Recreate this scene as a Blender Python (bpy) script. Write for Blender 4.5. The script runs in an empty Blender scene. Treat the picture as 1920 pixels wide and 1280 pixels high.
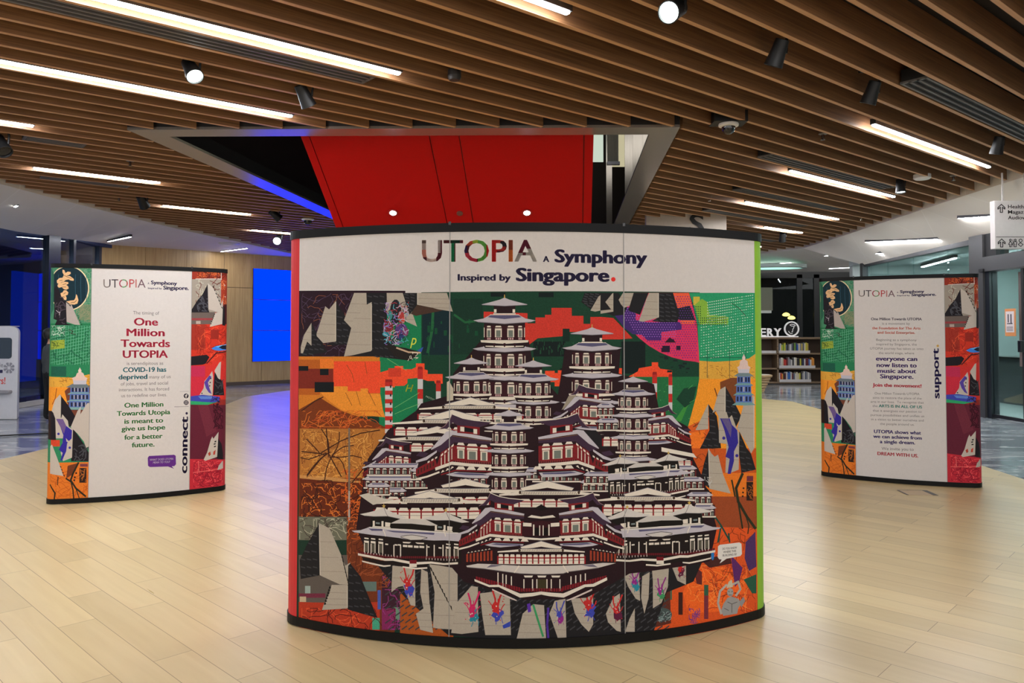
import bpy, bmesh, math, random
from mathutils import Vector, Matrix
from mathutils.geometry import tessellate_polygon
from mathutils.bvhtree import BVHTree
random.seed(7)
R_ = math.radians
scene = bpy.context.scene
col = scene.collection

# ------------------------------------------------------------------ camera, world, exposure
EYE = 1.6
F = 1443.0            # focal length in pixels of the 1920x1280 frame
TILT = R_(1.65)
CY = 583.4            # optical axis row
cam = bpy.data.cameras.new('camera')
cam.sensor_width = 36.0
cam.lens = F / 1920 * 36.0
cam.shift_y = -(640 - CY) / 1920
cam.clip_start = 0.05
cam.clip_end = 200
camo = bpy.data.objects.new('camera', cam)
camo.location = (0, 0, EYE)
camo.rotation_euler = (R_(90) + TILT, 0, 0)
col.objects.link(camo)
scene.camera = camo

world = bpy.data.worlds.new('world')
scene.world = world
world.use_nodes = True
bg = world.node_tree.nodes['Background']
bg.inputs[0].default_value = (1.0, 0.98, 0.95, 1)
bg.inputs[1].default_value = 1.5
scene.view_settings.view_transform = 'Standard'
scene.view_settings.look = 'None'
scene.view_settings.gamma = 1.0
scene.view_settings.exposure = 0.0
scene.cycles.use_denoising = True
scene.cycles.max_bounces = 8
scene.cycles.sample_clamp_indirect = 8.0
STRIP = 128.0           # emission strength of the ceiling strip lamps

# ------------------------------------------------------------------ geometry helpers
def ray(x, y):
    u = (x - 960) / F
    v = -(y - CY) / F
    return Vector((u, math.cos(TILT) - v * math.sin(TILT), math.sin(TILT) + v * math.cos(TILT)))
ORG = Vector((0, 0, EYE))
def onz(x, y, z):
    r = ray(x, y)
    return ORG + r * ((z - EYE) / r.z)
def ony(x, y, d):
    r = ray(x, y)
    return ORG + r * (d / r.y)
def onx(x, y, X):
    r = ray(x, y)
    return ORG + r * (X / r.x)
def lin(c):
    out = []
    for v in c[:3]:
        v = v / 255.0
        out.append(v / 12.92 if v <= 0.04045 else ((v + 0.055) / 1.055) ** 2.4)
    return out

class MB:
    """collects shapes, then links them as one mesh object"""
    def __init__(s):
        s.v = []; s.f = []; s.m = []
    def add(s, vs, fs, mi=0):
        b = len(s.v)
        s.v += [tuple(p) for p in vs]
        for f in fs:
            s.f.append([i + b for i in f]); s.m.append(mi)
        return s
    def box(s, x0, y0, z0, x1, y1, z1, mi=0, M=None):
        vs = [Vector(p) for p in ((x0,y0,z0),(x1,y0,z0),(x1,y1,z0),(x0,y1,z0),(x0,y0,z1),(x1,y0,z1),(x1,y1,z1),(x0,y1,z1))]
        if M is not None: vs = [M @ p for p in vs]
        return s.add(vs, [(0,3,2,1),(4,5,6,7),(0,1,5,4),(1,2,6,5),(2,3,7,6),(3,0,4,7)], mi)
    def prism(s, pts, z0, z1, mi=0, M=None):
        n = len(pts)
        vs = [Vector((p[0], p[1], z0)) for p in pts] + [Vector((p[0], p[1], z1)) for p in pts]
        if M is not None: vs = [M @ p for p in vs]
        fs = [tuple(range(n-1, -1, -1)), tuple(range(n, 2*n))]
        for i in range(n):
            j = (i + 1) % n
            fs.append((i, j, n + j, n + i))
        return s.add(vs, fs, mi)
    def lathe(s, prof, n=24, mi=0, M=None):
        vs = []; fs = []
        for r, z in prof:
            for k in range(n):
                a = 2 * math.pi * k / n
                vs.append(Vector((r * math.cos(a), r * math.sin(a), z)))
        if M is not None: vs = [M @ p for p in vs]
        for i in range(len(prof) - 1):
            for k in range(n):
                k2 = (k + 1) % n
                fs.append((i*n+k, i*n+k2, (i+1)*n+k2, (i+1)*n+k))
        fs.append(tuple(range(n-1, -1, -1)))
        fs.append(tuple((len(prof)-1)*n + k for k in range(n)))
        return s.add(vs, fs, mi)
    def tube(s, pts, r, n=8, mi=0):
        pts = [Vector(p) for p in pts]
        vs = []; fs = []
        for i, p in enumerate(pts):
            a = pts[max(i-1, 0)]; b = pts[min(i+1, len(pts)-1)]
            d = (b - a).normalized()
            u = d.orthogonal().normalized() if i == 0 else (u - d * u.dot(d)).normalized()
            w = d.cross(u)
            rr = r[i] if isinstance(r, (list, tuple)) else r
            for k in range(n):
                t = 2 * math.pi * k / n
                vs.append(p + u * (rr * math.cos(t)) + w * (rr * math.sin(t)))
        for i in range(len(pts) - 1):
            for k in range(n):
                k2 = (k + 1) % n
                fs.append((i*n+k, i*n+k2, (i+1)*n+k2, (i+1)*n+k))
        fs.append(tuple(range(n-1, -1, -1)))
        fs.append(tuple((len(pts)-1)*n + k for k in range(n)))
        return s.add(vs, fs, mi)
    def build(s, name, mats, parent=None, smooth=False, bevel=0.0):
        me = bpy.data.meshes.new(name)
        off = parent_world(parent)
        me.from_pydata([(v[0]-off[0], v[1]-off[1], v[2]-off[2]) for v in s.v], [], s.f)
        if not isinstance(mats, (list, tuple)): mats = [mats]
        for m in mats: me.materials.append(m)
        for p, mi in zip(me.polygons, s.m): p.material_index = mi
        bm = bmesh.new(); bm.from_mesh(me)
        bmesh.ops.recalc_face_normals(bm, faces=bm.faces)
        bm.to_mesh(me); bm.free()
        if smooth:
            for p in me.polygons: p.use_smooth = True
            try: me.set_sharp_from_angle(angle=R_(38))
            except Exception: pass
        o = bpy.data.objects.new(name, me)
        col.objects.link(o)
        if parent is not None: o.parent = parent
        if bevel:
            b = o.modifiers.new('bevel', 'BEVEL'); b.width = bevel; b.segments = 2; b.limit_method = 'ANGLE'
        return o
def parent_world(p):
    v = Vector((0, 0, 0))
    while p is not None:
        v += p.location; p = p.parent
    return v
def tag(o, label=None, cat=None, group=None, kind=None):
    if label: o['label'] = label
    if cat: o['category'] = cat
    if group: o['group'] = group
    if kind: o['kind'] = kind
    return o
def empty(name, loc, label=None, cat=None, group=None):
    o = bpy.data.objects.new(name, None)
    o.location = loc; o.empty_display_size = 0.1
    col.objects.link(o)
    return tag(o, label, cat, group)
def struct(o, label=None):
    o['kind'] = 'structure'
    if label: o['label'] = label
    return o
def copy_tree(o, parent=None):
    kids = list(o.children)
    c = o.copy(); col.objects.link(c); c.parent = parent
    for k in kids: copy_tree(k, c)
    return c

# ------------------------------------------------------------------ materials
def nodes(name):
    m = bpy.data.materials.new(name); m.use_nodes = True
    nt = m.node_tree
    return m, nt, nt.nodes['Principled BSDF']
def nd(nt, t, **kw):
    n = nt.nodes.new(t)
    for k, v in kw.items(): setattr(n, k, v)
    return n
def mixrgb(nt, fac, a, b, mode='MIX'):
    m = nd(nt, 'ShaderNodeMix', data_type='RGBA', blend_type=mode)
    for sock, v in ((m.inputs[0], fac), (m.inputs[6], a), (m.inputs[7], b)):
        if hasattr(v, 'is_linked') or hasattr(v, 'links'): nt.links.new(v, sock)
        elif isinstance(v, (int, float)): sock.default_value = v
        else: sock.default_value = (*v[:3], 1)
    return m.outputs[2]
MATS = {}
def mat(name, c, rough=0.5, metal=0.0, noise=0.06, scale=18.0, spec=0.5, stretch=(1,1,1), emit=0.0, ecol=None, coat=0.0, gain=1.0):
    if name in MATS: return MATS[name]
    m, nt, b = nodes(name)
    base = [min(1, v * gain) for v in lin(c)]
    tc = nd(nt, 'ShaderNodeTexCoord'); mp = nd(nt, 'ShaderNodeMapping')
    mp.inputs['Scale'].default_value = stretch
    nz = nd(nt, 'ShaderNodeTexNoise'); nz.inputs['Scale'].default_value = scale; nz.inputs['Detail'].default_value = 4
    nt.links.new(tc.outputs['Object'], mp.inputs[0]); nt.links.new(mp.outputs[0], nz.inputs['Vector'])
    lo = [v * (1 - noise) for v in base]; hi = [min(1, v * (1 + noise)) for v in base]
    nt.links.new(mixrgb(nt, nz.outputs['Fac'], lo, hi), b.inputs['Base Color'])
    b.inputs['Roughness'].default_value = rough
    b.inputs['Metallic'].default_value = metal
    b.inputs['Specular IOR Level'].default_value = spec
    b.inputs['Coat Weight'].default_value = coat
    if emit:
        b.inputs['Emission Color'].default_value = (*(lin(ecol or c)), 1)
        b.inputs['Emission Strength'].default_value = emit
    MATS[name] = m
    return m
def wood_mat(name, c1, c2, angle, rough=0.45, sc=(0.6, 22, 22), vertical=False):
    if name in MATS: return MATS[name]
    m, nt, b = nodes(name)
    tc = nd(nt, 'ShaderNodeTexCoord'); mp = nd(nt, 'ShaderNodeMapping')
    mp.vector_type = 'TEXTURE' if False else 'POINT'
    mp.inputs['Rotation'].default_value = (0, 0, -angle)
    mp2 = nd(nt, 'ShaderNodeMapping'); mp2.inputs['Scale'].default_value = sc
    nt.links.new(tc.outputs['Object'], mp.inputs[0]); nt.links.new(mp.outputs[0], mp2.inputs[0])
    n1 = nd(nt, 'ShaderNodeTexNoise'); n1.inputs['Scale'].default_value = 1.6; n1.inputs['Detail'].default_value = 6; n1.inputs['Distortion'].default_value = 1.2
    nt.links.new(mp2.outputs[0], n1.inputs['Vector'])
    n2 = nd(nt, 'ShaderNodeTexNoise'); n2.inputs['Scale'].default_value = 0.9; n2.inputs['Detail'].default_value = 2
    nt.links.new(tc.outputs['Object'], n2.inputs['Vector'])
    rp = nd(nt, 'ShaderNodeValToRGB'); rp.color_ramp.elements[0].position = 0.33; rp.color_ramp.elements[1].position = 0.68
    rp.color_ramp.elements[0].color = (*lin(c1), 1); rp.color_ramp.elements[1].color = (*lin(c2), 1)
    nt.links.new(n1.outputs['Fac'], rp.inputs[0])
    k = mixrgb(nt, n2.outputs['Fac'], (0.85,)*3, (1.1,)*3)
    nt.links.new(mixrgb(nt, 1.0, rp.outputs[0], k, 'MULTIPLY'), b.inputs['Base Color'])
    b.inputs['Roughness'].default_value = rough
    MATS[name] = m
    return m
def emis(name, c, strength):
    if name in MATS: return MATS[name]
    m = bpy.data.materials.new(name); m.use_nodes = True
    nt = m.node_tree; nt.nodes.clear()
    e = nd(nt, 'ShaderNodeEmission'); o = nd(nt, 'ShaderNodeOutputMaterial')
    e.inputs[0].default_value = (*lin(c), 1); e.inputs[1].default_value = strength
    nt.links.new(e.outputs[0], o.inputs[0])
    MATS[name] = m
    return m
def glass_mat(name, tint, base_refl=0.06, rough=0.02):
    if name in MATS: return MATS[name]
    m = bpy.data.materials.new(name); m.use_nodes = True
    nt = m.node_tree; nt.nodes.clear()
    o = nd(nt, 'ShaderNodeOutputMaterial'); mx = nd(nt, 'ShaderNodeMixShader')
    t = nd(nt, 'ShaderNodeBsdfTransparent'); g = nd(nt, 'ShaderNodeBsdfGlossy'); lw = nd(nt, 'ShaderNodeLayerWeight'); fr = nd(nt, 'ShaderNodeMath', operation='POWER')
    lw.inputs[0].default_value = 0.5; fr.inputs[1].default_value = 4.5; nt.links.new(lw.outputs['Facing'], fr.inputs[0])
    ad = nd(nt, 'ShaderNodeMath', operation='ADD'); ad.inputs[1].default_value = base_refl; ad.use_clamp = True
    t.inputs[0].default_value = (*tint, 1); g.inputs[0].default_value = (0.9, 0.95, 1, 1); g.inputs[1].default_value = rough
    nt.links.new(fr.outputs[0], ad.inputs[0]); nt.links.new(ad.outputs[0], mx.inputs[0])
    nt.links.new(t.outputs[0], mx.inputs[1]); nt.links.new(g.outputs[0], mx.inputs[2]); nt.links.new(mx.outputs[0], o.inputs[0])
    MATS[name] = m
    return m

PLANK = math.atan2(math.cos(R_(-46)), math.sin(R_(-46)))    # plank direction seen from above
SLATA = R_(50.4)                                            # ceiling fin direction, measured from +Y towards +X
SD = Vector((math.sin(SLATA), math.cos(SLATA)))
SN = Vector((SD.y, -SD.x))

def floor_wood():
    m, nt, b = nodes('pale_oak_planks')
    tc = nd(nt, 'ShaderNodeTexCoord'); mp = nd(nt, 'ShaderNodeMapping')
    mp.inputs['Rotation'].default_value = (0, 0, -PLANK)
    nt.links.new(tc.outputs['Object'], mp.inputs[0])
    br = nd(nt, 'ShaderNodeTexBrick'); br.offset = 0.37; br.offset_frequency = 2
    br.inputs['Scale'].default_value = 1.0; br.inputs['Brick Width'].default_value = 1.3; br.inputs['Row Height'].default_value = 0.19
    br.inputs['Mortar Size'].default_value = 0.002; br.inputs['Mortar Smooth'].default_value = 0.3
    br.inputs['Color1'].default_value = (0, 0, 0, 1); br.inputs['Color2'].default_value = (1, 1, 1, 1); br.inputs['Mortar'].default_value = (0.5, 0.5, 0.5, 1)
    br.inputs['Bias'].default_value = 0.0
    nt.links.new(mp.outputs[0], br.inputs['Vector'])
    mp2 = nd(nt, 'ShaderNodeMapping'); mp2.inputs['Scale'].default_value = (0.7, 9, 1)
    nt.links.new(mp.outputs[0], mp2.inputs[0])
    shift = nd(nt, 'ShaderNodeVectorMath', operation='SCALE'); shift.inputs['Scale'].default_value = 37.0
    nt.links.new(br.outputs['Color'], shift.inputs[0])
    addv = nd(nt, 'ShaderNodeVectorMath', operation='ADD')
    nt.links.new(mp2.outputs[0], addv.inputs[0]); nt.links.new(shift.outputs[0], addv.inputs[1])
    n1 = nd(nt, 'ShaderNodeTexNoise'); n1.inputs['Scale'].default_value = 1.3; n1.inputs['Detail'].default_value = 5; n1.inputs['Distortion'].default_value = 0.9
    nt.links.new(addv.outputs[0], n1.inputs['Vector'])
    rp = nd(nt, 'ShaderNodeValToRGB')
    rp.color_ramp.elements[0].position = 0.2; rp.color_ramp.elements[0].color = (*lin((210, 185, 136)), 1)
    rp.color_ramp.elements[1].position = 0.85; rp.color_ramp.elements[1].color = (*lin((224, 202, 154)), 1)
    nt.links.new(n1.outputs['Fac'], rp.inputs[0])
    tone = mixrgb(nt, br.outputs['Color'], (0.90, 0.885, 0.86), (1.06, 1.05, 1.04))
    c = mixrgb(nt, 1.0, rp.outputs[0], tone, 'MULTIPLY')
    c = mixrgb(nt, br.outputs['Fac'], c, lin((150, 120, 85)))
    nt.links.new(c, b.inputs['Base Color'])
    n3 = nd(nt, 'ShaderNodeTexNoise'); n3.inputs['Scale'].default_value = 3.0
    nt.links.new(addv.outputs[0], n3.inputs['Vector'])
    mr = nd(nt, 'ShaderNodeMapRange'); mr.inputs['To Min'].default_value = 0.25; mr.inputs['To Max'].default_value = 0.35
    nt.links.new(n3.outputs['Fac'], mr.inputs[0]); nt.links.new(mr.outputs[0], b.inputs['Roughness'])
    b.inputs['Specular IOR Level'].default_value = 0.45
    return m
def marble():
    m, nt, b = nodes('grey_marble')
    tc = nd(nt, 'ShaderNodeTexCoord'); mp = nd(nt, 'ShaderNodeMapping')
    mp.inputs['Rotation'].default_value = (0, 0, R_(25)); mp.inputs['Scale'].default_value = (0.5, 1.5, 1)
    nt.links.new(tc.outputs['Object'], mp.inputs[0])
    n = nd(nt, 'ShaderNodeTexNoise'); n.inputs['Scale'].default_value = 0.9; n.inputs['Detail'].default_value = 6; n.inputs['Distortion'].default_value = 2.2
    nt.links.new(mp.outputs[0], n.inputs['Vector'])
    rp = nd(nt, 'ShaderNodeValToRGB'); e = rp.color_ramp.elements
    e[0].position = 0.35; e[0].color = (*lin((122, 126, 132)), 1)
    e[1].position = 0.7; e[1].color = (*lin((166, 168, 172)), 1)
    k = e.new(0.5); k.color = (*lin((142, 146, 152)), 1)
    k = e.new(0.53); k.color = (*lin((214, 212, 208)), 1)
    k = e.new(0.56); k.color = (*lin((150, 152, 158)), 1)
    nt.links.new(n.outputs['Fac'], rp.inputs[0])
    br = nd(nt, 'ShaderNodeTexBrick'); br.inputs['Scale'].default_value = 1.0; br.inputs['Brick Width'].default_value = 1.2; br.inputs['Row Height'].default_value = 0.6
    br.inputs['Mortar Size'].default_value = 0.003; br.offset = 0.0
    br.inputs['Color1'].default_value = (0.92, 0.92, 0.92, 1); br.inputs['Color2'].default_value = (1.08, 1.08, 1.08, 1); br.inputs['Mortar'].default_value = (0.6, 0.6, 0.6, 1)
    nt.links.new(tc.outputs['Object'], br.inputs['Vector'])
    nt.links.new(mixrgb(nt, 1.0, rp.outputs[0], br.outputs['Color'], 'MULTIPLY'), b.inputs['Base Color'])
    b.inputs['Roughness'].default_value = 0.12
    return m
def print_mat():
    """printed sheet: ink colour per face, with a faint paper mottling"""
    m, nt, b = nodes('printed_fabric')
    a = nd(nt, 'ShaderNodeAttribute'); a.attribute_name = 'ink'
    tc = nd(nt, 'ShaderNodeTexCoord'); n = nd(nt, 'ShaderNodeTexNoise'); n.inputs['Scale'].default_value = 42; n.inputs['Detail'].default_value = 6; n.inputs['Roughness'].default_value = 0.75
    nt.links.new(tc.outputs['Object'], n.inputs['Vector'])
    k = mixrgb(nt, n.outputs['Fac'], (0.9,)*3, (1.08,)*3)
    # inked areas carry a stronger printed grain than the blank paper
    sp = nd(nt, 'ShaderNodeSeparateColor', mode='HSV'); nt.links.new(a.outputs['Color'], sp.inputs[0])
    g2 = nd(nt, 'ShaderNodeTexNoise'); g2.inputs['Scale'].default_value = 170; g2.inputs['Detail'].default_value = 3; nt.links.new(tc.outputs['Object'], g2.inputs['Vector'])
    ink2 = mixrgb(nt, g2.outputs['Fac'], (0.62,)*3, (1.34,)*3)
    amt = nd(nt, 'ShaderNodeMath', operation='MULTIPLY'); amt.use_clamp = True; amt.inputs[1].default_value = 1.3; nt.links.new(sp.outputs[1], amt.inputs[0])
    k = mixrgb(nt, amt.outputs[0], k, ink2)
    nt.links.new(mixrgb(nt, 1.0, a.outputs['Color'], k, 'MULTIPLY'), b.inputs['Base Color'])
    b.inputs['Roughness'].default_value = 0.55
    b.inputs['Specular IOR Level'].default_value = 0.14
    return m
PRINT = print_mat()
BLACK = mat('black_rail', (15, 15, 17), 0.5, spec=0.2)
FLAT_BLACK = mat('matt_black', (14, 14, 15), 0.6)
GREYMETAL = mat('grey_metal', (186, 180, 174), 0.25, metal=0.75, noise=0.05, scale=4)
CREAM = mat('cream_plaster', (205, 196, 184), 0.7)
WHITE = mat('white_plastic', (225, 222, 218), 0.4)
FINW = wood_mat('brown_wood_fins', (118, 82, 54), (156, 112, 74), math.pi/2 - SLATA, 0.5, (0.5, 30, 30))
FINE = wood_mat('pale_fin_bottom', (190, 142, 98), (206, 160, 116), math.pi/2 - SLATA, 0.5, (0.5, 30, 30))  # paler wood tone for the bottom strip of each fin
PANELW = wood_mat('honey_oak_panels', (186, 150, 98), (208, 174, 122), R_(38), 0.4, (14, 14, 0.6))
LAMP = emis('lamp_white', (248, 250, 255), STRIP)
SPOT = emis('spot_white', (240, 255, 250), 14)
DARKFRAME = mat('charcoal_frame', (52, 52, 54), 0.45, metal=0.3)

# ------------------------------------------------------------------ floor
Z0 = 0.0
fl = MB().box(-30, -8, -0.12, 30, 45, -0.004)
struct(fl.build('floor', marble()), 'grey marble floor around the oak island')
edge = [(-5.0, -8), (-6.0, 4), (-6.5, 9.8), (-6.46, 12), (-6.35, 15), (-6.4, 17), (-6.75, 19.6), (-6.3, 21.6), (-5, 23), (-2, 24), (1, 23.4),
        (4, 21.2), (6.16, 18.9), (6.6, 18.2), (6.5, 15.9), (6.2, 13), (5.7, 9.4), (5.62, 8.5), (5.2, 4), (4.8, -8)]
MB().prism(edge, -0.06, 0.0).build('floor', floor_wood())
struct(bpy.data.objects['floor.001'], 'pale oak plank floor in the middle of the hall')

# ------------------------------------------------------------------ ceilings
ZC = 4.12
PAIRS = [((-8.5,-5),(-10.75,-5,3.82)),((-8.51,12.7),(-10.75,13,3.82)),((-8.44,13.93),(-10.75,15,3.82)),((-8.29,15.42),(-10.75,16.65,3.82)),
 ((-8.11,17.18),(-10.85,19,3.92)),((-7.86,18.84),(-10.95,20.5,3.99)),((-7.64,19.9),(-9.9,22.1,4.05)),((-7.39,20.97),(-8.88,23.62,4.1)),((-6.91,23.7),(-7.29,25.1,4.1)),
 ((-6.0,25.2),(-4.5,27.5,4.1)),((-3,26.3),(-2,29,4.1)),((0,26.6),(0,29.5,3.95)),((3,26.4),(4,29,3.82)),((6,25.4),(8,28.2,3.8)),((7.8,23.88),(10.5,27,3.78)),
 ((8.5,22.4),(12.0,25,3.6)),((8.47,20.04),(9.3,20.3,3.42)),((8.35,17.6),(9.2,17.6,3.45)),((8.26,15.55),(9.15,15.5,3.45)),((8.17,13.66),(9.15,13.66,3.45)),
 ((8.15,12.18),(9.15,12.18,3.45)),((8.1,-5),(9.15,-5,3.45))]
LIP = 4.09
wc = MB()
vs = []; fs = []
for i, (a, o) in enumerate(PAIRS):
    vs += [(a[0], a[1], ZC + 0.5), (a[0], a[1], LIP), (o[0], o[1], o[2])]
    # slightly rounded lip
for i in range(len(PAIRS) - 1):
    b = i * 3
    fs += [(b, b+3, b+4, b+1), (b+1, b+4, b+5, b+2)]
wc.add(vs, fs)
def ceiling_mat():
    m, nt, b = nodes('off_white_ceiling')
    tc = nd(nt, 'ShaderNodeTexCoord'); mp = nd(nt, 'ShaderNodeMapping'); mp.inputs['Rotation'].default_value = (0, 0, -PLANK)
    nt.links.new(tc.outputs['Object'], mp.inputs[0])
    br = nd(nt, 'ShaderNodeTexBrick'); br.offset = 0.0
    br.inputs['Scale'].default_value = 1; br.inputs['Brick Width'].default_value = 2.4; br.inputs['Row Height'].default_value = 1.2; br.inputs['Mortar Size'].default_value = 0.008
    br.inputs['Color1'].default_value = (*lin((232, 224, 212)), 1); br.inputs['Color2'].default_value = (*lin((235, 227, 215)), 1); br.inputs['Mortar'].default_value = (*lin((242, 236, 226)), 1)
    nt.links.new(mp.outputs[0], br.inputs['Vector'])
    nt.links.new(br.outputs['Color'], b.inputs['Base Color']); b.inputs['Roughness'].default_value = 0.7
    return m
CEILM = ceiling_mat()
o = struct(wc.build('ceiling', CEILM), 'off-white plaster ceiling ring around the slatted ceiling')
sol = o.modifiers.new('thickness', 'SOLIDIFY'); sol.thickness = 0.01; sol.offset = -1
# surface for placing the lamps on the sloping white ceiling
cv = [Vector(v) for v in vs]
BV = BVHTree.FromPolygons(cv, fs)
def on_ceiling(x, y):
    r = ray(x, y).normalized()
    h = BV.ray_cast(ORG, r)
    return h[0] if h[0] is not None else onz(x, y, ZC)

OPEN = [(-4.76, 9.45), (2.05, 9.33), (2.67, 17.34), (2.88, 20.0), (-3.66, 20.1), (-3.95, 16.86)]     # rectangular ceiling opening
OUT = [p[0] for p in PAIRS]
def clip_line(q, poly):
    """parameter intervals of the line {p.SN = q} inside a polygon"""
    ts = []
    n = len(poly)
    for i in range(n):
        a = Vector(poly[i]); b = Vector(poly[(i+1) % n])
        da = a.dot(SN) - q; db = b.dot(SN) - q
        if (da < 0) != (db < 0):
            k = da / (da - db)
            ts.append((a + (b - a) * k).dot(SD))
    ts.sort()
    return [(ts[i], ts[i+1]) for i in range(0, len(ts) - 1, 2)]
def minus(iv, cut):
    for c0, c1 in cut:
        nx = []
        for a, b in iv:
            if c1 <= a or c0 >= b: nx.append((a, b)); continue
            if c0 > a: nx.append((a, c0))
            if c1 < b: nx.append((c1, b))
        iv = nx
    return iv
PITCH = 0.3464; Q0 = -2.453; FT = 0.044; FH = 0.25
fins = MB()
mfin = Matrix(((SD.x, SN.x, 0, 0), (SD.y, SN.y, 0, 0), (0, 0, 1, 0), (0, 0, 0, 1)))
for k in range(-26, 62):
    q = Q0 - PITCH * k
    for a, b in minus(clip_line(q, OUT), clip_line(q, OPEN)):
        if b - a < 0.1: continue
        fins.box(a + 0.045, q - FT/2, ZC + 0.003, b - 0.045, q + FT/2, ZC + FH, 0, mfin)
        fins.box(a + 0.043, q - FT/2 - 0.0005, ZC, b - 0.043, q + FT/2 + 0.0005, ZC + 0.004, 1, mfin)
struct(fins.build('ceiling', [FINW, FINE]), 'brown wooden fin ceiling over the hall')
pl = MB()
ring = [Vector((p[0], p[1], 0)) for p in OUT]
op = [Vector((p[0], p[1], 0)) for p in OPEN]
bmx = bmesh.new()
def loop(pts):
    vv = [bmx.verts.new((p[0], p[1], ZC + FH + 0.03)) for p in pts]
    return [bmx.edges.new((vv[i], vv[(i+1) % len(vv)])) for i in range(len(vv))]
ee = loop(OUT) + loop(OPEN)
bmesh.ops.triangle_fill(bmx, use_beauty=True, use_dissolve=False, edges=ee)
me = bpy.data.meshes.new('ceiling'); bmx.to_mesh(me); bmx.free()
me.materials.append(mat('dark_plenum', (46, 34, 26), 0.9))
po = bpy.data.objects.new('ceiling', me); col.objects.link(po)
struct(po, 'dark plenum above the wooden fins')

# metal trim around the opening (flat band underneath, upstand inside)
def inset(poly, d):
    n = len(poly); out = []
    A = sum(poly[i][0]*poly[(i+1)%n][1] - poly[(i+1)%n][0]*poly[i][1] for i in range(n))
    sgn = 1 if A > 0 else -1
    for i in range(n):
        p0 = Vector(poly[i-1]); p1 = Vector(poly[i]); p2 = Vector(poly[(i+1) % n])
        d1 = (p1-p0).normalized(); d2 = (p2-p1).normalized()
        n1 = Vector((-d1.y, d1.x))*sgn; n2 = Vector((-d2.y, d2.x))*sgn
        bis = (n1+n2)
        if bis.length < 1e-6: bis = n1
        bis.normalize()
        out.append(p1 + bis * (d / max(0.3, bis.dot(n1))))
    return out
INN = inset(OPEN, 0.34)
tr = MB()
n = len(OPEN)
vs2 = [(p[0], p[1], ZC-0.004) for p in OPEN] + [(p[0], p[1], ZC-0.004) for p in INN] + [(p[0], p[1], ZC+0.03) for p in OPEN] + [(p[0], p[1], ZC+0.03) for p in INN]
fs2 = []
for i in range(n):
    j = (i+1) % n
    fs2 += [(i, j, n+j, n+i), (2*n+i, 3*n+i, 3*n+j, 2*n+j), (i, 2*n+i, 2*n+j, j), (n+i, n+j, 3*n+j, 3*n+i)]
tr.add(vs2, fs2)
struct(tr.build('trim_1', GREYMETAL), 'brushed metal band around the ceiling opening')
# dark upstand behind the fin ends + shaft walls of the void above
sh = MB()
for i in range(n):
    j = (i+1) % n
    a, b = OPEN[i], OPEN[j]
    sh.add([(a[0], a[1], ZC+0.03), (b[0], b[1], ZC+0.03), (b[0], b[1], ZC+0.4), (a[0], a[1], ZC+0.4)], [(0, 1, 2, 3)])
struct(sh.build('trim_2', mat('dark_upstand', (30, 26, 28), 0.6)), 'dark upstand around the ceiling opening')
void = MB()
VO = [(-4.9, 9.2), (2.9, 9.2), (3.6, 22), (-4.2, 22)]
for i in (1, 2, 3):
    j = (i+1) % 4
    a, b = VO[i], VO[j]
    void.add([(a[0], a[1], ZC+0.4), (b[0], b[1], ZC+0.4), (b[0], b[1], 9), (a[0], a[1], 9)], [(0, 1, 2, 3)])
void.add([(p[0], p[1], 9) for p in VO], [(0, 1, 2, 3)])
void.add([(VO[0][0], VO[0][1], ZC+0.4), (VO[1][0], VO[1][1], ZC+0.4), (VO[1][0], VO[1][1], 7.7), (VO[0][0], VO[0][1], 7.7)], [(0, 1, 2, 3)])  # partial front wall, unseen, added to darken the lower cladding reflections
struct(void.build('wall_void', mat('void_maroon', (38, 18, 22), 0.5)), 'dark walls of the void above the opening')

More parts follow.
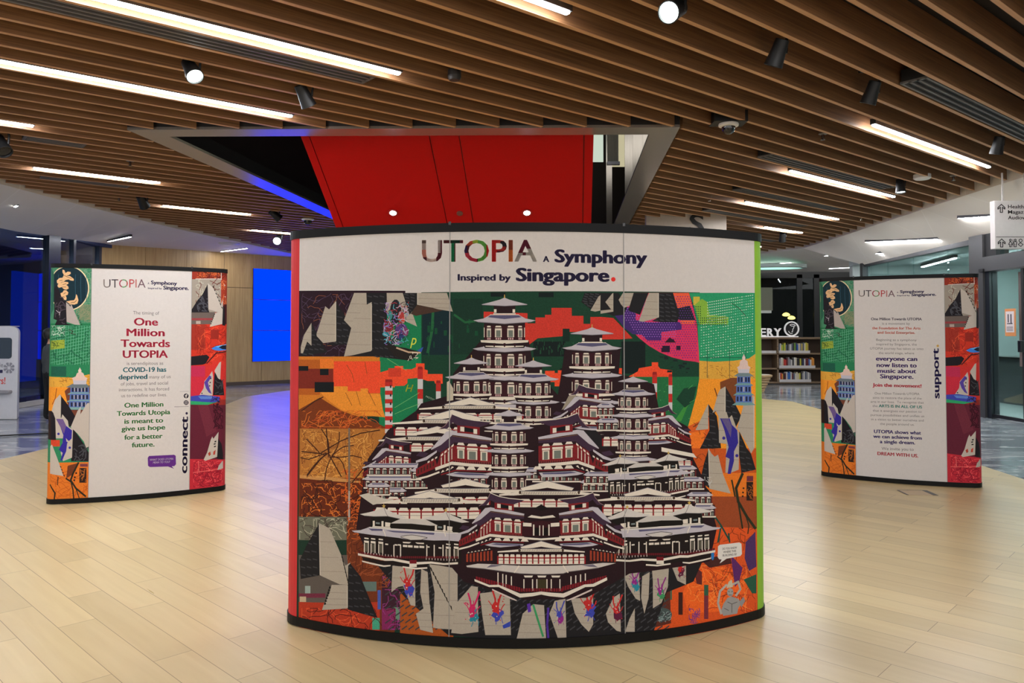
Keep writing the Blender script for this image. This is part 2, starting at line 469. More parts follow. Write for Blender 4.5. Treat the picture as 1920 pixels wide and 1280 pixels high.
# ------------------------------------------------------------------ red escalator soffit seen through the opening
def esc():
    root = empty('escalator', (0, 13.5, 0), 'red-clad underside of a wide escalator running down through the ceiling opening', 'escalator')
    T = math.tan(R_(33))
    y0, z0 = 9.75, 4.34
    def pt(px, y):                                # px is the column where the edge crosses row 252
        X = ony(px, 252, 10.0).x
        s = math.tan(R_(4.5))
        return X + s * (y - 10.0)
    def quad(mb, pa, pb, ya, yb, dz=0.0, mi=0, thick=0.05):
        v = []
        for (p, y) in ((pa, ya), (pb, ya), (pb, yb), (pa, yb)):
            z = z0 - T * (y - y0)
            v.append((pt(p, y), y, z + dz))
        v2 = [(a, b, c + thick) for a, b, c in v]
        mb.add(v + v2, [(0,3,2,1),(4,5,6,7),(0,1,5,4),(1,2,6,5),(2,3,7,6),(3,0,4,7)], mi)
    RED = mat('red_panels', (176, 3, 5), 0.6, noise=0.08, scale=30, spec=0.15)
    REDD = mat('dark_red_joint', (100, 4, 4), 0.5)
    ye = 16.3
    edges = [563, 580, 805, 861, 1095, 1114]
    for i in range(5):
        mb = MB(); quad(mb, edges[i] + 1.0, edges[i+1] - 1.0, y0 - 1.6, ye)
        mb.build('soffit_panel', RED, root)
    mb = MB(); quad(mb, 564, 1113, y0 - 1.6, ye, 0.03, 0, 0.5); mb.build('truss', REDD, root)
    for px, py in ((737, 398), (988, 398)):
        d = MB()
        r = ray(px, py)
        k = (z0 - EYE + T * y0) / (r.z + T * r.y)
        P = ORG + r * k
        nrm = Vector((0, -math.sin(R_(33)), -math.cos(R_(33))))
        M = Matrix.Translation(P) @ nrm.to_track_quat('Z', 'Y').to_matrix().to_4x4()
        d.lathe([(0.075, -0.02), (0.075, 0.012), (0.055, 0.014)], 24, 0, M)
        r_ = d.build('downlight_ring', mat('red_ring', (150, 20, 20), 0.4), root, True)
        MB().lathe([(0.05, 0.013), (0.045, 0.018)], 20, 0, M).build('lens', emis('downlight_white', (225, 235, 255), 22), r_)
    d = MB(); r = ray(862, 399); k = (z0 - EYE + T * y0) / (r.z + T * r.y); P = ORG + r * k
    M = Matrix.Translation(P) @ Vector((0, -math.sin(R_(33)), -math.cos(R_(33)))).to_track_quat('Z', 'Y').to_matrix().to_4x4()
    d.lathe([(0.045, -0.01), (0.045, 0.02), (0.02, 0.03)], 16, 0, M); d.build('sensor', mat('brown_sensor', (110, 60, 50), 0.5), root, True)
esc()
# right-hand side of the void: lit upper floor, polished steel cladding
vr = MB()
def vbox(px0, px1, py0, py1, d, t, mi=0, mb=vr):
    a = ony(px0, py1, d); b = ony(px1, py0, d)
    mb.box(a.x, d, a.z, b.x, d + t, b.z, mi)
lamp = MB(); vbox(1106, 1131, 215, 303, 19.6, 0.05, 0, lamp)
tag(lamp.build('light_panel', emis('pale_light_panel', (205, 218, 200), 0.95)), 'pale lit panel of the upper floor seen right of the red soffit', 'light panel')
STEEL = mat('polished_steel', (200, 192, 180), 0.16, metal=0.92, noise=0.1, scale=6, stretch=(8, 8, 0.3))
clad = empty('steel_cladding', ony(1170, 420, 18.6), 'polished steel cladding strips curving up inside the ceiling opening', 'cladding')
for i, (xa, xb, dd) in enumerate(((1137, 1148, 19.0), (1172, 1187, 18.35), (1187, 1206, 18.1), (1206, 1224, 17.8))):
    a = ony(xa, 420, dd); b = ony(xb, 420, dd - 0.05)
    mb = MB(); mb.add([(a.x, a.y, 4.3), (b.x, b.y, 4.3), (b.x, b.y, 8.0), (a.x, a.y, 8.0), (a.x, a.y+.03, 4.3), (b.x, b.y+.03, 4.3), (b.x, b.y+.03, 8.0), (a.x, a.y+.03, 8.0)],
                      [(0,1,2,3),(5,4,7,6),(0,3,7,4),(1,5,6,2),(0,4,5,1),(3,2,6,7)])
    mb.build('cladding_strip', STEEL, clad)
bl = empty('roller_blind', ony(1146, 308, 18.2), 'white pleated blind hanging beside the lit panel in the opening', 'blind')
mb = MB()
for k in range(7):
    a = ony(1139 + k * 3.0, 303, 18.2)
    mb.box(a.x, 18.2 - 0.01 * (k % 2), a.z, a.x + 0.034, 18.24, a.z + 0.95 + 0.02*k)
mb.build('pleats', mat('pale_blind', (214, 214, 196), 0.6), bl)
MB().box(ony(1138,303,18.2).x, 18.16, ony(1138,309,18.2).z, ony(1162,303,18.2).x, 18.26, ony(1138,303,18.2).z).build('bottom_rail', mat('steel_rail', (200, 200, 205), 0.2, metal=1), bl)

lamp = MB(); vbox(1146, 1176, 205, 312, 19.7, 0.05, 0, lamp)  # glowing panel added in place of a reflection in the steel
tag(lamp.build('light_panel', emis('warm_cladding_glow', (226, 216, 176), 0.7)), 'warm glowing panel imitating light reflected in the steel cladding strips', 'light panel')

# ------------------------------------------------------------------ strip lamps
def strip_lamp(a, b, label, group, w=0.055, thin=False):
    """a, b: world end points of the luminous underside"""
    a = Vector(a); b = Vector(b)
    d = (b - a); L = d.length; d.normalize()
    side = d.cross(Vector((0, 0, 1))).normalized(); up = side.cross(d)
    M = Matrix(((d.x, side.x, up.x, 0), (d.y, side.y, up.y, 0), (d.z, side.z, up.z, 0), (0, 0, 0, 1)))
    M.translation = a
    root = empty('strip_light', a, label, 'ceiling light', group)
    MB().box(-0.02, -w/2 - 0.012, 0.008 if thin else 0.022, L + 0.02, w/2 + 0.012, 0.09, 0, M).build('housing', DARKFRAME, root)
    MB().box(0, -w/2, 0.004, L, w/2, 0.009 if thin else 0.024, 0, M).build('diffuser', LAMP, root)
    return root
def slat_lamp(p0, p1, label):
    a = onz(*p0, ZC); b = onz(*p1, ZC)
    # lamps sit in the gap between two fins: snap to the middle of a gap and keep the direction of the fins
    q = (a.to_2d().dot(SN) + b.to_2d().dot(SN)) / 2
    k = round((Q0 - q) / PITCH - 0.5)
    q = Q0 - PITCH * (k + 0.5)
    ta = a.to_2d().dot(SD); tb = b.to_2d().dot(SD)
    A = SD * ta + SN * q; B = SD * tb + SN * q
    return strip_lamp((A.x, A.y, ZC + 0.0), (B.x, B.y, ZC + 0.0), label, 'strip lights between the wooden fins', 0.044)
slat_lamp((-60, -44), (746, 142), 'longest white strip light at top left, running out of the top edge')
slat_lamp((-260, 65), (547, 220), 'long white strip light under the longest one, ending just above the ceiling opening')
slat_lamp((-230, 196), (60, 241), 'short end of a strip light at the left edge, level with the opening corner')
slat_lamp((62, 318), (300, 344), 'white strip light in the fins above the left display stand')
slat_lamp((308, 386), (470, 403), 'thin far strip light left of the blue-lit metal band')
slat_lamp((470, 433), (560, 442), 'farthest left strip light, just above the round lit spotlight')
slat_lamp((700, -116), (1060, 30), 'strip light cut by the top edge in the middle')
slat_lamp((1631, 238), (1836, 318), 'thickest white strip light on the right, near the cream ceiling edge')
slat_lamp((1478, 323), (1679, 370), 'second white strip light on the right, beside the lit black spotlight')
slat_lamp((1400, 380), (1575, 412), 'third white strip light on the right, between two dark air slots')
slat_lamp((1433, 427), (1508, 437), 'short fourth strip light on the right, above the centre stand corner')
slat_lamp((1395, 457), (1431, 463), 'farthest right strip light, peeping past the corner of the centre stand')
# unseen rows of the same lamps added as fill above and behind the photographer
slat_lamp((-200, -420), (420, -200), 'added unseen strip light above the photographer, left row')
slat_lamp((1500, -330), (1900, -120), 'added unseen strip light above the photographer, right row')
for (x0, y0), (x1, y1) in (((-6, -2.5), (-3.4, -0.4)), ((0.5, -3), (3.1, -0.9)), ((-3.5, 1.2), (-0.9, 3.35)), ((3.6, 0.6), (6.2, 2.75))):
    strip_lamp((x0, y0, ZC), (x1, y1, ZC), 'added unseen strip light above and behind the photographer', 'added strip lights behind the photographer', 0.044)
def white_lamp(p0, p1, label):
    a = on_ceiling(*p0); b = on_ceiling(*p1)
    return strip_lamp(a - Vector((0, 0, 0.034)), b - Vector((0, 0, 0.034)), label, 'strip lights in the white ceiling', 0.034, True)
white_lamp((-70, 436), (32, 383), 'slanted strip light in the white ceiling at the far left edge')
white_lamp((203, 451), (245, 442), 'short strip light in the white ceiling above the left stand')
white_lamp((415, 470), (463, 464), 'short strip light in the white ceiling above the oak wall')
white_lamp((1798, 407), (1866, 402), 'strip light in the white ceiling running behind the hanging direction sign')
white_lamp((1624, 452), (1758, 446), 'strip light in the white ceiling just above the glass partition')
white_lamp((1547, 478), (1652, 473), 'strip light in the white ceiling left of the glass partition top')
white_lamp((1555, 502), (1618, 499), 'strip light in the white ceiling nearest the dark window wall')
white_lamp((1412, 495), (1483, 491), 'strip light in the white ceiling above the round skylight')

for y_ in (3.0, 6.5, 10.0):  # unseen strips added to brighten the left floor and ceiling
    strip_lamp((-9.9, y_, 3.83), (-9.1, y_ + 1.6, 3.98), 'added unseen strip light of the white ceiling left of the picture', 'added strip lights left of the picture', 0.045)
# ------------------------------------------------------------------ air slots
def vent(p0, p1, label, w=0.24):
    a = onz(*p0, ZC); b = onz(*p1, ZC)
    q = (a.to_2d().dot(SN) + b.to_2d().dot(SN)) / 2
    k = round((Q0 - q) / PITCH - 0.5); q = Q0 - PITCH * (k + 0.5)
    ta = a.to_2d().dot(SD); tb = b.to_2d().dot(SD)
    M = Matrix(((SD.x, SN.x, 0, 0), (SD.y, SN.y, 0, 0), (0, 0, 1, 0), (0, 0, 0, 1)))
    z = ZC + 0.004
    c = SD * ta + SN * q
    root = empty('air_slot', (c.x, c.y, z), label, 'air vent', 'linear air slots in the fin ceiling')
    fr = MB()
    for dy in (-w/2, -w/6, w/6, w/2):
        fr.box(ta, q + dy - 0.012, z, tb, q + dy + 0.012, z + 0.02, 0, M)
    fr.box(ta, q - w/2, z, ta + 0.03, q + w/2, z + 0.02, 0, M); fr.box(tb - 0.03, q - w/2, z, tb, q + w/2, z + 0.02, 0, M)
    fr.build('frame', mat('slot_grey', (104, 100, 98), 0.5), root)
    MB().box(ta, q - w/2, z + 0.02, tb, q + w/2, z + 0.14, 0, M).build('plenum_box', FLAT_BLACK, root)
vent((-60, -8), (697, 150), 'long grey air slot beside the longest strip light at top left')
vent((40, 264), (157, 277), 'dark air slot at the left edge below the short strip light end')
vent((80, 330), (240, 352), 'dark air slot along the strip light above the left stand')
vent((1715, 152), (2060, 320), 'widest dark air slot at upper right, with a pale end frame')
vent((1435, 293), (1655, 355), 'dark air slot above the second strip light on the right')
vent((1388, 355), (1580, 392), 'dark air slot above the third strip light on the right')
vent((1335, 393), (1512, 424), 'dark air slot beside the white board with the letter')
vent((1428, 447), (1460, 452), 'short far air slot above the centre stand corner')

# ------------------------------------------------------------------ spotlights
SPOTB = mat('spot_black', (24, 24, 25), 0.45, metal=0.2)
def spot(px, py, z, aim, label, lit=False, size=1.0, mirror=False):
    P = onz(px, py, z)
    d = Vector(aim).normalized()
    root = empty('spotlight', (P.x, P.y, ZC + 0.2), label, 'spotlight', 'black spotlights in the fin ceiling')
    M = Matrix.Translation(P) @ d.to_track_quat('Z', 'Y').to_matrix().to_4x4()
    s = size
    MB().lathe([(0.05*s, -0.12*s), (0.06*s, -0.115*s), (0.066*s, -0.02*s), (0.082*s, 0.11*s), (0.074*s, 0.112*s), (0.07*s, 0.09*s)], 24, 0, M).build('barrel', SPOTB, root, True)
    lm = SPOT if lit else mat('dark_lens', (40, 40, 42), 0.1, metal=0.4)
    MB().lathe([(0.07*s, 0.085*s), (0.068*s, 0.095*s), (0.03*s, 0.1*s)], 24, 0, M).build('lens', lm, root, True)
    # yoke and track adapter
    top = Vector((P.x + 0.05*s, P.y - 0.02, ZC + 0.2))
    MB().tube([P + Vector((0.075*s, 0, 0.0)), P + Vector((0.085*s, 0, 0.1*s)), top], 0.012*s, 8).build('yoke', SPOTB, root, True)
    MB().box(P.x - 0.12*s, P.y - 0.03, ZC + 0.14, P.x + 0.12*s, P.y + 0.03, ZC + 0.2).build('adapter', FLAT_BLACK, root, bevel=0.006)
spot(359, 131, 4.06, (0.5, -0.45, -0.75), 'lit black spotlight between the two long strip lights', True)
spot(571, 180, 4.06, (0.35, 0.5, -0.9), 'unlit black spotlight above the front edge of the opening')
spot(1458, 100, 4.04, (-0.25, 0.35, -0.9), 'black unlit spotlight to the right of the brightest lamp')
spot(1634, 174, 4.05, (-0.2, 0.35, -0.9), 'black unlit spotlight left of the widest air slot')
spot(1871, 273, 4.05, (-0.05, 0.3, -0.95), 'black spotlight near the right edge above the thickest strip light')
spot(1688, 349, 4.06, (0.02, -0.1, -1), 'lit black spotlight pointing straight down beside the second right strip light', True, 1.0)
spot(267, 377, 4.08, (0.0, 0.75, -0.6), 'black spotlight in the fins left of the thin far strip light', False, 1.2)
spot(516, 403, 4.06, (0.5, 0.4, -0.5), 'black spotlight left of the dome camera by the metal band', False, 1.1)
spot(2, 272, 4.0, (0.55, -0.3, -0.75), 'spotlight cut by the left edge', False, 1.2)
spot(1264, 19, 4.05, (-0.52, -0.72, -0.46), 'brightest lamp, a lit spotlight facing the viewer at the top edge', True, 1.05)
spot(521, 449, 4.0, (0.1, -0.9, -0.4), 'small lit spotlight above the blue video wall', True, 1.3)
spot(1467, 444, 4.05, (0.2, 0.6, -0.7), 'small dark spotlight above the centre stand corner on the right', False, 1.1)

# ------------------------------------------------------------------ dome cameras, detectors, sprinklers
def dome(px, py, z, label, box=True, s=1.0):
    P = onz(px, py, z)
    root = empty('dome_camera', P, label, 'security camera', 'dome cameras')
    if box:
        MB().box(P.x - 0.2, P.y - 0.12, P.z + 0.0, P.x + 0.2, P.y + 0.14, P.z + 0.14).build('mount_box', FLAT_BLACK, root, bevel=0.005)
    T = Matrix.Translation(P)
    MB().lathe([(0.115*s, 0.0), (0.12*s, -0.012), (0.115*s, -0.03), (0.085*s, -0.04)], 28, 0, T).build('ring', WHITE, root, True)
    prof = [(0.082*s, -0.036)] + [(0.08*s*math.cos(a), -0.05 - 0.08*s*math.sin(a)) for a in (0.0, 0.3, 0.6, 0.9, 1.2, 1.45)]
    MB().lathe(prof, 28, 0, T).build('dome', mat('dark_dome', (22, 24, 28), 0.05, coat=0.6), root, True)
dome(1366, 232, ZC - 0.01, 'white dome camera with black bubble right of the opening corner')
dome(577, 410, ZC - 0.01, 'small far dome camera below the blue-lit metal band', False, 1.1)
def puck(name, px, py, r, h, m, label, cat, white=False):
    P = on_ceiling(px, py) if white else onz(px, py, ZC)
    root = empty(name, P, label, cat)
    T = Matrix.Translation(P)
    MB().lathe([(r, 0.05), (r, -h*0.4), (r*0.8, -h), (r*0.3, -h*1.02)], 24, 0, T).build('body', m, root, True)
    MB().lathe([(r*1.03, 0.0), (r*1.03, -h*0.15)], 24, 0, T).build('rim', m, root, True)
puck('smoke_detector', 852, 141, 0.065, 0.05, mat('detector_black', (44, 38, 36), 0.5), 'black smoke detector in the fins above the red soffit', 'smoke detector')
puck('ceiling_speaker', 1729, 333, 0.13, 0.03, WHITE, 'round white disc in the fins above the second right strip light', 'ceiling speaker')
puck('ceiling_speaker', 430, 456, 0.28, 0.05, WHITE, 'round white disc in the white ceiling above the oak wall', 'ceiling speaker', True)
for px, py, lb in ((244, 308, 'small sprinkler head left of the opening corner'), (223, 374, 'small sprinkler head near the left ceiling edge'),
                   (1543, 258, 'small sprinkler head between camera and thickest right strip light'), (1788, 335, 'small sprinkler head under the end of the thickest right strip light'),
                   (1330, 374, 'small sprinkler head above the white lettered board'), (1615, 410, 'small sprinkler head near the far right ceiling edge')):
    P = onz(px, py, ZC - 0.01)
    root = empty('sprinkler', P, lb, 'sprinkler', 'sprinkler heads')
    T = Matrix.Translation(P)
    MB().lathe([(0.018, 0.2), (0.018, -0.02), (0.03, -0.025), (0.03, -0.03)], 12, 0, T).build('stem', mat('chrome', (170, 165, 160), 0.2, metal=1), root, True)
    MB().lathe([(0.05, 0.06), (0.055, 0.045), (0.03, 0.04)], 16, 0, T).build('escutcheon', mat('dull_grey', (110, 105, 100), 0.4), root, True)

# ------------------------------------------------------------------ white board with a letter, near the right side of the opening
def text_mesh(s, size=1.0, bold=0.0, shear=0.0, res=3):
    c = bpy.data.curves.new('t', 'FONT'); c.body = s; c.size = size; c.offset = bold; c.shear = shear
    c.resolution_u = res
    o = bpy.data.objects.new('t', c); col.objects.link(o)
    dg = bpy.context.evaluated_depsgraph_get()
    ev = o.evaluated_get(dg); me = ev.to_mesh()
    me.calc_loop_triangles()
    V = [v.co.copy() for v in me.vertices]
    T = [tuple(t.vertices) for t in me.loop_triangles]
    ev.to_mesh_clear()
    bpy.data.objects.remove(o); bpy.data.curves.remove(c)
    return V, T
def bounds(V):
    return min(v.x for v in V), max(v.x for v in V), min(v.y for v in V), max(v.y for v in V)
def letters(mb, s, org, ux, uy, width, cap=None, bold=0.0, mi=0, depth=0.003, center=False, shear=0.0):
    """raised lettering: org = baseline start, ux/uy = unit axes"""
    V, T = text_mesh(s, 1.0, bold, shear)
    x0, x1, y0, y1 = bounds(V)
    Vh, _ = text_mesh('H', 1.0, bold); hc = bounds(Vh)[3]
    k = width / (x1 - x0); ky = (cap / hc) if cap else k
    org = Vector(org); ux = Vector(ux); uy = Vector(uy); nn = ux.cross(uy).normalized()
    if center: org = org - ux * (width/2)
    pts = [org + ux*((v.x - x0)*k) + uy*(v.y*ky) for v in V]
    n = len(pts)
    ed = {}
    for t in T:
        for a, b in ((t[0],t[1]),(t[1],t[2]),(t[2],t[0])):
            ed[(a,b)] = 1
    fs = [(t[0]+n, t[1]+n, t[2]+n) for t in T]
    for (a, b) in ed:
        if (b, a) not in ed: fs.append((a, b, b+n, a+n))
    mb.add(pts + [p + nn*depth for p in pts], fs, mi)
bd = empty('bulkhead_sign', ony(1290, 430, 16.6), 'white overhead board with a single black letter S above the centre stand', 'sign')
a = ony(1212, 500, 16.6); b = ony(1362, 392, 16.6)
MB().box(a.x, 16.6, a.z, b.x, 16.75, b.z).build('board', mat('board_white', (196, 184, 172), 0.6), bd)
mb = MB(); p = ony(1293, 437, 16.59)
letters(mb, 'S', p, (1, 0, 0), (0, 0, 1), 0.31, 0.42, 0.02, 0, 0.02)
mb.build('letter', mat('sign_black', (18, 18, 18), 0.5), bd)

# ------------------------------------------------------------------ oak wall with the blue video wall
WA = Vector((-10.98, 20.45, 0)); WB = Vector((-8.86, 23.66, 0)); WC_ = Vector((-4.3, 27.6, 0)); WD = Vector((0.5, 29.6, 0))
def wall(a, b, z0, z1, t=0.12, mi=0, mb=None):
    mb = mb or MB()
    d = (b - a).normalized(); nn = Vector((-d.y, d.x, 0))
    v = [a, b, b + nn*t, a + nn*t]
    mb.prism([(p.x, p.y) for p in v], z0, z1, mi)
    return mb
w = MB()
for a, b in ((WA, WB), (WB, WC_)):
    L = (b - a).length; nseg = max(2, round(L / 1.25)); d = (b - a) / nseg
    for i in range(nseg):
        for z0, z1 in ((0.1, 3.02), (3.035, 4.12)):
            wall(a + d*i + d.normalized()*0.006, a + d*(i+1) - d.normalized()*0.006, z0, z1, 0.12, 0, w)
struct(w.build('wall_back', PANELW), 'honey oak panelled wall behind the left stand')
w2 = MB()
for a, b in ((WA, WB), (WB, WC_), (WC_, WD)):
    nv = Vector((-(b - a).normalized().y, (b - a).normalized().x, 0))*0.06
    wall(a + nv, b + nv, 0, 4.3, 0.2, 0, w2)
struct(w2.build('wall_back', mat('joint_brown', (84, 62, 40), 0.7)), 'dark backing of the oak panel wall')
sk = MB()
for a, b in ((WA, WB), (WB, WC_)): wall(a, b, 0, 0.098, 0.1, 0, sk)
struct(sk.build('baseboard_back', mat('plinth_brown', (92, 74, 66), 0.5)), 'dark plinth along the oak wall')
def on_wall(px, py, a, b, off=0.0):
    d = (b - a).normalized(); nn = Vector((-d.y, d.x, 0))
    r = ray(px, py); A = a - nn*off
    k = (A - ORG).dot(nn) / r.dot(nn)
    return ORG + r*k
BLUE = emis('screen_blue', (0, 34, 255), 3.8)
s0 = on_wall(475, 505, WB, WC_, 0.06); s1 = on_wall(541, 678, WB, WC_, 0.06)
ztop = on_wall(508, 504.5, WB, WC_, 0.06).z; zbot = on_wall(508, 677, WB, WC_, 0.06).z
dw = (WC_ - WB).normalized(); nw = Vector((-dw.y, dw.x, 0))
h = (ztop - zbot) / 3; wd = h * 16/9
vw = empty('video_wall', (s0 + dw*wd).to_2d().to_3d(), 'bright blue video wall of stacked screens on the oak wall', 'video wall')
for r_ in range(3):
    for c_ in range(2):
        A = s0 + dw*(wd*c_); A.z = zbot + h*r_
        M = Matrix(((dw.x, nw.x, 0, A.x), (dw.y, nw.y, 0, A.y), (0, 0, 1, A.z), (0, 0, 0, 1)))
        o = MB().box(0.006, 0.0, 0.006, wd - 0.006, 0.09, h - 0.006, 0, M).build('screen', mat('screen_bezel', (10, 14, 40), 0.4), vw)
        MB().box(0.012, -0.004, 0.012, wd - 0.012, 0.001, h - 0.012, 0, M).build('display', BLUE, o)

# ------------------------------------------------------------------ left glass wall, kerb, room behind it
GX = -10.78
gl = MB()
GP = [(-10.7, -6), (-10.7, 13), (-10.72, 16.6), (-10.8, 18.4), (-10.95, 20.4)]
KERB = MB()
for i in range(len(GP)-1):
    a = Vector((*GP[i], 0)); b = Vector((*GP[i+1], 0))
    wall(a + Vector((0.14, 0, 0)), b + Vector((0.14, 0, 0)), 0, 0.1, 0.4, 0, KERB)
struct(KERB.build('baseboard_left', mat('pale_stone', (196, 188, 178), 0.5)), 'pale stone kerb under the left glass wall')
DG = glass_mat('dark_blue_glass', (0.5, 0.6, 0.74), 0.06)
zt = 3.98
ys = [(-10.7, 6), (-10.7, 13), (-10.76, 17.95), (-10.85, 18.95), (-10.95, 20.4)]
for i in range(len(ys)-1):
    a = Vector((*ys[i], 0)); b = Vector((*ys[i+1], 0))
    g = wall(a, b, 0.1, 3.95, 0.02).build('window_%d' % (i+1), DG)
    struct(g, 'tall dark pane of the left glass wall')
fr = MB()
FRM = mat('blue_black_frame', (22, 26, 36), 0.3, metal=0.4)
for x, y, ww in ((-10.7, 13, 0.1), (-10.745, 17.95, 0.46), (-10.85, 18.95, 0.1), (-10.94, 20.3, 0.12)):
    fr.box(x - 0.12, y - ww/2, 0.1, x + 0.06, y + ww/2, 4.1)
wall(Vector((-10.7, -6, 0)), Vector((-10.7, 17, 0)), 0.1, 0.2, 0.08, 0, fr)
wall(Vector((-10.73, 17, 0)), Vector((-10.95, 20.4, 0)), 0.1, 0.2, 0.08, 0, fr)
struct(fr.build('trim_3', FRM), 'dark mullions of the left glass wall')
bk = MB()
bk.box(-16.6, 6, 0, -16.4, 24, 4.2); bk.box(-16.5, 22.5, 0, -11.1, 22.7, 4.2); bk.box(-16.5, 6, 3.9, -10.8, 22.6, 4.0)
struct(bk.build('wall_left', mat('navy_interior', (40, 52, 84), 0.6)), 'dark navy room behind the left glass wall')
bp0 = onx(24, 735, -13.2); bp1 = onx(71, 508, -13.2)  # glowing panel added behind the glass to imitate a blue reflection
tag(MB().box(-13.3, bp0.y, 0.3, -13.2, bp1.y + 0.0, onx(48, 510, -13.2).z).build('blue_reflection_panel', emis('dim_blue', (4, 44, 160), 0.9)), 'dim blue glowing panel behind the left glass wall, standing in for a reflection', 'display')
for (y0, y1, x) in ((15.5, 18.5, -12.6), (15.0, 19.0, -13.9), (14.8, 17.0, -14.9)):
    strip_lamp((x, y0, 3.6), (x, y1, 3.6), 'strip light inside the dark room behind the left glass wall', 'strip lights behind the left glass')

# ------------------------------------------------------------------ right glass partition, door, room behind
RX = 9.15
GG = glass_mat('grey_green_glass', (0.72, 0.84, 0.82), 0.07)
def rx(y):                                   # the partition drifts outwards a little with distance
    return 9.1 + max(0, y - 15) * 0.036
ft = MB()
PY0, PY1 = onx(1852, 600, 9.1).y, onx(1828, 600, 9.12).y          # door post
RYE = 20.3
# top frame, sill and end post
for (y0, y1) in ((PY1, RYE), (-4, PY0)):
    a = Vector((rx(y0), y0, 0)); b = Vector((rx(y1), y1, 0))
    wall(b, a, 3.36, 3.5, 0.12, 0, ft)
    if y0 == PY1: wall(b, a, 0, 0.12, 0.1, 0, ft)
ft.box(rx(RYE) - 0.05, RYE - 0.05, 0, rx(RYE) + 0.1, RYE + 0.1, 3.5)
struct(ft.build('trim_4', DARKFRAME), 'charcoal frame along the top of the right glass partition')
ps = MB(); ps.box(9.02, PY0, 0, 9.3, PY1, 3.5)
struct(ps.build('trim_5', mat('post_grey', (76, 76, 77), 0.4, metal=0.3)), 'charcoal post between the partition and the glass door')
hd = MB(); hd.box(9.02, 4, 2.78, 9.3, PY0, 3.06)
struct(hd.build('trim_6', mat('post_grey', (76, 76, 77), 0.4)), 'charcoal header beam over the glass door')
lbl = onx(1841, 507, 9.015)
tag(MB().box(8.99, lbl.y - 0.07, lbl.z - 0.03, 9.02, lbl.y + 0.07, lbl.z + 0.03).build('door_sensor', FLAT_BLACK, bevel=0.004), 'tiny black sensor at the corner of the door header', 'sensor')
yy = [PY1, 16.2, 17.7, 19.0, RYE]
for i in range(4):
    a = Vector((rx(yy[i]) + 0.05, yy[i] + 0.01, 0)); b = Vector((rx(yy[i+1]) + 0.05, yy[i+1] - 0.01, 0))
    g = wall(b, a, 0.12, 3.36, 0.02).build('window_%d' % (i+5), GG)
    struct(g, 'frameless pane of the right glass partition')
cl = MB().box(9.14, 6, 3.06, 9.16, PY0 - 0.35, 3.36).build('window_9', GG); struct(cl, 'pane above the door header')
MBd = MB().box(9.06, PY0 - 0.35, 3.06, 9.3, PY0, 3.5)
struct(MBd.build('trim_7', FLAT_BLACK), 'black recess above the door header')
# fixed dark jamb + sliding glass leaf
y_leaf1 = onx(1861, 650, 9.1).y; y_leaf0 = onx(1916, 650, 9.06).y
jb = MB().box(9.06, y_leaf1, 0, 9.2, PY0, 2.78)
struct(jb.build('trim_8', mat('jamb_navy', (24, 30, 36), 0.35)), 'dark jamb beside the sliding door')
dr = struct(MB().box(9.1, y_leaf0, 0.03, 9.12, y_leaf1, 2.76).build('door_1', GG), 'sliding glass door leaf with black stile')
MB().box(9.07, y_leaf0 - 0.05, 0.02, 9.13, y_leaf0 + 0.01, 2.76).build('stile', FLAT_BLACK, dr)
MB().box(9.08, y_leaf0, 0.02, 9.13, y_leaf1, 0.08).build('bottom_rail', FLAT_BLACK, dr)
hz0 = onx(1912, 660, 9.05).z; hz1 = onx(1912, 638, 9.05).z
MB().box(9.0, y_leaf0 - 0.06, hz0, 9.07, y_leaf0 + 0.03, hz1).build('handle', mat('handle_black', (12, 12, 12), 0.35), dr, bevel=0.01)
y_n = onx(1917, 650, 9.06).y
d2 = struct(MB().box(9.16, 5, 0.03, 9.18, y_n, 2.76).build('door_2', GG), 'second sliding glass leaf at the right edge')
MB().box(9.12, y_n - 0.07, 0.03, 9.18, y_n - 0.01, 2.76).build('stile', mat('alu', (170, 175, 172), 0.3, metal=0.6), d2)
# notice on the door
n0 = onx(1885, 630, 9.09); n1 = onx(1904, 578, 9.09)
nt_ = empty('notice', Vector((9.08, (n0.y + n1.y)/2, n0.z)), 'orange framed paper notice stuck on the glass door', 'notice')
MB().box(9.085, n1.y, n0.z, 9.098, n0.y, n1.z).build('orange_frame', mat('notice_orange', (226, 150, 92), 0.5), nt_, bevel=0.006)
pz0, pz1, py0, py1 = n0.z + 0.07, n1.z - 0.05, n1.y + 0.035, n0.y - 0.035
MB().box(9.08, py0, pz0, 9.086, py1, pz1).build('paper', mat('paper', (225, 215, 215), 0.6), nt_)
mk = MB()
for yk, hh in ((0.32, 0.16), (0.66, 0.18)):
    yc = py1 + (py0 - py1) * yk
    mk.box(9.077, yc - 0.016, pz1 - 0.04 - hh, 9.081, yc + 0.016, pz1 - 0.05)
for k in range(4):
    mk.box(9.077, py0 + 0.03, pz0 + 0.03 + 0.022*k, 9.081, py1 - 0.03, pz0 + 0.038 + 0.022*k)
mk.box(9.077, py0 + 0.04, pz0 + 0.15, 9.081, py1 - 0.04, pz0 + 0.17)
mk.build('printed_marks', mat('print_grey', (90, 84, 96), 0.6), nt_)
pk = onx(1919, 700, 9.3)
tag(MB().box(9.25, pk.y - 0.5, 1.0, 9.28, pk.y + 0.02, 2.72).build('poster', mat('poster_pink', (222, 150, 150), 0.5)), 'pink edge of a poster at the right border of the photo', 'poster')
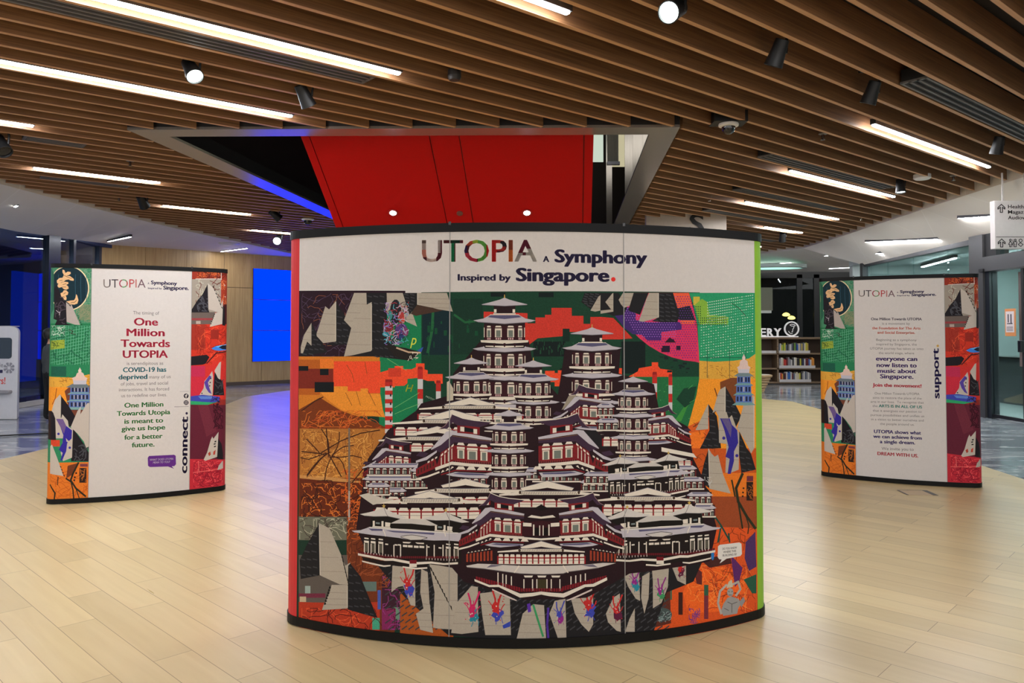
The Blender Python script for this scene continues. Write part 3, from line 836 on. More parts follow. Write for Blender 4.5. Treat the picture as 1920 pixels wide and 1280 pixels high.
# the room behind the glass
rm = MB()
rm.box(15.0, 4, 0, 15.2, 21.5, 3.6); rm.box(9.4, 21.2, 0, 15.1, 21.4, 3.6); rm.box(9.35, 2, 3.46, 15.1, 21.3, 3.6); rm.box(9.4, 2, 0, 15.1, 2.2, 3.6); rm.box(9.4, 2, -0.003, 15.1, 21.2, 0.001)  # pale floor slab added to brighten the room
struct(rm.build('wall_right', mat('grey_room', (150, 158, 156), 0.6)), 'pale grey room behind the right glass')
band = MB().box(14.9, 4, 2.45, 15.0, 21.2, 3.0)
struct(band.build('trim_9', mat('teal_band', (150, 214, 204), 0.4)), 'pale teal band on the far wall behind the glass')
for (x, y0, y1) in ((11.2, 8, 11), (12.6, 12.5, 15.5), (11.2, 15.5, 18.5), (13.6, 17.5, 20), (13.6, 13, 16.5), (10.4, 18, 20.4), (12.4, 17.6, 20.2), (10.3, 11, 14), (13.4, 8, 11.5)):  # later strips in this list added to brighten the room
    strip_lamp((x, y0, 3.35), (x + 0.5, y1, 3.35), 'strip light of the real and added rows in the room behind the right glass', 'strip lights in the glass room')
ct = empty('service_counter', (11.8, 15.2, 0), 'dark service counter behind the glass door', 'counter')
MB().box(11.3, 13.5, 0, 12.3, 18.2, 1.02).build('front', mat('counter_grey', (84, 84, 84), 0.5), ct, bevel=0.01)
MB().box(11.2, 13.4, 1.02, 12.4, 18.3, 1.07).build('worktop', mat('counter_black', (30, 32, 32), 0.3), ct, bevel=0.005)
tb = onx(1880, 625, 14.8)
t_ = empty('teal_board', tb, 'teal wall board with dark lettering seen through the glass door', 'board')
ba = onx(1862, 628, 14.8); bb = onx(1886, 580, 14.8)
MB().box(14.75, 16, 1.6, 14.85, 20.9, 2.35).build('board', mat('teal_paint', (52, 130, 122), 0.5), t_)
MB().box(14.75, 17.5, 1.15, 14.85, 20.9, 1.58).build('board', mat('teal_paint2', (92, 152, 146), 0.5), t_)

# ------------------------------------------------------------------ hanging direction sign
sg_y = 12.0
a = ony(1866, 466, sg_y); b = ony(1938, 376, sg_y)
hs = empty('direction_sign', ((a.x + b.x)/2, sg_y, a.z), 'white hanging direction sign with arrows and small pictograms at the right edge', 'sign')
MB().box(a.x, sg_y, a.z, b.x, sg_y + 0.12, b.z).build('panel', mat('sign_white', (206, 200, 196), 0.5), hs, bevel=0.006)
MB().box(a.x + 0.15, sg_y + 0.04, b.z, a.x + 0.17, sg_y + 0.06, 4.125).build('hanger', mat('sign_white2', (190, 184, 178), 0.5), hs)
MB().box(a.x + 0.5, sg_y + 0.04, b.z, a.x + 0.52, sg_y + 0.06, 4.125).build('hanger', mat('sign_white2', (190, 184, 178), 0.5), hs)
tx = MB()
def sp(x, y): return ony(x, y, sg_y - 0.001)
for i, (s, y, xe) in enumerate((('Health', 390.5, 1919.5), ('Magaz', 400.5, 1919.0), ('Audiov', 411, 1921.5))):
    p = sp(1890, y); q = sp(xe, y)
    letters(tx, s, p, (1, 0, 0), (0, 0, 1), q.x - p.x, 0.056, 0.008, 0, 0.002)
tx.build('lettering', mat('sign_ink', (44, 38, 40), 0.5), hs)
ar = MB()
def line2(pts, w, closed=False, mb=ar, f=sp, th=0.003):
    P = [f(*p) for p in pts]
    if closed: P = P + [P[0]]
    for i in range(len(P) - 1):
        d = P[i+1] - P[i]
        if d.length < 1e-6: continue
        d.normalize(); s = Vector((-d.z, 0, d.x)) * (w/2)
        A = P[i] - d*(w/3); B = P[i+1] + d*(w/3)
        v = [A + s, A - s, B - s, B + s]
        mb.add(v + [p + Vector((0, -th, 0)) for p in v], [(0,1,2,3), (7,6,5,4), (0,4,5,1), (1,5,6,2), (2,6,7,3), (3,7,4,0)])
def arrow(x, y):
    line2([(x-6.5, y+9), (x-6.5, y+6), (x, y), (x+6.5, y+6), (x+6.5, y+9), (x+2, y+5.5), (x+2, y+15), (x-2, y+15), (x-2, y+5.5)], 0.013, True)
arrow(1877.5, 383); arrow(1878, 448)
line2([(1868, 444), (1937, 444)], 0.008)
def figure(x, y, s=1.0, skirt=False):
    pts = [(x + 2*s*math.cos(t*0.785), y + 2*s*math.sin(t*0.785)) for t in range(8)]
    line2(pts, 0.010, True)
    if skirt: line2([(x-1, y+3), (x+1, y+3), (x+4*s, y+9*s), (x+1.5, y+9*s), (x+1.5, y+14*s), (x-1.5, y+14*s), (x-1.5, y+9*s), (x-4*s, y+9*s)], 0.010, True)
    else: line2([(x-3*s, y+3), (x+3*s, y+3), (x+3*s, y+8*s), (x+1.8, y+8*s), (x+1.8, y+14*s), (x-1.8, y+14*s), (x-1.8, y+8*s), (x-3*s, y+8*s)], 0.010, True)
figure(1894.5, 450, 0.9, True); figure(1903.5, 450, 0.9)
line2([(1899, 449), (1899, 462)], 0.007)
line2([(1913.5 + 3*math.cos(t*0.785), 451 + 3*math.sin(t*0.785)) for t in range(8)], 0.010, True)
line2([(1909, 458), (1913, 455), (1918, 458), (1914, 462)], 0.010, True)
ar.build('pictograms', mat('sign_ink', (44, 38, 40), 0.5), hs)

# ------------------------------------------------------------------ back right: dark windows, bookcase, books, sign
bw = MB()
BWY = 28.0
bw.box(-1, BWY + 4, -0.2, 18, BWY + 4.1, 6.5); bw.box(3.5, BWY + 1.6, 3.9, 18, BWY + 4.1, 4.0); bw.box(16, 21.4, -0.2, 16.1, BWY + 4.1, 6.5); bw.box(-1, BWY + 2, -0.2, 4.6, BWY + 2.1, 6)
struct(bw.build('wall_night', mat('night_black', (5, 6, 6), 0.9)), 'dark night outside the back windows')
NG = glass_mat('night_glass', (0.4, 0.44, 0.42), 0.03)
xm = [ony(p, 600, BWY).x for p in (1290, 1400, 1500, 1532, 1625)]
for i in range(4):
    struct(MB().box(xm[i], BWY + 0.04, 0.1, xm[i+1], BWY + 0.06, 3.72).build('window_%d' % (i+10), NG), 'dark night window pane at the back right')
fm = MB()
for px in (1290, 1400, 1500, 1532, 1625):
    c = ony(px, 600, BWY).x; fm.box(c - 0.1, BWY, 0, c + 0.1, BWY + 0.12, 3.75)
fm.box(xm[0], BWY, 3.62, 14, BWY + 0.12, 3.95); fm.box(xm[0], BWY, 0, 14, BWY + 0.12, 0.12)
struct(fm.build('trim_10', mat('night_frame', (20, 22, 24), 0.4)), 'black frames of the back windows')
for px, py, lb in ((1474, 590, 'left yellow glowing globe standing in for a warm reflection in the dark back window'), (1484, 596, 'right yellow glowing globe standing in for a warm reflection in the dark back window')):
    P = ony(px, py, BWY + 2.2)  # glowing globes on cords, added to imitate warm reflections in the window
    root = empty('reflection_globe', P, lb, 'glowing globe', 'yellow globes imitating window reflections')
    T = Matrix.Translation(P)
    MB().lathe([(0.03, 0.09), (0.1, 0.06), (0.15, 0.0), (0.12, -0.04), (0.04, -0.06)], 20, 0, T).build('globe', emis('warm_yellow', (255, 222, 120), 14), root, True)
    MB().tube([P + Vector((0, 0, 0.08)), Vector((P.x, P.y, 3.9))], 0.008, 6).build('cord', FLAT_BLACK, root)
p0 = ony(1428, 582, 26.6); p1 = ony(1447.5, 540, 26.6)
sb = empty('hanging_panel', ((p0.x+p1.x)/2, 26.6, p0.z), 'grey-brown hanging panel with a pale lower edge right of the centre stand', 'panel')
MB().box(p0.x - 0.7, 26.55, p0.z, p1.x, 26.7, p1.z + 0.02).build('face', mat('taupe', (124, 116, 100), 0.6), sb)
MB().box(p0.x - 0.7, 26.5, p0.z - 0.09, p1.x - 0.06, 26.75, p0.z).build('lower_edge', mat('pale_edge', (216, 210, 204), 0.5), sb)
MB().box(p0.x - 0.2, 26.6, p1.z, p0.x - 0.17, 26.65, 3.9).build('hanger', FLAT_BLACK, sb)
# skylight cove
sk_ = ony(1440, 504, 26.0)
zt_ = on_ceiling(1462, 500)
cv_ = empty('cove_light', zt_ + Vector((-0.6, 0, 0)), 'round pale turquoise cove light in the white ceiling, cut by the centre stand', 'ceiling light')
T = Matrix.Translation(Vector((8.55, 25.2, 3.74))) @ Matrix.Rotation(R_(2), 4, 'X')
MB().lathe([(1.05, 0.1), (1.05, 0.0), (0.92, -0.02), (0.9, 0.1)], 48, 0, T).build('rim', mat('cove_rim', (205, 225, 218), 0.5), cv_, True)
MB().lathe([(0.93, 0.012), (0.9, 0.0), (0.4, -0.003)], 48, 0, T).build('glow_disc', emis('cove_glow', (196, 255, 240), 1.1), cv_, True)

BY = 24.3
def bx(px): return ony(px, 650, BY).x
ztop_b = ony(1480, 632, BY).z
OAKS = wood_mat('shelf_oak', (120, 98, 74), (150, 124, 96), 0, 0.5, (1, 12, 20))
OAKD = mat('shelf_back', (74, 56, 42), 0.6)
bc = empty('bookcase', (bx(1480), BY, 0), 'low oak bookcase with three shelves of books below the dark window', 'bookcase')
X0, X1, XM = bx(1385), bx(1566), bx(1458.5)
rows = [ony(1480, y, BY).z for y in (661.5, 689.5, 715.5)]     # shelf tops
MB().box(X0, BY, ztop_b - 0.06, X1, BY + 0.55, ztop_b).build('top', OAKS, bc, bevel=0.006)
MB().box(X0, BY + 0.5, 0, X1, BY + 0.55, ztop_b - 0.06).build('back', OAKD, bc)
for x in (X0, bx(1421), XM, X1 - 0.05):
    MB().box(x - 0.025, BY + 0.01, 0.06, x + 0.025, BY + 0.5, ztop_b - 0.06).build('upright', OAKS, bc)
for z in rows:
    MB().box(X0, BY + 0.01, z - 0.05, X1, BY + 0.5, z).build('shelf', OAKS, bc)
MB().box(X0 + 0.03, BY + 0.05, 0, X1 - 0.03, BY + 0.45, rows[2] - 0.05).build('plinth', mat('plinth_dark', (70, 60, 54), 0.6), bc)
for z, xa, xb in ((rows[0], 1460.5, 1518.5), (rows[1], 1460.5, 1528), (rows[2], 1460.5, 1520), (rows[0], 1428, 1455)):
    MB().box(bx(xa), BY - 0.015, z - 0.01, bx(xb), BY + 0.012, z + 0.075).build('label_strip', mat('strip_white', (214, 208, 204), 0.5), bc)
COLN = {'white': (216, 212, 206), 'yellow': (206, 196, 60), 'dark': (52, 48, 50), 'grey': (150, 148, 150), 'blue': (60, 108, 180), 'navy': (40, 52, 96),
        'red': (196, 56, 46), 'orange': (220, 146, 62), 'maroon': (110, 44, 48), 'cream': (222, 210, 180), 'green': (120, 160, 60), 'slate': (96, 104, 120), 'gold': (196, 168, 80)}
ROWB = [['slate', 'white', 'yellow', 'green', 'yellow', 'slate', 'dark', 'grey', 'white', 'slate', 'dark', 'green', 'navy', 'blue', 'cream', 'grey', 'gold', 'slate', 'cream', 'yellow', 'gold'],
        ['grey', 'white', 'cream', 'red', 'red', 'maroon', 'grey', 'grey', 'white', 'dark', 'white', 'cream', 'dark', 'dark', 'yellow', 'dark', 'navy', 'white', 'maroon', 'maroon', 'blue', 'white', 'orange', 'orange'],
        ['white', 'red', 'orange', 'dark', 'maroon', 'white', 'blue', 'blue', 'white', 'maroon', 'slate', 'white', 'cream', 'cream', 'yellow', 'dark', 'grey', 'white', 'slate', 'grey', 'white', 'grey']]
ROWX = [(1461, 1517), (1462, 1528), (1461, 1521)]
SHN = ['top', 'middle', 'bottom']
ORD = ['first', 'second', 'third', 'fourth', 'fifth', 'sixth', 'seventh', 'eighth', 'ninth', 'tenth', 'eleventh', 'twelfth', 'thirteenth', 'fourteenth', 'fifteenth', 'sixteenth', 'seventeenth', 'eighteenth', 'nineteenth', 'twentieth', 'twenty-first', 'twenty-second', 'twenty-third', 'twenty-fourth']
rb = random.Random(3)
for r_, row in enumerate(ROWB):
    x = bx(ROWX[r_][0]); xe = bx(ROWX[r_][1]); w0 = (xe - x) / len(row)
    for i, cname in enumerate(row):
        hgt = rb.uniform(0.25, 0.33); dep = rb.uniform(0.17, 0.22)
        z = rows[r_]
        m_ = mat('book_' + cname, COLN[cname], 0.5)
        b_ = empty('book', (x, BY + 0.05, z), '%s book, %s from the left on the %s shelf of the bookcase' % (cname, ORD[i], SHN[r_]), 'book', 'books on the %s shelf' % SHN[r_])
        t_ = w0 * rb.uniform(0.82, 0.97)
        MB().box(x, BY + 0.05, z + 0.001, x + t_, BY + 0.05 + dep, z + hgt).build('cover', m_, b_, bevel=0.004)
        MB().box(x + 0.005, BY + 0.06, z + 0.006, x + t_ - 0.005, BY + 0.052 + dep, z + hgt + 0.0015).build('pages', mat('pages', (226, 220, 206), 0.8), b_)
        x += w0
# raised sign on the bookcase
sgn = empty('library_sign', (bx(1455), BY + 0.2, ztop_b), 'white cut-out letters ERY with a round emblem standing on the bookcase', 'sign')
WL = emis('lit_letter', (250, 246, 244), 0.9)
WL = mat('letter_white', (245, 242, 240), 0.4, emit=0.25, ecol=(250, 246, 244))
base_r = ony(1496, 630, BY + 0.2)
MB().box(ony(1395, 630, BY + 0.2).x, BY + 0.15, ztop_b, base_r.x, BY + 0.3, ztop_b + 0.035).build('base_plate', WL, sgn)
for s, xa, xb in (('E', 1424.5, 1435.5), ('R', 1438, 1449.5), ('Y', 1450.5, 1464.5)):
    mb = MB(); p = ony(xa, 630, BY + 0.2); q = ony(xb, 630, BY + 0.2)
    letters(mb, s, (p.x, BY + 0.2, ztop_b + 0.035), (1, 0, 0), (0, 0, 1), q.x - p.x, 0.25, 0.022, 0, 0.05)
    mb.build('letter', WL, sgn)
ec = ony(1484.3, 617, BY + 0.2)
er = 14.2 / F * BY
rg = MB()
n_ = 48; vs_ = []; fs_ = []
for k in range(n_):
    t = 2*math.pi*k/n_
    for rr, dy in ((er, 0), (er*0.84, 0), (er*0.84, 0.05), (er, 0.05)):
        vs_.append((ec.x + rr*math.cos(t), BY + 0.18 + dy, ec.z + 0.012 + rr*math.sin(t)))
for k in range(n_):
    a_ = 4*k; b_ = 4*((k+1) % n_)
    for j in range(4): fs_.append((a_+j, a_+(j+1) % 4, b_+(j+1) % 4, b_+j))
rg.add(vs_, fs_); rg.build('ring', WL, sgn)
em = MB()
for pts in ([(1481, 609), (1484, 607.6), (1489, 608.5), (1491.5, 610.5), (1489, 611.5), (1484, 611), (1481, 609.3)],
            [(1489, 611.5), (1488, 615), (1486, 617.5), (1487, 619), (1485.5, 620), (1486.5, 622), (1484, 622)], [(1478.5, 620.5), (1480, 623.5), (1483, 625.2), (1486, 625)]):
    em.tube([ony(x, y, BY + 0.2) for x, y in pts], 0.010, 6)
em.build('emblem_lines', WL, sgn)
# plain back panel for the emblem
n_ = 40
dv = [(ec.x + er*0.86*math.cos(2*math.pi*k/n_), ec.z + 0.012 + er*0.86*math.sin(2*math.pi*k/n_)) for k in range(n_)]
md = MB(); md.add([(x, BY + 0.225, z) for x, z in dv] + [(x, BY + 0.235, z) for x, z in dv], [tuple(range(n_)), tuple(range(2*n_-1, n_-1, -1))] + [(k, (k+1) % n_, n_ + (k+1) % n_, n_ + k) for k in range(n_)])
md.build('emblem_disc', FLAT_BLACK, sgn)
# ribbed wooden tub
tc_ = ony(1421, 700, 21.2)
tub = empty('round_seat', (tc_.x, 21.2, 0), 'round ribbed wooden tub peeping out right of the centre stand', 'seat')
T = Matrix.Translation(Vector((tc_.x, 21.2, 0)))
prof = [(0.16, 0.0)]
for k in range(5):
    z = 0.03 + k*0.075; r_ = 0.17 + 0.036*k
    prof += [(r_, z), (r_ + 0.02, z + 0.03), (r_ + 0.005, z + 0.062)]
prof += [(0.37, 0.41), (0.385, 0.45), (0.36, 0.47)]
MB().lathe(prof, 36, 0, T).build('ribbed_body', wood_mat('tub_oak', (150, 112, 72), (196, 160, 116), 0, 0.45, (2, 2, 20)), tub, True)
MB().lathe([(0.34, 0.46), (0.33, 0.475), (0.1, 0.48)], 36, 0, T).build('cushion', mat('seat_cream', (206, 196, 178), 0.7), tub, True)

# ------------------------------------------------------------------ white kiosk at the left edge
KY = 14.4
k0 = ony(0, 783, KY); k1 = ony(31, 783, KY)
kx1 = ony(34.5, 640, KY).x; kx0 = kx1 - 1.35
kt = ony(20, 612, KY).z
kk = empty('kiosk', ((kx0 + kx1)/2, KY + 0.3, 0), 'white rounded kiosk with a dark window and red lettering at the left edge', 'kiosk')
def rrect(x0, x1, z0, z1, r, n=6, top_only=False):
    pts = []
    for (cx, cz, a0) in ((x1 - r, z1 - r, 0), (x0 + r, z1 - r, 90), (x0 + r, z0 + r, 180), (x1 - r, z0 + r, 270)):
        if top_only and a0 >= 180:
            pts.append((x0, z0) if a0 == 180 else (x1, z0)); continue
        for k in range(n + 1):
            t = R_(a0 + 90 * k / n); pts.append((cx + r*math.cos(t), cz + r*math.sin(t)))
    return pts
def slab(pts, y0, y1, mb=None, skew=0.0):
    mb = mb or MB()
    n = len(pts)
    mb.add([(x, y0, z) for x, z in pts] + [(x - skew, y1, z) for x, z in pts], [tuple(range(n)), tuple(range(2*n-1, n-1, -1))] + [(i, (i+1) % n, n + (i+1) % n, n + i) for i in range(n)])
    return mb
KW = mat('kiosk_white', (206, 204, 208), 0.35)
slab(rrect(kx0, kx1, 0.0, kt, 0.12, 6, True), KY, KY + 0.4, None, 0.22).build('body', KW, kk, bevel=0.01)
def kz(y): return ony(10, y, KY).z
def kx(x): return ony(x, 700, KY).x
slab(rrect(kx0 + 0.12, kx(21.5), kz(672), kz(633), 0.05), KY - 0.012, KY + 0.01).build('window', mat('kiosk_glass', (30, 34, 36), 0.08, coat=0.5), kk)
slab(rrect(kx0 + 0.15, kx1 - 0.1, kz(737), kz(731), 0.02), KY - 0.1, KY + 0.01).build('ledge', mat('kiosk_ledge', (150, 146, 150), 0.4), kk, bevel=0.01)
MB().box(kx(-30), KY + 0.05, kt, kx(16), KY + 0.3, kt + 0.015).build('top_plate', mat('kiosk_grey', (180, 178, 180), 0.4), kk)
pet = MB()
pc = ony(17, 689.5, KY - 0.003)
for k in range(8):
    t = R_(45*k + 22.5)
    d = Vector((math.cos(t), 0, math.sin(t))); s = Vector((-math.sin(t), 0, math.cos(t)))
    P = pc + d*0.03; Q = pc + d*0.095
    v = [P - s*0.008, Q - s*0.026, Q + d*0.012, Q + s*0.026, P + s*0.008]
    n = 5
    pet.add(v + [p + Vector((0, -0.004, 0)) for p in v], [tuple(range(n)), tuple(range(2*n-1, n-1, -1))] + [(i, (i+1) % n, n+(i+1) % n, n+i) for i in range(n)])
pet.build('petal_emblem', mat('emblem_grey', (140, 138, 146), 0.5), kk)
mb = MB(); p = ony(-1, 688, KY - 0.002); letters(mb, 'le', p, (1,0,0), (0,0,1), kx(6) - kx(-1), 0.085, 0.01)
mb.build('lettering', mat('emblem_grey', (140, 138, 146), 0.5), kk)
mb = MB(); p = ony(-3, 719.5, KY - 0.002); letters(mb, 'rs!', p, (1,0,0), (0,0,1), kx(10) - kx(-3), 0.125, 0.012)
mb.build('lettering', mat('kiosk_red', (212, 70, 56), 0.5), kk)
slab(rrect(kx(-30), kx(5), kz(699), kz(693), 0.01), KY - 0.005, KY).build('navy_tag', mat('kiosk_navy', (36, 28, 70), 0.4), kk)
tag(MB().tube([(-9.0 , 12.05, 0.012), (-8.6, 12.1, 0.012), (-8.1, 11.95, 0.012), (-7.6, 12.2, 0.012), (-7.3, 12.35, 0.012), (-6.9, 12.4, 0.012)], 0.012, 6).build('cable', FLAT_BLACK), 'black cable lying on the grey marble in front of the kiosk', 'cable')

# ------------------------------------------------------------------ person standing behind the left stand
def person(px, D):
    c = ony(px, 700, D).x
    root = empty('person', (c, D, 0), 'masked person in dark grey long sleeves and black trousers half hidden behind the left stand', 'person')
    yaw = R_(-35)                                            # turned away to the right
    S = 1.66 / 1.72
    joints = {'pelvis': (0,0,.94,.13), 'waist': (0,.0,1.08,.125), 'chest': (0,-.01,1.27,.15), 'neckb': (0,.0,1.43,.075), 'neck': (0,.01,1.50,.055),
              'head0': (0,.02,1.58,.08), 'head1': (0,.03,1.66,.085)}
    for sx, n in ((-1,'l'), (1,'r')):
        joints.update({'hip'+n: (sx*.1,0,.9,.095), 'knee'+n: (sx*.11,.02,.5,.062), 'shin'+n: (sx*.11,0,.3,.056), 'ank'+n: (sx*.11,-.02,.08,.042), 'toe'+n: (sx*.12,.16,.035,.036),
                       'sho'+n: (sx*.17,0,1.39,.065), 'elb'+n: (sx*.23,-.02,1.10,.045), 'wri'+n: (sx*.22,.14,.90,.03), 'palm'+n: (sx*.21,.20,.85,.032)})
    edges = [('pelvis','waist'),('waist','chest'),('chest','neckb'),('neckb','neck'),('neck','head0'),('head0','head1')]
    for n in 'lr':
        edges += [('pelvis','hip'+n),('hip'+n,'knee'+n),('knee'+n,'shin'+n),('shin'+n,'ank'+n),('ank'+n,'toe'+n),('chest','sho'+n),('sho'+n,'elb'+n),('elb'+n,'wri'+n),('wri'+n,'palm'+n)]
        sx = -1 if n == 'l' else 1
        for f_, (dx, ln) in enumerate(((-.024,.07),(-.008,.08),(.008,.075),(.022,.06))):
            b_ = joints['palm'+n]
            joints['f%d%s' % (f_, n)] = (b_[0] + dx, b_[1] + .045, b_[2] - .025, .009)
            joints['g%d%s' % (f_, n)] = (b_[0] + dx*1.2, b_[1] + .045 + ln*.5, b_[2] - .025 - ln*.6, .008)
            edges += [('palm'+n, 'f%d%s' % (f_, n)), ('f%d%s' % (f_, n), 'g%d%s' % (f_, n))]
        b_ = joints['wri'+n]
        joints['t'+n] = (b_[0] - sx*.045, b_[1] + .05, b_[2] - .02, .011); joints['u'+n] = (b_[0] - sx*.055, b_[1] + .09, b_[2] - .05, .009)
        edges += [('palm'+n, 't'+n), ('t'+n, 'u'+n)]
    names = list(joints)
    rot = Matrix.Rotation(yaw, 4, 'Z') @ Matrix.Scale(S, 4)
    me = bpy.data.meshes.new('body')
    me.from_pydata([rot @ Vector(joints[k][:3]) for k in names], [(names.index(a), names.index(b)) for a, b in edges], [])
    o = bpy.data.objects.new('body', me); col.objects.link(o)
    sk = o.modifiers.new('skin', 'SKIN')
    for i, k in enumerate(names):
        r = joints[k][3] * S
        me.skin_vertices[0].data[i].radius = (r, r*0.85 if k in ('chest', 'waist', 'pelvis') else r)
    me.skin_vertices[0].data[0].use_root = True
    o.modifiers.new('sub', 'SUBSURF').levels = 2
    dg = bpy.context.evaluated_depsgraph_get()
    nm = bpy.data.meshes.new_from_object(o.evaluated_get(dg))
    bpy.data.objects.remove(o)
    for m_ in (mat('dark_sweater', (58, 62, 64), 0.9), mat('black_trousers', (16, 16, 18), 0.9), mat('skin_tan', (186, 134, 108), 0.55), mat('shoe_black', (12, 12, 12), 0.5)): nm.materials.append(m_)
    for p in nm.polygons:
        z = p.center.z / S; p.use_smooth = True
        away = abs((rot.inverted() @ p.center).x)
        p.material_index = 3 if z < 0.09 else 1 if (z < 0.93 and away < 0.19) else 2 if (z > 1.47 or z < 0.89) else 0
    b = bpy.data.objects.new('body', nm); col.objects.link(b); b.parent = root
    def at(p): return root.location + (rot @ Vector(p))
    hr = MB()
    M = Matrix.Translation(at((0, -0.005, 1.665))) @ rot.to_3x3().normalized().to_4x4()
    prof = [(0.085, -0.10), (0.106, -0.05), (0.112, 0.0), (0.1, 0.05), (0.06, 0.085), (0.02, 0.095)]
    hr.lathe(prof, 20, 0, M @ Matrix.Translation((0, -0.015, 0))); hr.build('hair', mat('hair_black', (22, 19, 18), 0.6), root, True)
    mk = MB(); mk.lathe([(0.072, -0.055), (0.09, -0.03), (0.09, 0.02), (0.08, 0.03)], 20, 0, M @ Matrix.Translation((0, 0.045, -0.05))); mk.build('face_mask', mat('mask_white', (214, 214, 218), 0.8), root, True)
    ey = MB()
    for sx in (-1, 1): ey.lathe([(0.012, -0.005), (0.008, 0.006)], 10, 0, M @ Matrix.Translation((sx*0.035, 0.118, 0.012)) @ Matrix.Rotation(R_(-90), 4, 'X'))
    ey.build('eyes', mat('eye_dark', (20, 16, 14), 0.2), root)
    for sx in (-1, 1): ea = MB(); ea.lathe([(0.012, -0.03), (0.02, 0.0), (0.014, 0.03)], 10, 0, M @ Matrix.Translation((sx*0.105, 0.01, -0.01))); ea.build('ear', mat('skin_tan', (186, 134, 108), 0.55), root, True)
person(94, 14.0)
# floor socket lid in front of the right stand
fs_ = [onz(1683, 919, 0), onz(1733, 919.5, 0), onz(1755, 929, 0), onz(1702, 928, 0)]
lid = MB().prism([(p.x, p.y) for p in fs_], 0.0005, 0.003)
lo = empty('floor_socket', (fs_[0] + fs_[2]) / 2, 'flush floor socket lid with a dark edge in front of the right stand', 'floor socket')
lid.build('lid', mat('lid_oak', (205, 178, 140), 0.35), lo)
dk = MB()
for i, j, w_ in ((0, 1, 0.006), (1, 2, 0.05), (0, 3, 0.02)):
    a_, b_ = fs_[i], fs_[j]; d = (b_ - a_).normalized(); s = Vector((-d.y, d.x, 0)) * w_ / 2
    dk.prism([((p).x, (p).y) for p in (a_ - s, b_ - s, b_ + s, a_ + s)], 0.003, 0.0045)
dk.build('metal_edge', mat('lid_edge', (96, 96, 98), 0.4, metal=0.5), lo)

# ------------------------------------------------------------------ curved display stands
class Stand:
    """plan profile: front arc (radius R, centre C, axis n pointing away from the viewer) with rounded ends"""
    def __init__(s, pts, rc, top, base=0.05, rail=0.04):
        # circle through outer-left, left seam, right seam, outer-right (least squares)
        A = [Vector(p) for p in pts]
        mx = sum(p[0] for p in pts)/4; my = sum(p[1] for p in pts)/4
        # Gauss-Newton circle fit about the centroid
        d0 = Vector((pts[2][0]-pts[1][0], pts[2][1]-pts[1][1])).normalized()
        cx, cy, R = mx - d0.y*2.2, my + d0.x*2.2, 2.2
        for _ in range(60):
            gx = gy = gr = 0.0
            J = []; res = []
            for px, py in pts:
                dd = math.hypot(px-cx, py-cy); J.append((-(px-cx)/dd, -(py-cy)/dd, -1.0)); res.append(dd - R)
            N3 = [[sum(a[i]*a[k] for a in J) + (1e-9 if i == k else 0) for k in range(3)] for i in range(3)]
            rhs = [-sum(a[i]*r for a, r in zip(J, res)) for i in range(3)]
            for i in range(3):
                pv = N3[i][i]
                for k in range(i+1, 3):
                    fct = N3[k][i]/pv
                    for l in range(3): N3[k][l] -= fct*N3[i][l]
                    rhs[k] -= fct*rhs[i]
            x = [0]*3
            for i in (2, 1, 0): x[i] = (rhs[i] - sum(N3[i][k]*x[k] for k in range(i+1, 3)))/N3[i][i]
            cx += x[0]; cy += x[1]; R += x[2]
        s.C = Vector((cx, cy)); s.R = R
        mid = ((A[1] + A[2])/2 - s.C).normalized()
        s.n = -mid; s.t = Vector((-mid.y, mid.x)) if Vector((-mid.y, mid.x)).x > 0 else Vector((mid.y, -mid.x))
        s.sL, s.s1, s.s2, s.sR = [s.param(p) for p in A]
        s.rc = rc; s.top = top; s.base = base; s.rail = rail
        s.z0 = base; s.z1 = top - rail
    def param(s, p):
        d = Vector(p) - s.C
        return s.R * math.atan2(d.dot(s.t), -d.dot(s.n))
    def at(s, u, off=0.0):
        """point of the front profile; beyond the arc ends it turns round the cap"""
        for end, sg in ((s.sR, 1), (s.sL, -1)):
            over = (u - end) * sg
            if over > 0:
                P, N = s.arc(end, 0); tan = Vector((N.y, -N.x))
                if tan.dot(s.t) < 0: tan = -tan
                tan = tan * sg; rc = s.rc
                ph = min(over / rc, math.pi)
                ctr = P - N * rc
                nn = N * math.cos(ph) + tan * math.sin(ph)
                return ctr + nn * (rc + off)
        P, N = s.arc(u, off)
        return P
    def arc(s, u, off):
        a = u / s.R
        N = s.t * math.sin(a) - s.n * math.cos(a)
        return s.C + N * (s.R + off), N
    def pix(s, x, y):
        """photo position on the front face -> (u, z)"""
        r = ray(x, y)
        d = Vector((r.x, r.y)); o = -s.C
        a = d.dot(d); b = 2*o.dot(d); c = o.dot(o) - s.R*s.R
        dis = b*b - 4*a*c
        k = (-b - math.sqrt(max(dis, 0))) / (2*a)
        p = d*k
        return (s.param(p), EYE + r.z*k)
    def grid(s):
        n1 = 46; g = []
        lo = s.sL - math.pi*s.rc; hi = s.sR + math.pi*s.rc
        for i in range(n1 + 1): g.append(s.sL + (s.sR - s.sL)*i/n1)
        for e, sg in ((s.sL, -1), (s.sR, 1)):
            for i in range(1, 19): g.append(e + sg*math.pi*s.rc*i/18)
        g += [s.s1, s.s2]
        g = sorted(g)
        out = [g[0]]
        for v in g[1:]:
            if v - out[-1] > 1e-5: out.append(v)
        return out

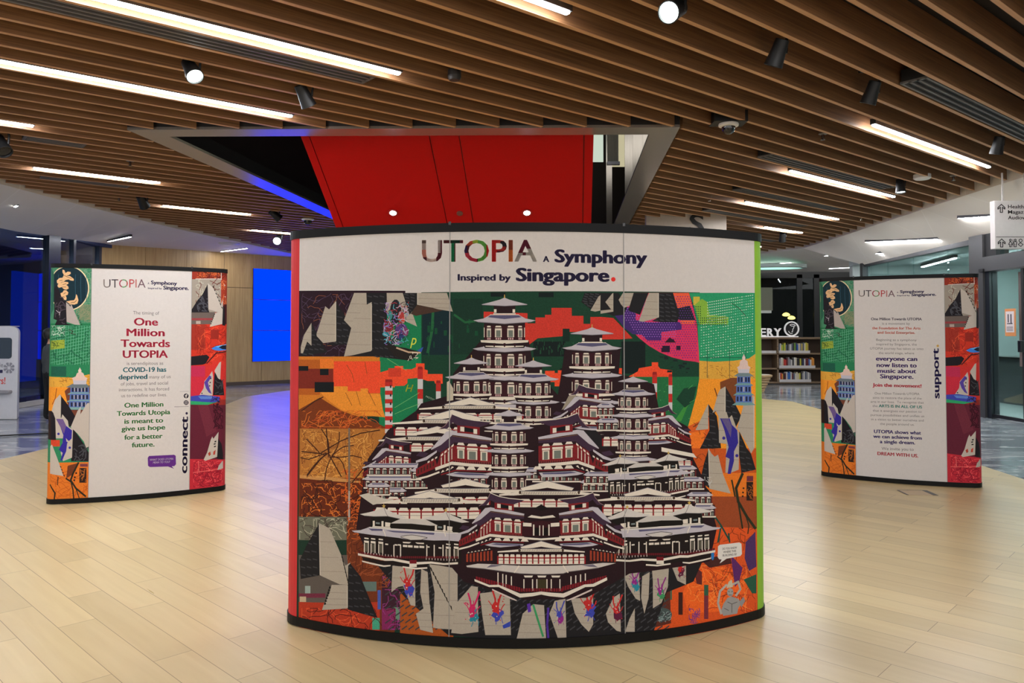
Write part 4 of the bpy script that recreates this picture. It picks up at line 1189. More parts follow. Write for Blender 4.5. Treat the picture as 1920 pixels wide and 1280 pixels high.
class Sheet:
    """flat printed artwork drawn in (u, z) and wrapped on a stand; later prims lie on top of earlier ones"""
    STEP = 2.0e-5
    def __init__(s, st):
        s.st = st; s.prims = []; s.boxes = []; s.map = st.pix
    def _push(s, tris, colr):
        if not tris: return
        us = [p[0] for t in tris for p in t]; zs = [p[1] for t in tris for p in t]
        bb = (min(us), max(us), min(zs), max(zs)); lv = 0
        for b, l in s.boxes:
            if l >= lv and bb[0] < b[1] and bb[1] > b[0] and bb[2] < b[3] and bb[3] > b[2]: lv = l + 1
        s.boxes.append((bb, lv)); s.prims.append((tris, lin(colr), lv))
    def poly(s, colr, pts, raw=False):
        P = pts if raw else [s.map(*p) for p in pts]
        if len(P) == 3: s._push([tuple(P)], colr); return
        if len(P) == 4 and convex(P): s._push([(P[0], P[1], P[2]), (P[0], P[2], P[3])], colr); return
        try: tt = tessellate_polygon([[Vector((p[0], p[1], 0)) for p in P]])
        except Exception: return
        s._push([(P[a], P[b], P[c]) for a, b, c in tt], colr)
    def rect(s, colr, x0, y0, x1, y1): s.poly(colr, [(x0, y0), (x1, y0), (x1, y1), (x0, y1)])
    def many(s, colr, polys):
        """many small shapes that share one layer"""
        tr = []
        for pts in polys:
            P = [s.map(*p) for p in pts]
            for i in range(1, len(P) - 1): tr.append((P[0], P[i], P[i+1]))
        s._push(tr, colr)
    def line(s, colr, pts, w=1.0):
        out = []
        for (x0, y0), (x1, y1) in zip(pts, pts[1:]):
            L = math.hypot(x1-x0, y1-y0)
            if L < 1e-6: continue
            nx, ny = -(y1-y0)/L*w/2, (x1-x0)/L*w/2
            ex, ey = (x1-x0)/L*w*0.3, (y1-y0)/L*w*0.3
            out.append([(x0+nx-ex, y0+ny-ey), (x1+nx+ex, y1+ny+ey), (x1-nx+ex, y1-ny+ey), (x0-nx-ex, y0-ny-ey)])
        s.many(colr, out)
    def disc(s, colr, x, y, rx, ry=None, n=20):
        ry = ry or rx
        s.poly(colr, [(x + rx*math.cos(2*math.pi*k/n), y + ry*math.sin(2*math.pi*k/n)) for k in range(n)])
    def text(s, colr, body, x0, y0, x1, y1, cap, bold=0.0, rot=False, shear=0.0, bands=None):
        """baseline from photo point (x0,y0) to (x1,y1), cap height in photo pixels"""
        V, T = text_mesh(body, 1.0, 0.0, shear)
        if bold > 0:                               # heavier weight: the outline drawn several times, slightly shifted
            n0 = len(V); V0, T0 = V, T; V = []; T = []
            for i, (ox, oy) in enumerate(((0, 0), (-1, 0), (1, 0), (-.6, .6), (.6, .6), (-.6, -.6), (.6, -.6))):
                V += [v + Vector((ox*bold, oy*bold*.7, 0)) for v in V0]; T += [(a + i*n0, b + i*n0, c + i*n0) for a, b, c in T0]
        bx0, bx1, _, _ = bounds(V); Vh, _ = text_mesh('H', 1.0, 0.0); hc = bounds(Vh)[3]
        dx, dy = (x1-x0)/(bx1-bx0), (y1-y0)/(bx1-bx0)
        L = math.hypot(x1-x0, y1-y0); nx, ny = (y1-y0)/L, -(x1-x0)/L
        def f(v):
            a = v.x - bx0; b = v.y/hc*cap
            return (x0 + dx*a + nx*b, y0 + dy*a + ny*b)
        if not rot and abs(y1-y0) < L*0.2: nx, ny = 0, -1
        P = [s.map(*f(v)) for v in V]
        tris = [(P[a], P[b], P[c]) for a, b, c in T]
        s._push(tris, colr)
        if bands:                                  # collage fill: recolour pieces of the letters
            for colr2, (xa, ya, xb, yb) in bands:
                q = [f(v) for v in V]; out = []
                for a, b, c in T:
                    pl = [q[a], q[b], q[c]]
                    for ax, val, keep in ((0, xa, 1), (0, xb, -1), (1, ya, 1), (1, yb, -1)): pl = clip(pl, ax, val, keep)
                    if len(pl) >= 3: out.append(pl)
                s.many(colr2, out)
    def build(s, name, parent, u0, u1, mats=None):
        """the part of the sheet between u0 and u1 as one mesh"""
        st = s.st; g = st.grid()
        mb = MB(); cols = []
        import bisect
        for tris, c, lv in s.prims:
            off = s.STEP * lv
            for t in tris:
                lo = max(min(p[0] for p in t), u0); hi = min(max(p[0] for p in t), u1)
                if hi - lo <= 1e-7: continue
                i = max(0, bisect.bisect_right(g, lo) - 1)
                while i < len(g) - 1 and g[i] < hi:
                    a, b = g[i], g[i+1]
                    pl = clip(clip(list(t), 0, max(a, u0), 1), 0, min(b, u1), -1)
                    i += 1
                    if len(pl) < 3: continue
                    pa = st.at(a, off); pb = st.at(b, off)
                    vs = []
                    for u, z in pl:
                        k = (u - a) / (b - a); p = pa + (pb - pa)*k
                        vs.append((p.x, p.y, z))
                    # keep the winding facing outwards
                    n_ = (Vector(vs[1]) - Vector(vs[0])).cross(Vector(vs[2]) - Vector(vs[0]))
                    mid = (pa + pb)/2; nn = Vector((pb.y - pa.y, -(pb.x - pa.x)))
                    if n_.x*nn.x + n_.y*nn.y < 0: vs.reverse()
                    mb.add(vs, [tuple(range(len(vs)))]); cols.append(c)
        me = bpy.data.meshes.new(name)
        off = parent_world(parent)
        me.from_pydata([(v[0]-off[0], v[1]-off[1], v[2]-off[2]) for v in mb.v], [], mb.f)
        me.materials.append(PRINT)
        at = me.attributes.new('ink', 'FLOAT_COLOR', 'FACE')
        at.data.foreach_set('color', [x for c in cols for x in (min(1, c[0]*INK), min(1, c[1]*INK), min(1, c[2]*INK), 1.0)])
        o = bpy.data.objects.new(name, me); col.objects.link(o); o.parent = parent
        return o
INK = 1.06
def convex(P):
    sg = 0
    for i in range(4):
        a, b, c = P[i], P[(i+1) % 4], P[(i+2) % 4]
        cr = (b[0]-a[0])*(c[1]-b[1]) - (b[1]-a[1])*(c[0]-b[0])
        if cr*sg < 0: return False
        if abs(cr) > 1e-12: sg = 1 if cr > 0 else -1
    return True
def clip(pl, ax, val, keep):
    out = []
    n = len(pl)
    for i in range(n):
        a, b = pl[i], pl[(i+1) % n]
        da = (a[ax] - val)*keep; db = (b[ax] - val)*keep
        if da >= 0: out.append(a)
        if (da > 0 > db) or (da < 0 < db):
            k = da/(da - db)
            out.append((a[0] + (b[0]-a[0])*k, a[1] + (b[1]-a[1])*k))
    return out
def strip(st, u0, u1, z0, z1, off=0.0, thick=0.012, mb=None, mi=0):
    """a solid curved band following the stand outline"""
    mb = mb or MB()
    us = [u0] + [u for u in st.grid() if u0 + 1e-5 < u < u1 - 1e-5] + [u1]
    n = len(us); vs = []
    for u in us:
        a = st.at(u, off); b = st.at(u, off - thick)
        vs += [(a.x, a.y, z0), (a.x, a.y, z1), (b.x, b.y, z1), (b.x, b.y, z0)]
    fs = [(0, 1, 2, 3), (4*n-1, 4*n-2, 4*n-3, 4*n-4)]
    for i in range(n - 1):
        a, b = 4*i, 4*(i+1)
        for j in range(4): fs.append((a+j, b+j, b+(j+1) % 4, a+(j+1) % 4))
    return mb.add(vs, fs, mi)
def outline(st, off=0.0):
    pts = [st.at(u, off) for u in st.grid()]
    return pts
def stand_common(st, root):
    OUT_ = outline(st, 0.006)
    MB().prism([(p.x, p.y) for p in OUT_], st.top - st.rail, st.top).build('top_rail', BLACK, root)
    MB().prism([(p.x, p.y) for p in OUT_], 0.004, st.base).build('base_rail', mat('black_base', (13, 12, 12), 0.5, spec=0.2), root)
    a = st.at(st.sL - math.pi*st.rc); b = st.at(st.sR + math.pi*st.rc)
    # back sheet between the cap ends
    nrm = st.n
    bk = MB(); m = 12; vs = []
    for i in range(m + 1):
        u = st.sL + (st.sR - st.sL)*i/m
        P, N = st.arc(u, -2*st.rc)
        vs += [(P.x, P.y, st.z0), (P.x, P.y, st.z1), (P.x + st.n.x*.008, P.y + st.n.y*.008, st.z1), (P.x + st.n.x*.008, P.y + st.n.y*.008, st.z0)]
    fs = []
    for i in range(m):
        p, q = 4*i, 4*(i+1)
        for j in range(4): fs.append((p+j, q+j, q+(j+1) % 4, p+(j+1) % 4))
    bk.add(vs, fs); bk.build('back_panel', mat('grey_back', (150, 148, 146), 0.7), root)
    for u in (st.s1, st.s2):
        P, N = st.arc(u, -0.045); T = Matrix.Translation(Vector((P.x, P.y, 0)))
        MB().lathe([(0.02, 0.0), (0.024, 0.004), (0.024, 0.03), (0.012, 0.032)], 14, 0, T).build('foot', FLAT_BLACK, root, True)
        P, N = st.arc(u, 0.0065)
        sc = MB(); sc.box(P.x - 0.007, P.y - 0.004, st.top - 0.012, P.x + 0.007, P.y + 0.004, st.top + 0.007)
        sc.build('connector', mat('connector_grey', (70, 70, 72), 0.3, metal=0.6), root, bevel=0.002)

# ------------------------------------------------------------------ centre stand artwork
CS = Stand([(-1.178, 4.258), (-0.322, 3.975), (0.584, 4.025), (1.378, 4.362)], 0.15, 2.172, 0.052, 0.046)
A = Sheet(CS)
ra = random.Random(11)
ytop0, ybot0 = 425, 1205
A.poly((206, 200, 196), [(CS.sL, CS.z1), (CS.sR, CS.z1), (CS.sR, CS.z0), (CS.sL, CS.z0)], raw=True)   # white sheet
# art field: lower part of the sheet
artz = CS.pix(1000, 549)[1]
A.poly((24, 52, 40), [(CS.sL, artz), (CS.sR, artz), (CS.sR, CS.z0), (CS.sL, CS.z0)], raw=True)
GRN = (22, 62, 44); GRN2 = (16, 42, 34); NEAR = (16, 20, 24); REDO = (236, 78, 44); BRICK = (192, 52, 40); ORG_ = (232, 126, 36); RUST = (150, 68, 28); BRN = (96, 48, 26)
# --- colour fields
A.rect((40, 20, 32), 560, 545, 760, 672)
A.rect((24, 122, 78), 711, 583, 790, 800)
A.rect(GRN, 790, 548, 1312, 800)
A.rect((16, 40, 46), 792, 560, 846, 665); A.rect((20, 52, 40), 850, 560, 905, 664)
for _ in range(26):
    x = ra.uniform(792, 900); y = ra.uniform(585, 660); A.rect((18, 74, 48), x, y, x + ra.uniform(1.5, 6), y + ra.uniform(4, 16))
A.line((34, 96, 58), [(812, 585), (810, 620), (802, 660)], 5); A.line((34, 96, 58), [(852, 590), (872, 604), (890, 602)], 4)
for x0, y0, x1, y1 in ((920, 548, 948, 556), (1010, 548, 1038, 557), (1050, 690, 1115, 726), (1165, 640, 1210, 700), (1100, 640, 1122, 660), (1000, 640, 1060, 668)):
    A.rect((14, 28, 28), x0, y0, x1, y1)
# red pixel clouds
A.poly((202, 56, 44), [(907, 584), (989, 587), (989, 606), (1004, 606), (1004, 595), (1022, 595), (1022, 590), (1034, 590), (1034, 577), (1072, 577), (1072, 592), (1094, 592), (1094, 607), (1107, 607), (1107, 594),
       (1128, 594), (1150, 596), (1158, 604), (1186, 634), (1162, 636), (1120, 636), (1100, 622), (1066, 622), (1066, 616), (1055, 616), (1055, 630), (1008, 634), (992, 646), (980, 646), (907, 600)])
A.poly(GRN2, [(1055, 616), (1068, 616), (1068, 640), (1055, 640)])
for (x0, y0, x1, y1) in ((1022, 695, 1040, 716), (1040, 699, 1062, 724), (1046, 694, 1060, 706), (1150, 690, 1166, 712)):
    A.rect(REDO, x0, y0, x1, y1)
A.poly(REDO, [(1178, 706), (1196, 696), (1198, 690), (1222, 686), (1222, 679), (1234, 679), (1234, 686), (1238, 691), (1260, 694), (1260, 720), (1246, 720), (1238, 706), (1216, 708), (1200, 714), (1178, 716)])
for _ in range(40):
    x = ra.uniform(1000, 1080); y = ra.uniform(636, 658); A.rect((34, 84, 56), x, y, x + 1, y + ra.uniform(3, 9))
A.rect((34, 106, 62), 1165, 706, 1312, 800); A.poly((60, 140, 60), [(1262, 800), (1278, 788), (1288, 764), (1296, 752), (1292, 744), (1284, 760), (1264, 790)])
A.poly((22, 62, 44), [(1268, 748), (1282, 728), (1306, 724), (1300, 752), (1284, 764)])
for _ in range(26):
    x = ra.uniform(1236, 1306); y = ra.uniform(640, 700); A.rect((20, 34, 36), x, y, x + ra.uniform(2, 9), y + ra.uniform(1, 4))
for _ in range(18):
    x = ra.uniform(1170, 1300); y = ra.uniform(720, 790); A.line((88, 168, 92), [(x, y), (x + ra.uniform(-10, 14), y + ra.uniform(-8, 8))], 0.7)
# left orange and brown fields
A.rect((206, 122, 38), 560, 668, 712, 780)
A.rect((180, 92, 30), 560, 674, 600, 740)
A.rect(REDO, 625, 677, 713, 737); A.rect((238, 96, 46), 712, 712, 740, 726); A.rect((226, 120, 40), 600, 672, 626, 690)
A.rect((122, 40, 28), 560, 691, 625, 716); A.rect(NEAR, 560, 686, 578, 695); A.rect(NEAR, 600, 691, 616, 703); A.rect(NEAR, 590, 716, 626, 735); A.rect((122, 40, 28), 560, 716, 590, 728)
A.poly((232, 144, 48), [(600, 735), (626, 735), (626, 724), (652, 724), (652, 733), (676, 733), (676, 728), (690, 728), (690, 738), (713, 738), (718, 768), (722, 782), (680, 778), (640, 768), (618, 752)])
A.poly((118, 54, 22), [(560, 768), (600, 745), (640, 770), (700, 790), (722, 800), (722, 970), (560, 970)])
A.rect((176, 112, 50), 562, 803, 722, 895)
A.rect((100, 40, 20), 562, 898, 720, 972)
A.poly((196, 140, 80), [(562, 890), (600, 892), (676, 900), (676, 905), (600, 900), (562, 896)])
A.rect((108, 108, 92), 560, 968, 655, 1012); A.rect((112, 52, 28), 650, 968, 740, 1185); A.rect((92, 84, 78), 560, 1040, 652, 1170)
A.rect((176, 56, 34), 560, 1128, 712, 1185); A.rect((112, 44, 64), 560, 1112, 610, 1120)
A.rect((168, 82, 32), 750, 1100, 850, 1200); A.rect((60, 30, 44), 716, 1060, 750, 1180)
def scribble(colr, x0, y0, x1, y1, n, w=0.7, seg=4, d=13):
    for _ in range(n):
        x = ra.uniform(x0, x1); y = ra.uniform(y0, y1); pts = [(x, y)]
        a = ra.uniform(0, 6.28)
        for _ in range(seg):
            a += ra.uniform(-1.1, 1.1)
            x = min(x1, max(x0, x + d*math.cos(a)*ra.uniform(.4, 1))); y = min(y1, max(y0, y + d*math.sin(a)*ra.uniform(.4, 1))); pts.append((x, y))
        A.line(colr, pts, w)
scribble((88, 70, 96), 566, 550, 660, 668, 46, 0.7)
scribble((150, 90, 60), 566, 552, 650, 660, 12, 0.7)
scribble((236, 128, 48), 566, 770, 718, 800, 34, 0.8); scribble((196, 84, 34), 566, 770, 718, 802, 26, 1.0)
scribble((232, 176, 92), 566, 806, 700, 894, 90, 0.8, 3, 9); scribble((120, 66, 26), 566, 806, 700, 894, 70, 0.9, 3, 9); scribble((206, 140, 60), 566, 806, 700, 894, 70, 1.2, 3, 8)
scribble((240, 136, 54), 566, 906, 690, 968, 60, 0.8, 4, 8); scribble((208, 92, 32), 640, 880, 690, 960, 40, 1.3, 3, 8); scribble((60, 26, 18), 566, 900, 690, 968, 26, 1.5)
for k in range(9):
    a = 0.2 + k*0.7
    pts = [(618 + 60*math.cos(a)*t + 8*math.sin(3*t + k), 852 + 46*math.sin(a)*t + 5*math.cos(4*t + k)) for t in (0, .3, .6, 1)]
    A.line((66, 34, 22), pts, 1.8)
for pts in ([(566, 770), (590, 752), (606, 744)], [(566, 846), (600, 850), (640, 826), (676, 812), (712, 806)], [(612, 804), (616, 850), (640, 893)], [(576, 892), (600, 862), (612, 850)], [(660, 905), (680, 880), (716, 850)]):
    A.line((58, 28, 18), pts, 2.0)
for pts in ([(648, 736), (660, 760)], [(650, 684), (660, 700), (664, 716)], [(684, 678), (688, 700)], [(690, 732), (704, 760)], [(668, 734), (676, 760)]): A.line((120, 70, 26), pts, 0.9)
A.rect((120, 104, 92), 653, 802, 656.5, 975); A.rect((170, 160, 150), 653, 920, 656.5, 975)
scribble((186, 184, 160), 562, 972, 652, 1010, 26, 0.9); scribble((70, 60, 54), 562, 972, 652, 1010, 18, 1.2)
scribble((150, 76, 42), 652, 1000, 736, 1100, 40, 1.4); scribble((80, 34, 22), 652, 980, 736, 1100, 26, 1.2); scribble((214, 104, 40), 652, 940, 690, 1010, 40, 1.2, 3, 8)
for x0, y0, x1, y1, c_ in ((672, 1090, 706, 1108, (96, 116, 110)), (698, 1158, 712, 1180, (70, 160, 130)), (738, 1138, 750, 1162, (104, 140, 116)), (708, 1106, 714, 1142, (70, 90, 170)), (716, 1140, 742, 1180, (130, 40, 90)), (572, 1098, 582, 1112, (150, 166, 160)), (562, 1118, 574, 1128, (190, 170, 140))):
    A.rect(c_, x0, y0, x1, y1)
scribble((220, 90, 50), 566, 1140, 700, 1182, 24, 1.0); scribble((70, 26, 24), 566, 1140, 740, 1182, 24, 1.2); scribble((150, 60, 130), 718, 1064, 750, 1180, 18, 1.2)
# chimneys
def chimney(x, y0, y1, w, n, cap=True):
    A.rect((196, 196, 198), x - w/2, y0, x + w/2, y1)
    h_ = (y1 - y0)/n
    for k in range(0, n, 2): A.rect((188, 44, 38), x - w/2, y0 + h_*k, x + w/2, y0 + h_*(k+1))
    if cap: A.poly((150, 36, 34), [(x - w/2, y0), (x - w/2 + 1, y0 - 5), (x + w/2 - 1, y0 - 5), (x + w/2, y0)])
for pts in ([(713, 698), (740, 690), (740, 686), (756, 686), (756, 692), (772, 692), (780, 688), (780, 681), (796, 681), (796, 692), (802, 694), (802, 701), (830, 701), (830, 719), (816, 719), (814, 714), (802, 714), (784, 708), (764, 710), (764, 718), (758, 723), (713, 724)],):
    A.poly(REDO, pts)
    A.poly((206, 62, 40), [(728, 690), (752, 690), (752, 706), (728, 706)])
chimney(729, 716, 820, 14, 13); chimney(788, 692, 766, 10, 4); chimney(822, 718, 764, 9, 3); chimney(1227.5, 702, 768, 9, 4); chimney(1257, 706, 770, 7, 4)
for k in range(6): A.rect((40, 40, 46), 731, 722 + 16*k, 734, 727 + 16*k)
for pts in ([(740, 764), (760, 752), (786, 736)], [(740, 776), (762, 766), (786, 757)], [(726, 672), (748, 686), (762, 694)]): A.line((120, 180, 110), pts, 0.8)
A.text((206, 214, 70), 'p', 769, 646, 781, 646, 19, 0.0, False, 0.3); A.text((206, 214, 60), 'H', 760, 734, 775, 734, 13, 0.01, False, 0.3)
A.text((170, 190, 170), 'MOTOR', 798, 744, 816, 752, 3, 0.0)
# right: halftone quarter disc, teal mesh, orange maps
arc_ = [(1150, 588)] + [(1312 - 172*math.cos(t), 500 + 178*math.sin(t)) for t in (0.56, 0.7, 0.84, 0.98, 1.12, 1.26, 1.4, 1.52)] + [(1312, 679)]
A.poly((214, 52, 92), [(1172, 549), (1292, 549), (1306, 600), (1312, 680)] + arc_[::-1][1:])
A.poly((66, 40, 110), [(1150, 588), (1166, 576), (1192, 576), (1192, 600), (1214, 604), (1252, 604), (1264, 600), (1278, 606), (1278, 618), (1240, 622), (1240, 638), (1214, 638), (1204, 628), (1186, 626), (1172, 616)])
A.poly((30, 34, 40), [(1258, 578), (1292, 570), (1304, 600), (1278, 600), (1262, 596)])
A.poly((230, 92, 60), [(1262, 549), (1292, 549), (1298, 572), (1268, 578), (1262, 566)]); A.rect((232, 96, 64), 1276, 600, 1302, 607)
dots = []; dots2 = []; dots3 = []
for i in range(34):
    for j in range(28):
        x = 1156 + i*4.6 + (j % 2)*2.3; y = 556 + j*4.4
        if x > 1306 or (x - 1312)**2 / 172**2 + (y - 500)**2 / 178**2 > 0.96: continue
        q = [(x-1.3, y), (x, y-1.3), (x+1.3, y), (x, y+1.3)]
        if y < 632 and x < 1268: dots2.append(q)
        else: dots.append(q)
A.many((96, 40, 130), dots); A.many((150, 96, 190), dots2)
for x0, y0, x1, y1 in ((1252, 636, 1264, 642), (1242, 648, 1256, 660), (1268, 648, 1276, 656), (1240, 652, 1250, 660)): A.rect((40, 22, 46), x0, y0, x1, y1)
A.poly((44, 24, 40), [(1246, 642), (1256, 632), (1268, 642)])
A.poly((38, 148, 100), [(1292, 549), (1420, 549), (1420, 668), (1404, 672), (1376, 676), (1340, 678), (1311, 676), (1308, 610), (1300, 570)])
A.rect((196, 176, 64), 1300, 556, 1312, 572)
A.poly((130, 176, 62), [(1302, 572), (1316, 560), (1326, 566), (1330, 590), (1366, 594), (1366, 608), (1312, 608)])
ln = []; ln2 = []
for i in range(26):
    y = 560 + i*5.0
    x0, x1 = (1326, 1414) if y < 600 else (1314, 1414)
    if y > 668: break
    for k in range(22):
        xx = x0 + k*(x1-x0)/22
        (ln if (y < 590 and xx < 1372) or ra.random() < 0.45 else ln2).append([(xx, y - (xx-1314)*0.16 + 8), (xx + 2.2, y - (xx-1314)*0.16 + 7.6), (xx + 2.2, y - (xx-1314)*0.16 + 9.2), (xx, y - (xx-1314)*0.16 + 9.6)])
ln = [q for q in ln if q[0][1] > 551 and q[2][1] < 672]; ln2 = [q for q in ln2 if q[0][1] > 551 and q[2][1] < 672]
A.many((196, 216, 196), ln); A.many((100, 186, 150), ln2)
dd = []
for i in range(16):
    for j in range(9): dd.append([(1304 + i*4, 574 + j*4.2), (1306 + i*4, 574 + j*4.2), (1306 + i*4, 576 + j*4.2), (1304 + i*4, 576 + j*4.2)])
A.many((30, 70, 44), [q for q in dd if q[0][0] < 1364 and (q[0][0] < 1316 or q[0][1] > 592) and q[2][1] < 610])
A.line((60, 40, 30), [(1372, 568), (1386, 578), (1398, 592)], 1.0)
A.poly((214, 160, 62), [(1311, 676), (1340, 678), (1376, 676), (1404, 672), (1418, 662), (1420, 712), (1311, 712)])
for x in (1326, 1368, 1398): A.line((30, 70, 60), [(x, 656), (x, 708)], 1.0)
A.line((30, 70, 60), [(1312, 670), (1400, 670)], 1.0)
for _ in range(40):
    x = ra.uniform(1314, 1410); y = ra.uniform(682, 706); A.line((150, 96, 34), [(x, y), (x + ra.choice((0, 5)), y + ra.choice((0, 4)))], 0.8)
A.poly((236, 148, 40), [(1311, 710), (1420, 710), (1420, 840), (1300, 840), (1290, 800), (1306, 740)])
A.poly((120, 66, 34), [(1350, 716), (1370, 708), (1400, 708), (1380, 760), (1372, 770), (1352, 760)])
A.poly((214, 92, 34), [(1288, 800), (1330, 780), (1340, 840), (1330, 900), (1300, 880)])
A.poly((236, 118, 36), [(1290, 812), (1322, 806), (1316, 850), (1300, 866), (1292, 840)])
A.rect((196, 84, 30), 1296, 840, 1420, 900); A.rect((222, 116, 34), 1320, 886, 1420, 1010)
A.poly((216, 84, 34), [(1300, 940), (1420, 960), (1420, 1190), (1190, 1190), (1256, 1064), (1340, 1040)])
A.poly((150, 70, 36), [(1318, 930), (1420, 930), (1420, 990), (1330, 986)])
A.poly((236, 100, 36), [(1300, 1070), (1360, 1062), (1400, 1080), (1400, 1140), (1290, 1150), (1280, 1110)])
for pts in ([(1340, 728), (1350, 760), (1330, 780), (1306, 796)], [(1300, 800), (1340, 772), (1372, 748)]): A.line((110, 60, 26), pts, 2.0)
scribble((110, 52, 22), 1296, 790, 1340, 880, 20, 0.9, 3, 8)
scribble((120, 46, 20), 1330, 990, 1416, 1130, 34, 1.0); scribble((170, 60, 34), 1290, 1060, 1416, 1150, 30, 1.2); scribble((250, 150, 70), 1290, 1060, 1410, 1150, 26, 0.8)
for pts, w in (([(1392, 888), (1380, 915), (1384, 940), (1400, 968), (1416, 990)], 5), ([(1384, 940), (1388, 965), (1392, 990)], 3), ([(1396, 960), (1404, 985), (1402, 1000)], 2), ([(1372, 900), (1378, 930)], 3)): A.line((40, 44, 28), pts, w)
A.rect((40, 24, 20), 1399.5, 903, 1412, 938); A.rect((110, 48, 60), 1400, 892, 1412, 902)
for x, y in ((1394, 915), (1393, 923), (1392.5, 930)): A.disc((40, 26, 24), x, y, 1.8)
scribble((180, 100, 40), 1401, 905, 1411, 936, 10, 1.0, 2, 5)
for pts in ([(1326, 960), (1340, 968), (1352, 985), (1366, 1010)], [(1340, 968), (1336, 990)], [(1352, 985), (1346, 1016)], [(1366, 1000), (1368, 1016)]): A.line((22, 70, 60), pts, 3)
A.poly((74, 46, 96), [(1398, 1016), (1416, 996), (1418, 1062), (1404, 1070), (1396, 1046)]); A.poly((90, 40, 100), [(1370, 1040), (1392, 1064), (1386, 1090), (1378, 1100), (1374, 1070)])
A.poly((36, 86, 66), [(1394, 1086), (1418, 1076), (1418, 1112), (1410, 1112)]); A.poly((96, 40, 40), [(1300, 1060), (1316, 1072), (1316, 1096), (1306, 1094)])
A.rect((60, 30, 26), 1272, 1110, 1280, 1152); A.rect((118, 48, 60), 1320, 1112, 1328, 1160); A.rect((84, 96, 74), 1249, 1102, 1260, 1124); A.rect((50, 90, 70), 1320, 1096, 1328, 1116)
scribble((120, 60, 130), 1292, 1140, 1312, 1168, 22, 1.2, 3, 6)
A.poly((70, 36, 34), [(1310, 1046), (1368, 1040), (1372, 1056), (1330, 1064)])
A.disc((40, 120, 190), 1336, 1040, 3, 10)
A.poly((90, 44, 34), [(1210, 1180), (1222, 1110), (1256, 1090), (1258, 1168)]); A.disc((70, 84, 82), 1242, 1152, 18, 13); scribble((150, 170, 170), 1226, 1140, 1258, 1166, 22, 0.8, 3, 6)

# --- concrete shards
CON = (172, 162, 148); CON2 = (196, 188, 174); COND = (60, 54, 50); BLK = (30, 29, 32)
def shard(face, dark=None, edge=None):
    if dark:
        A.poly(BLK, dark)
        xs = [p[0] for p in dark]; ys = [p[1] for p in dark]
        # bands of small dark windows running along the side
        for k in range(7):
            t = (k + 0.5)/7; y = min(ys) + (max(ys) - min(ys))*t
            xin = []
            n = len(dark)
            for i in range(n):
                a, b = dark[i], dark[(i+1) % n]
                if (a[1] < y) != (b[1] < y): xin.append(a[0] + (b[0]-a[0])*(y-a[1])/(b[1]-a[1]))
            if len(xin) >= 2 and max(xin) - min(xin) > 6:
                x0, x1 = min(xin) + 1.5, max(xin) - 1.5
                m_ = max(1, int((x1-x0)/9)); q = []
                for j in range(m_):
                    xa = x0 + (x1-x0)*j/m_; xb = xa + (x1-x0)/m_*0.72
                    q.append([(xa, y - 2), (xb, y), (xb, y + 2.2), (xa, y + 0.4)])
                A.many((58, 58, 62), q)
    A.poly(CON, face)
    xs = [p[0] for p in face]; ys = [p[1] for p in face]
    for k in (0.3, 0.55, 0.78):
        y = min(ys) + (max(ys)-min(ys))*k; xin = []
        n = len(face)
        for i in range(n):
            a, b = face[i], face[(i+1) % n]
            if (a[1] < y) != (b[1] < y): xin.append(a[0] + (b[0]-a[0])*(y-a[1])/(b[1]-a[1]))
        if len(xin) >= 2: A.line((140, 130, 118), [(min(xin)+0.5, y), (max(xin)-0.5, y + 1)], 0.7)
    if edge: A.line(CON2, edge, 1.6)
shard([(564, 650), (570, 628), (584, 605), (584, 648), (576, 640), (568, 662), (564, 662)], [(584, 605), (614, 660), (564, 668), (570, 650)])
shard([(593.5, 626), (610, 574), (617, 580), (630, 564), (630, 640), (606, 643), (594, 630)], [(630, 564), (652, 600), (666, 645), (606, 648), (630, 640)], [(629.5, 566), (629.5, 638)])
shard([(645, 600), (664, 549), (687, 549), (688, 580), (668, 608), (660, 616)], [(687, 549), (725, 549), (726, 620), (690, 640)])
shard([(725, 549), (760, 549), (782, 612), (760, 602), (726, 585)])
shard([(782, 549), (838, 549), (849, 584), (810, 578), (782, 571)], [(755, 549), (782, 549), (782, 571), (768, 590)], [(783, 550), (783, 570)])
A.poly((70, 50, 40), [(770, 588), (782, 571), (812, 577), (830, 582), (780, 592)])
shard([(645, 668), (664, 594), (680, 584), (682, 574), (697, 566), (696, 658), (660, 666)], [(697, 566), (716, 600), (740, 648), (790, 660), (770, 676), (700, 668), (660, 667)], [(696.5, 570), (696.5, 656)])
# splashes of colour between the shards
for c_, x, y, rx_, ry_ in (((36, 34, 42), 742, 585, 11, 24), ((60, 130, 130), 732, 590, 4, 9), ((170, 60, 56), 752, 594, 6, 12), ((200, 80, 70), 756, 600, 3, 6), ((120, 40, 46), 728, 612, 10, 10), ((84, 60, 120), 752, 618, 12, 12), ((60, 150, 170), 726, 626, 9, 5), ((44, 60, 110), 748, 630, 10, 8), ((120, 60, 100), 760, 622, 6, 8), ((40, 70, 60), 742, 640, 10, 6)):
    A.disc(c_, x, y, rx_, ry_, 14)
for c_ in ((90, 180, 200), (180, 60, 70), (150, 110, 190), (30, 28, 36), (200, 190, 210)): scribble(c_, 720, 566, 766, 646, 22, 1.0, 3, 6)
A.poly((36, 30, 28), [(722, 646), (760, 652), (790, 660), (768, 676), (740, 668)]); A.line((200, 170, 140), [(744, 652), (766, 660), (788, 661)], 3); A.poly((54, 84, 170), [(782, 657), (794, 650), (790, 660)])
scribble((220, 214, 200), 764, 660, 784, 676, 8, 1.0, 2, 6)
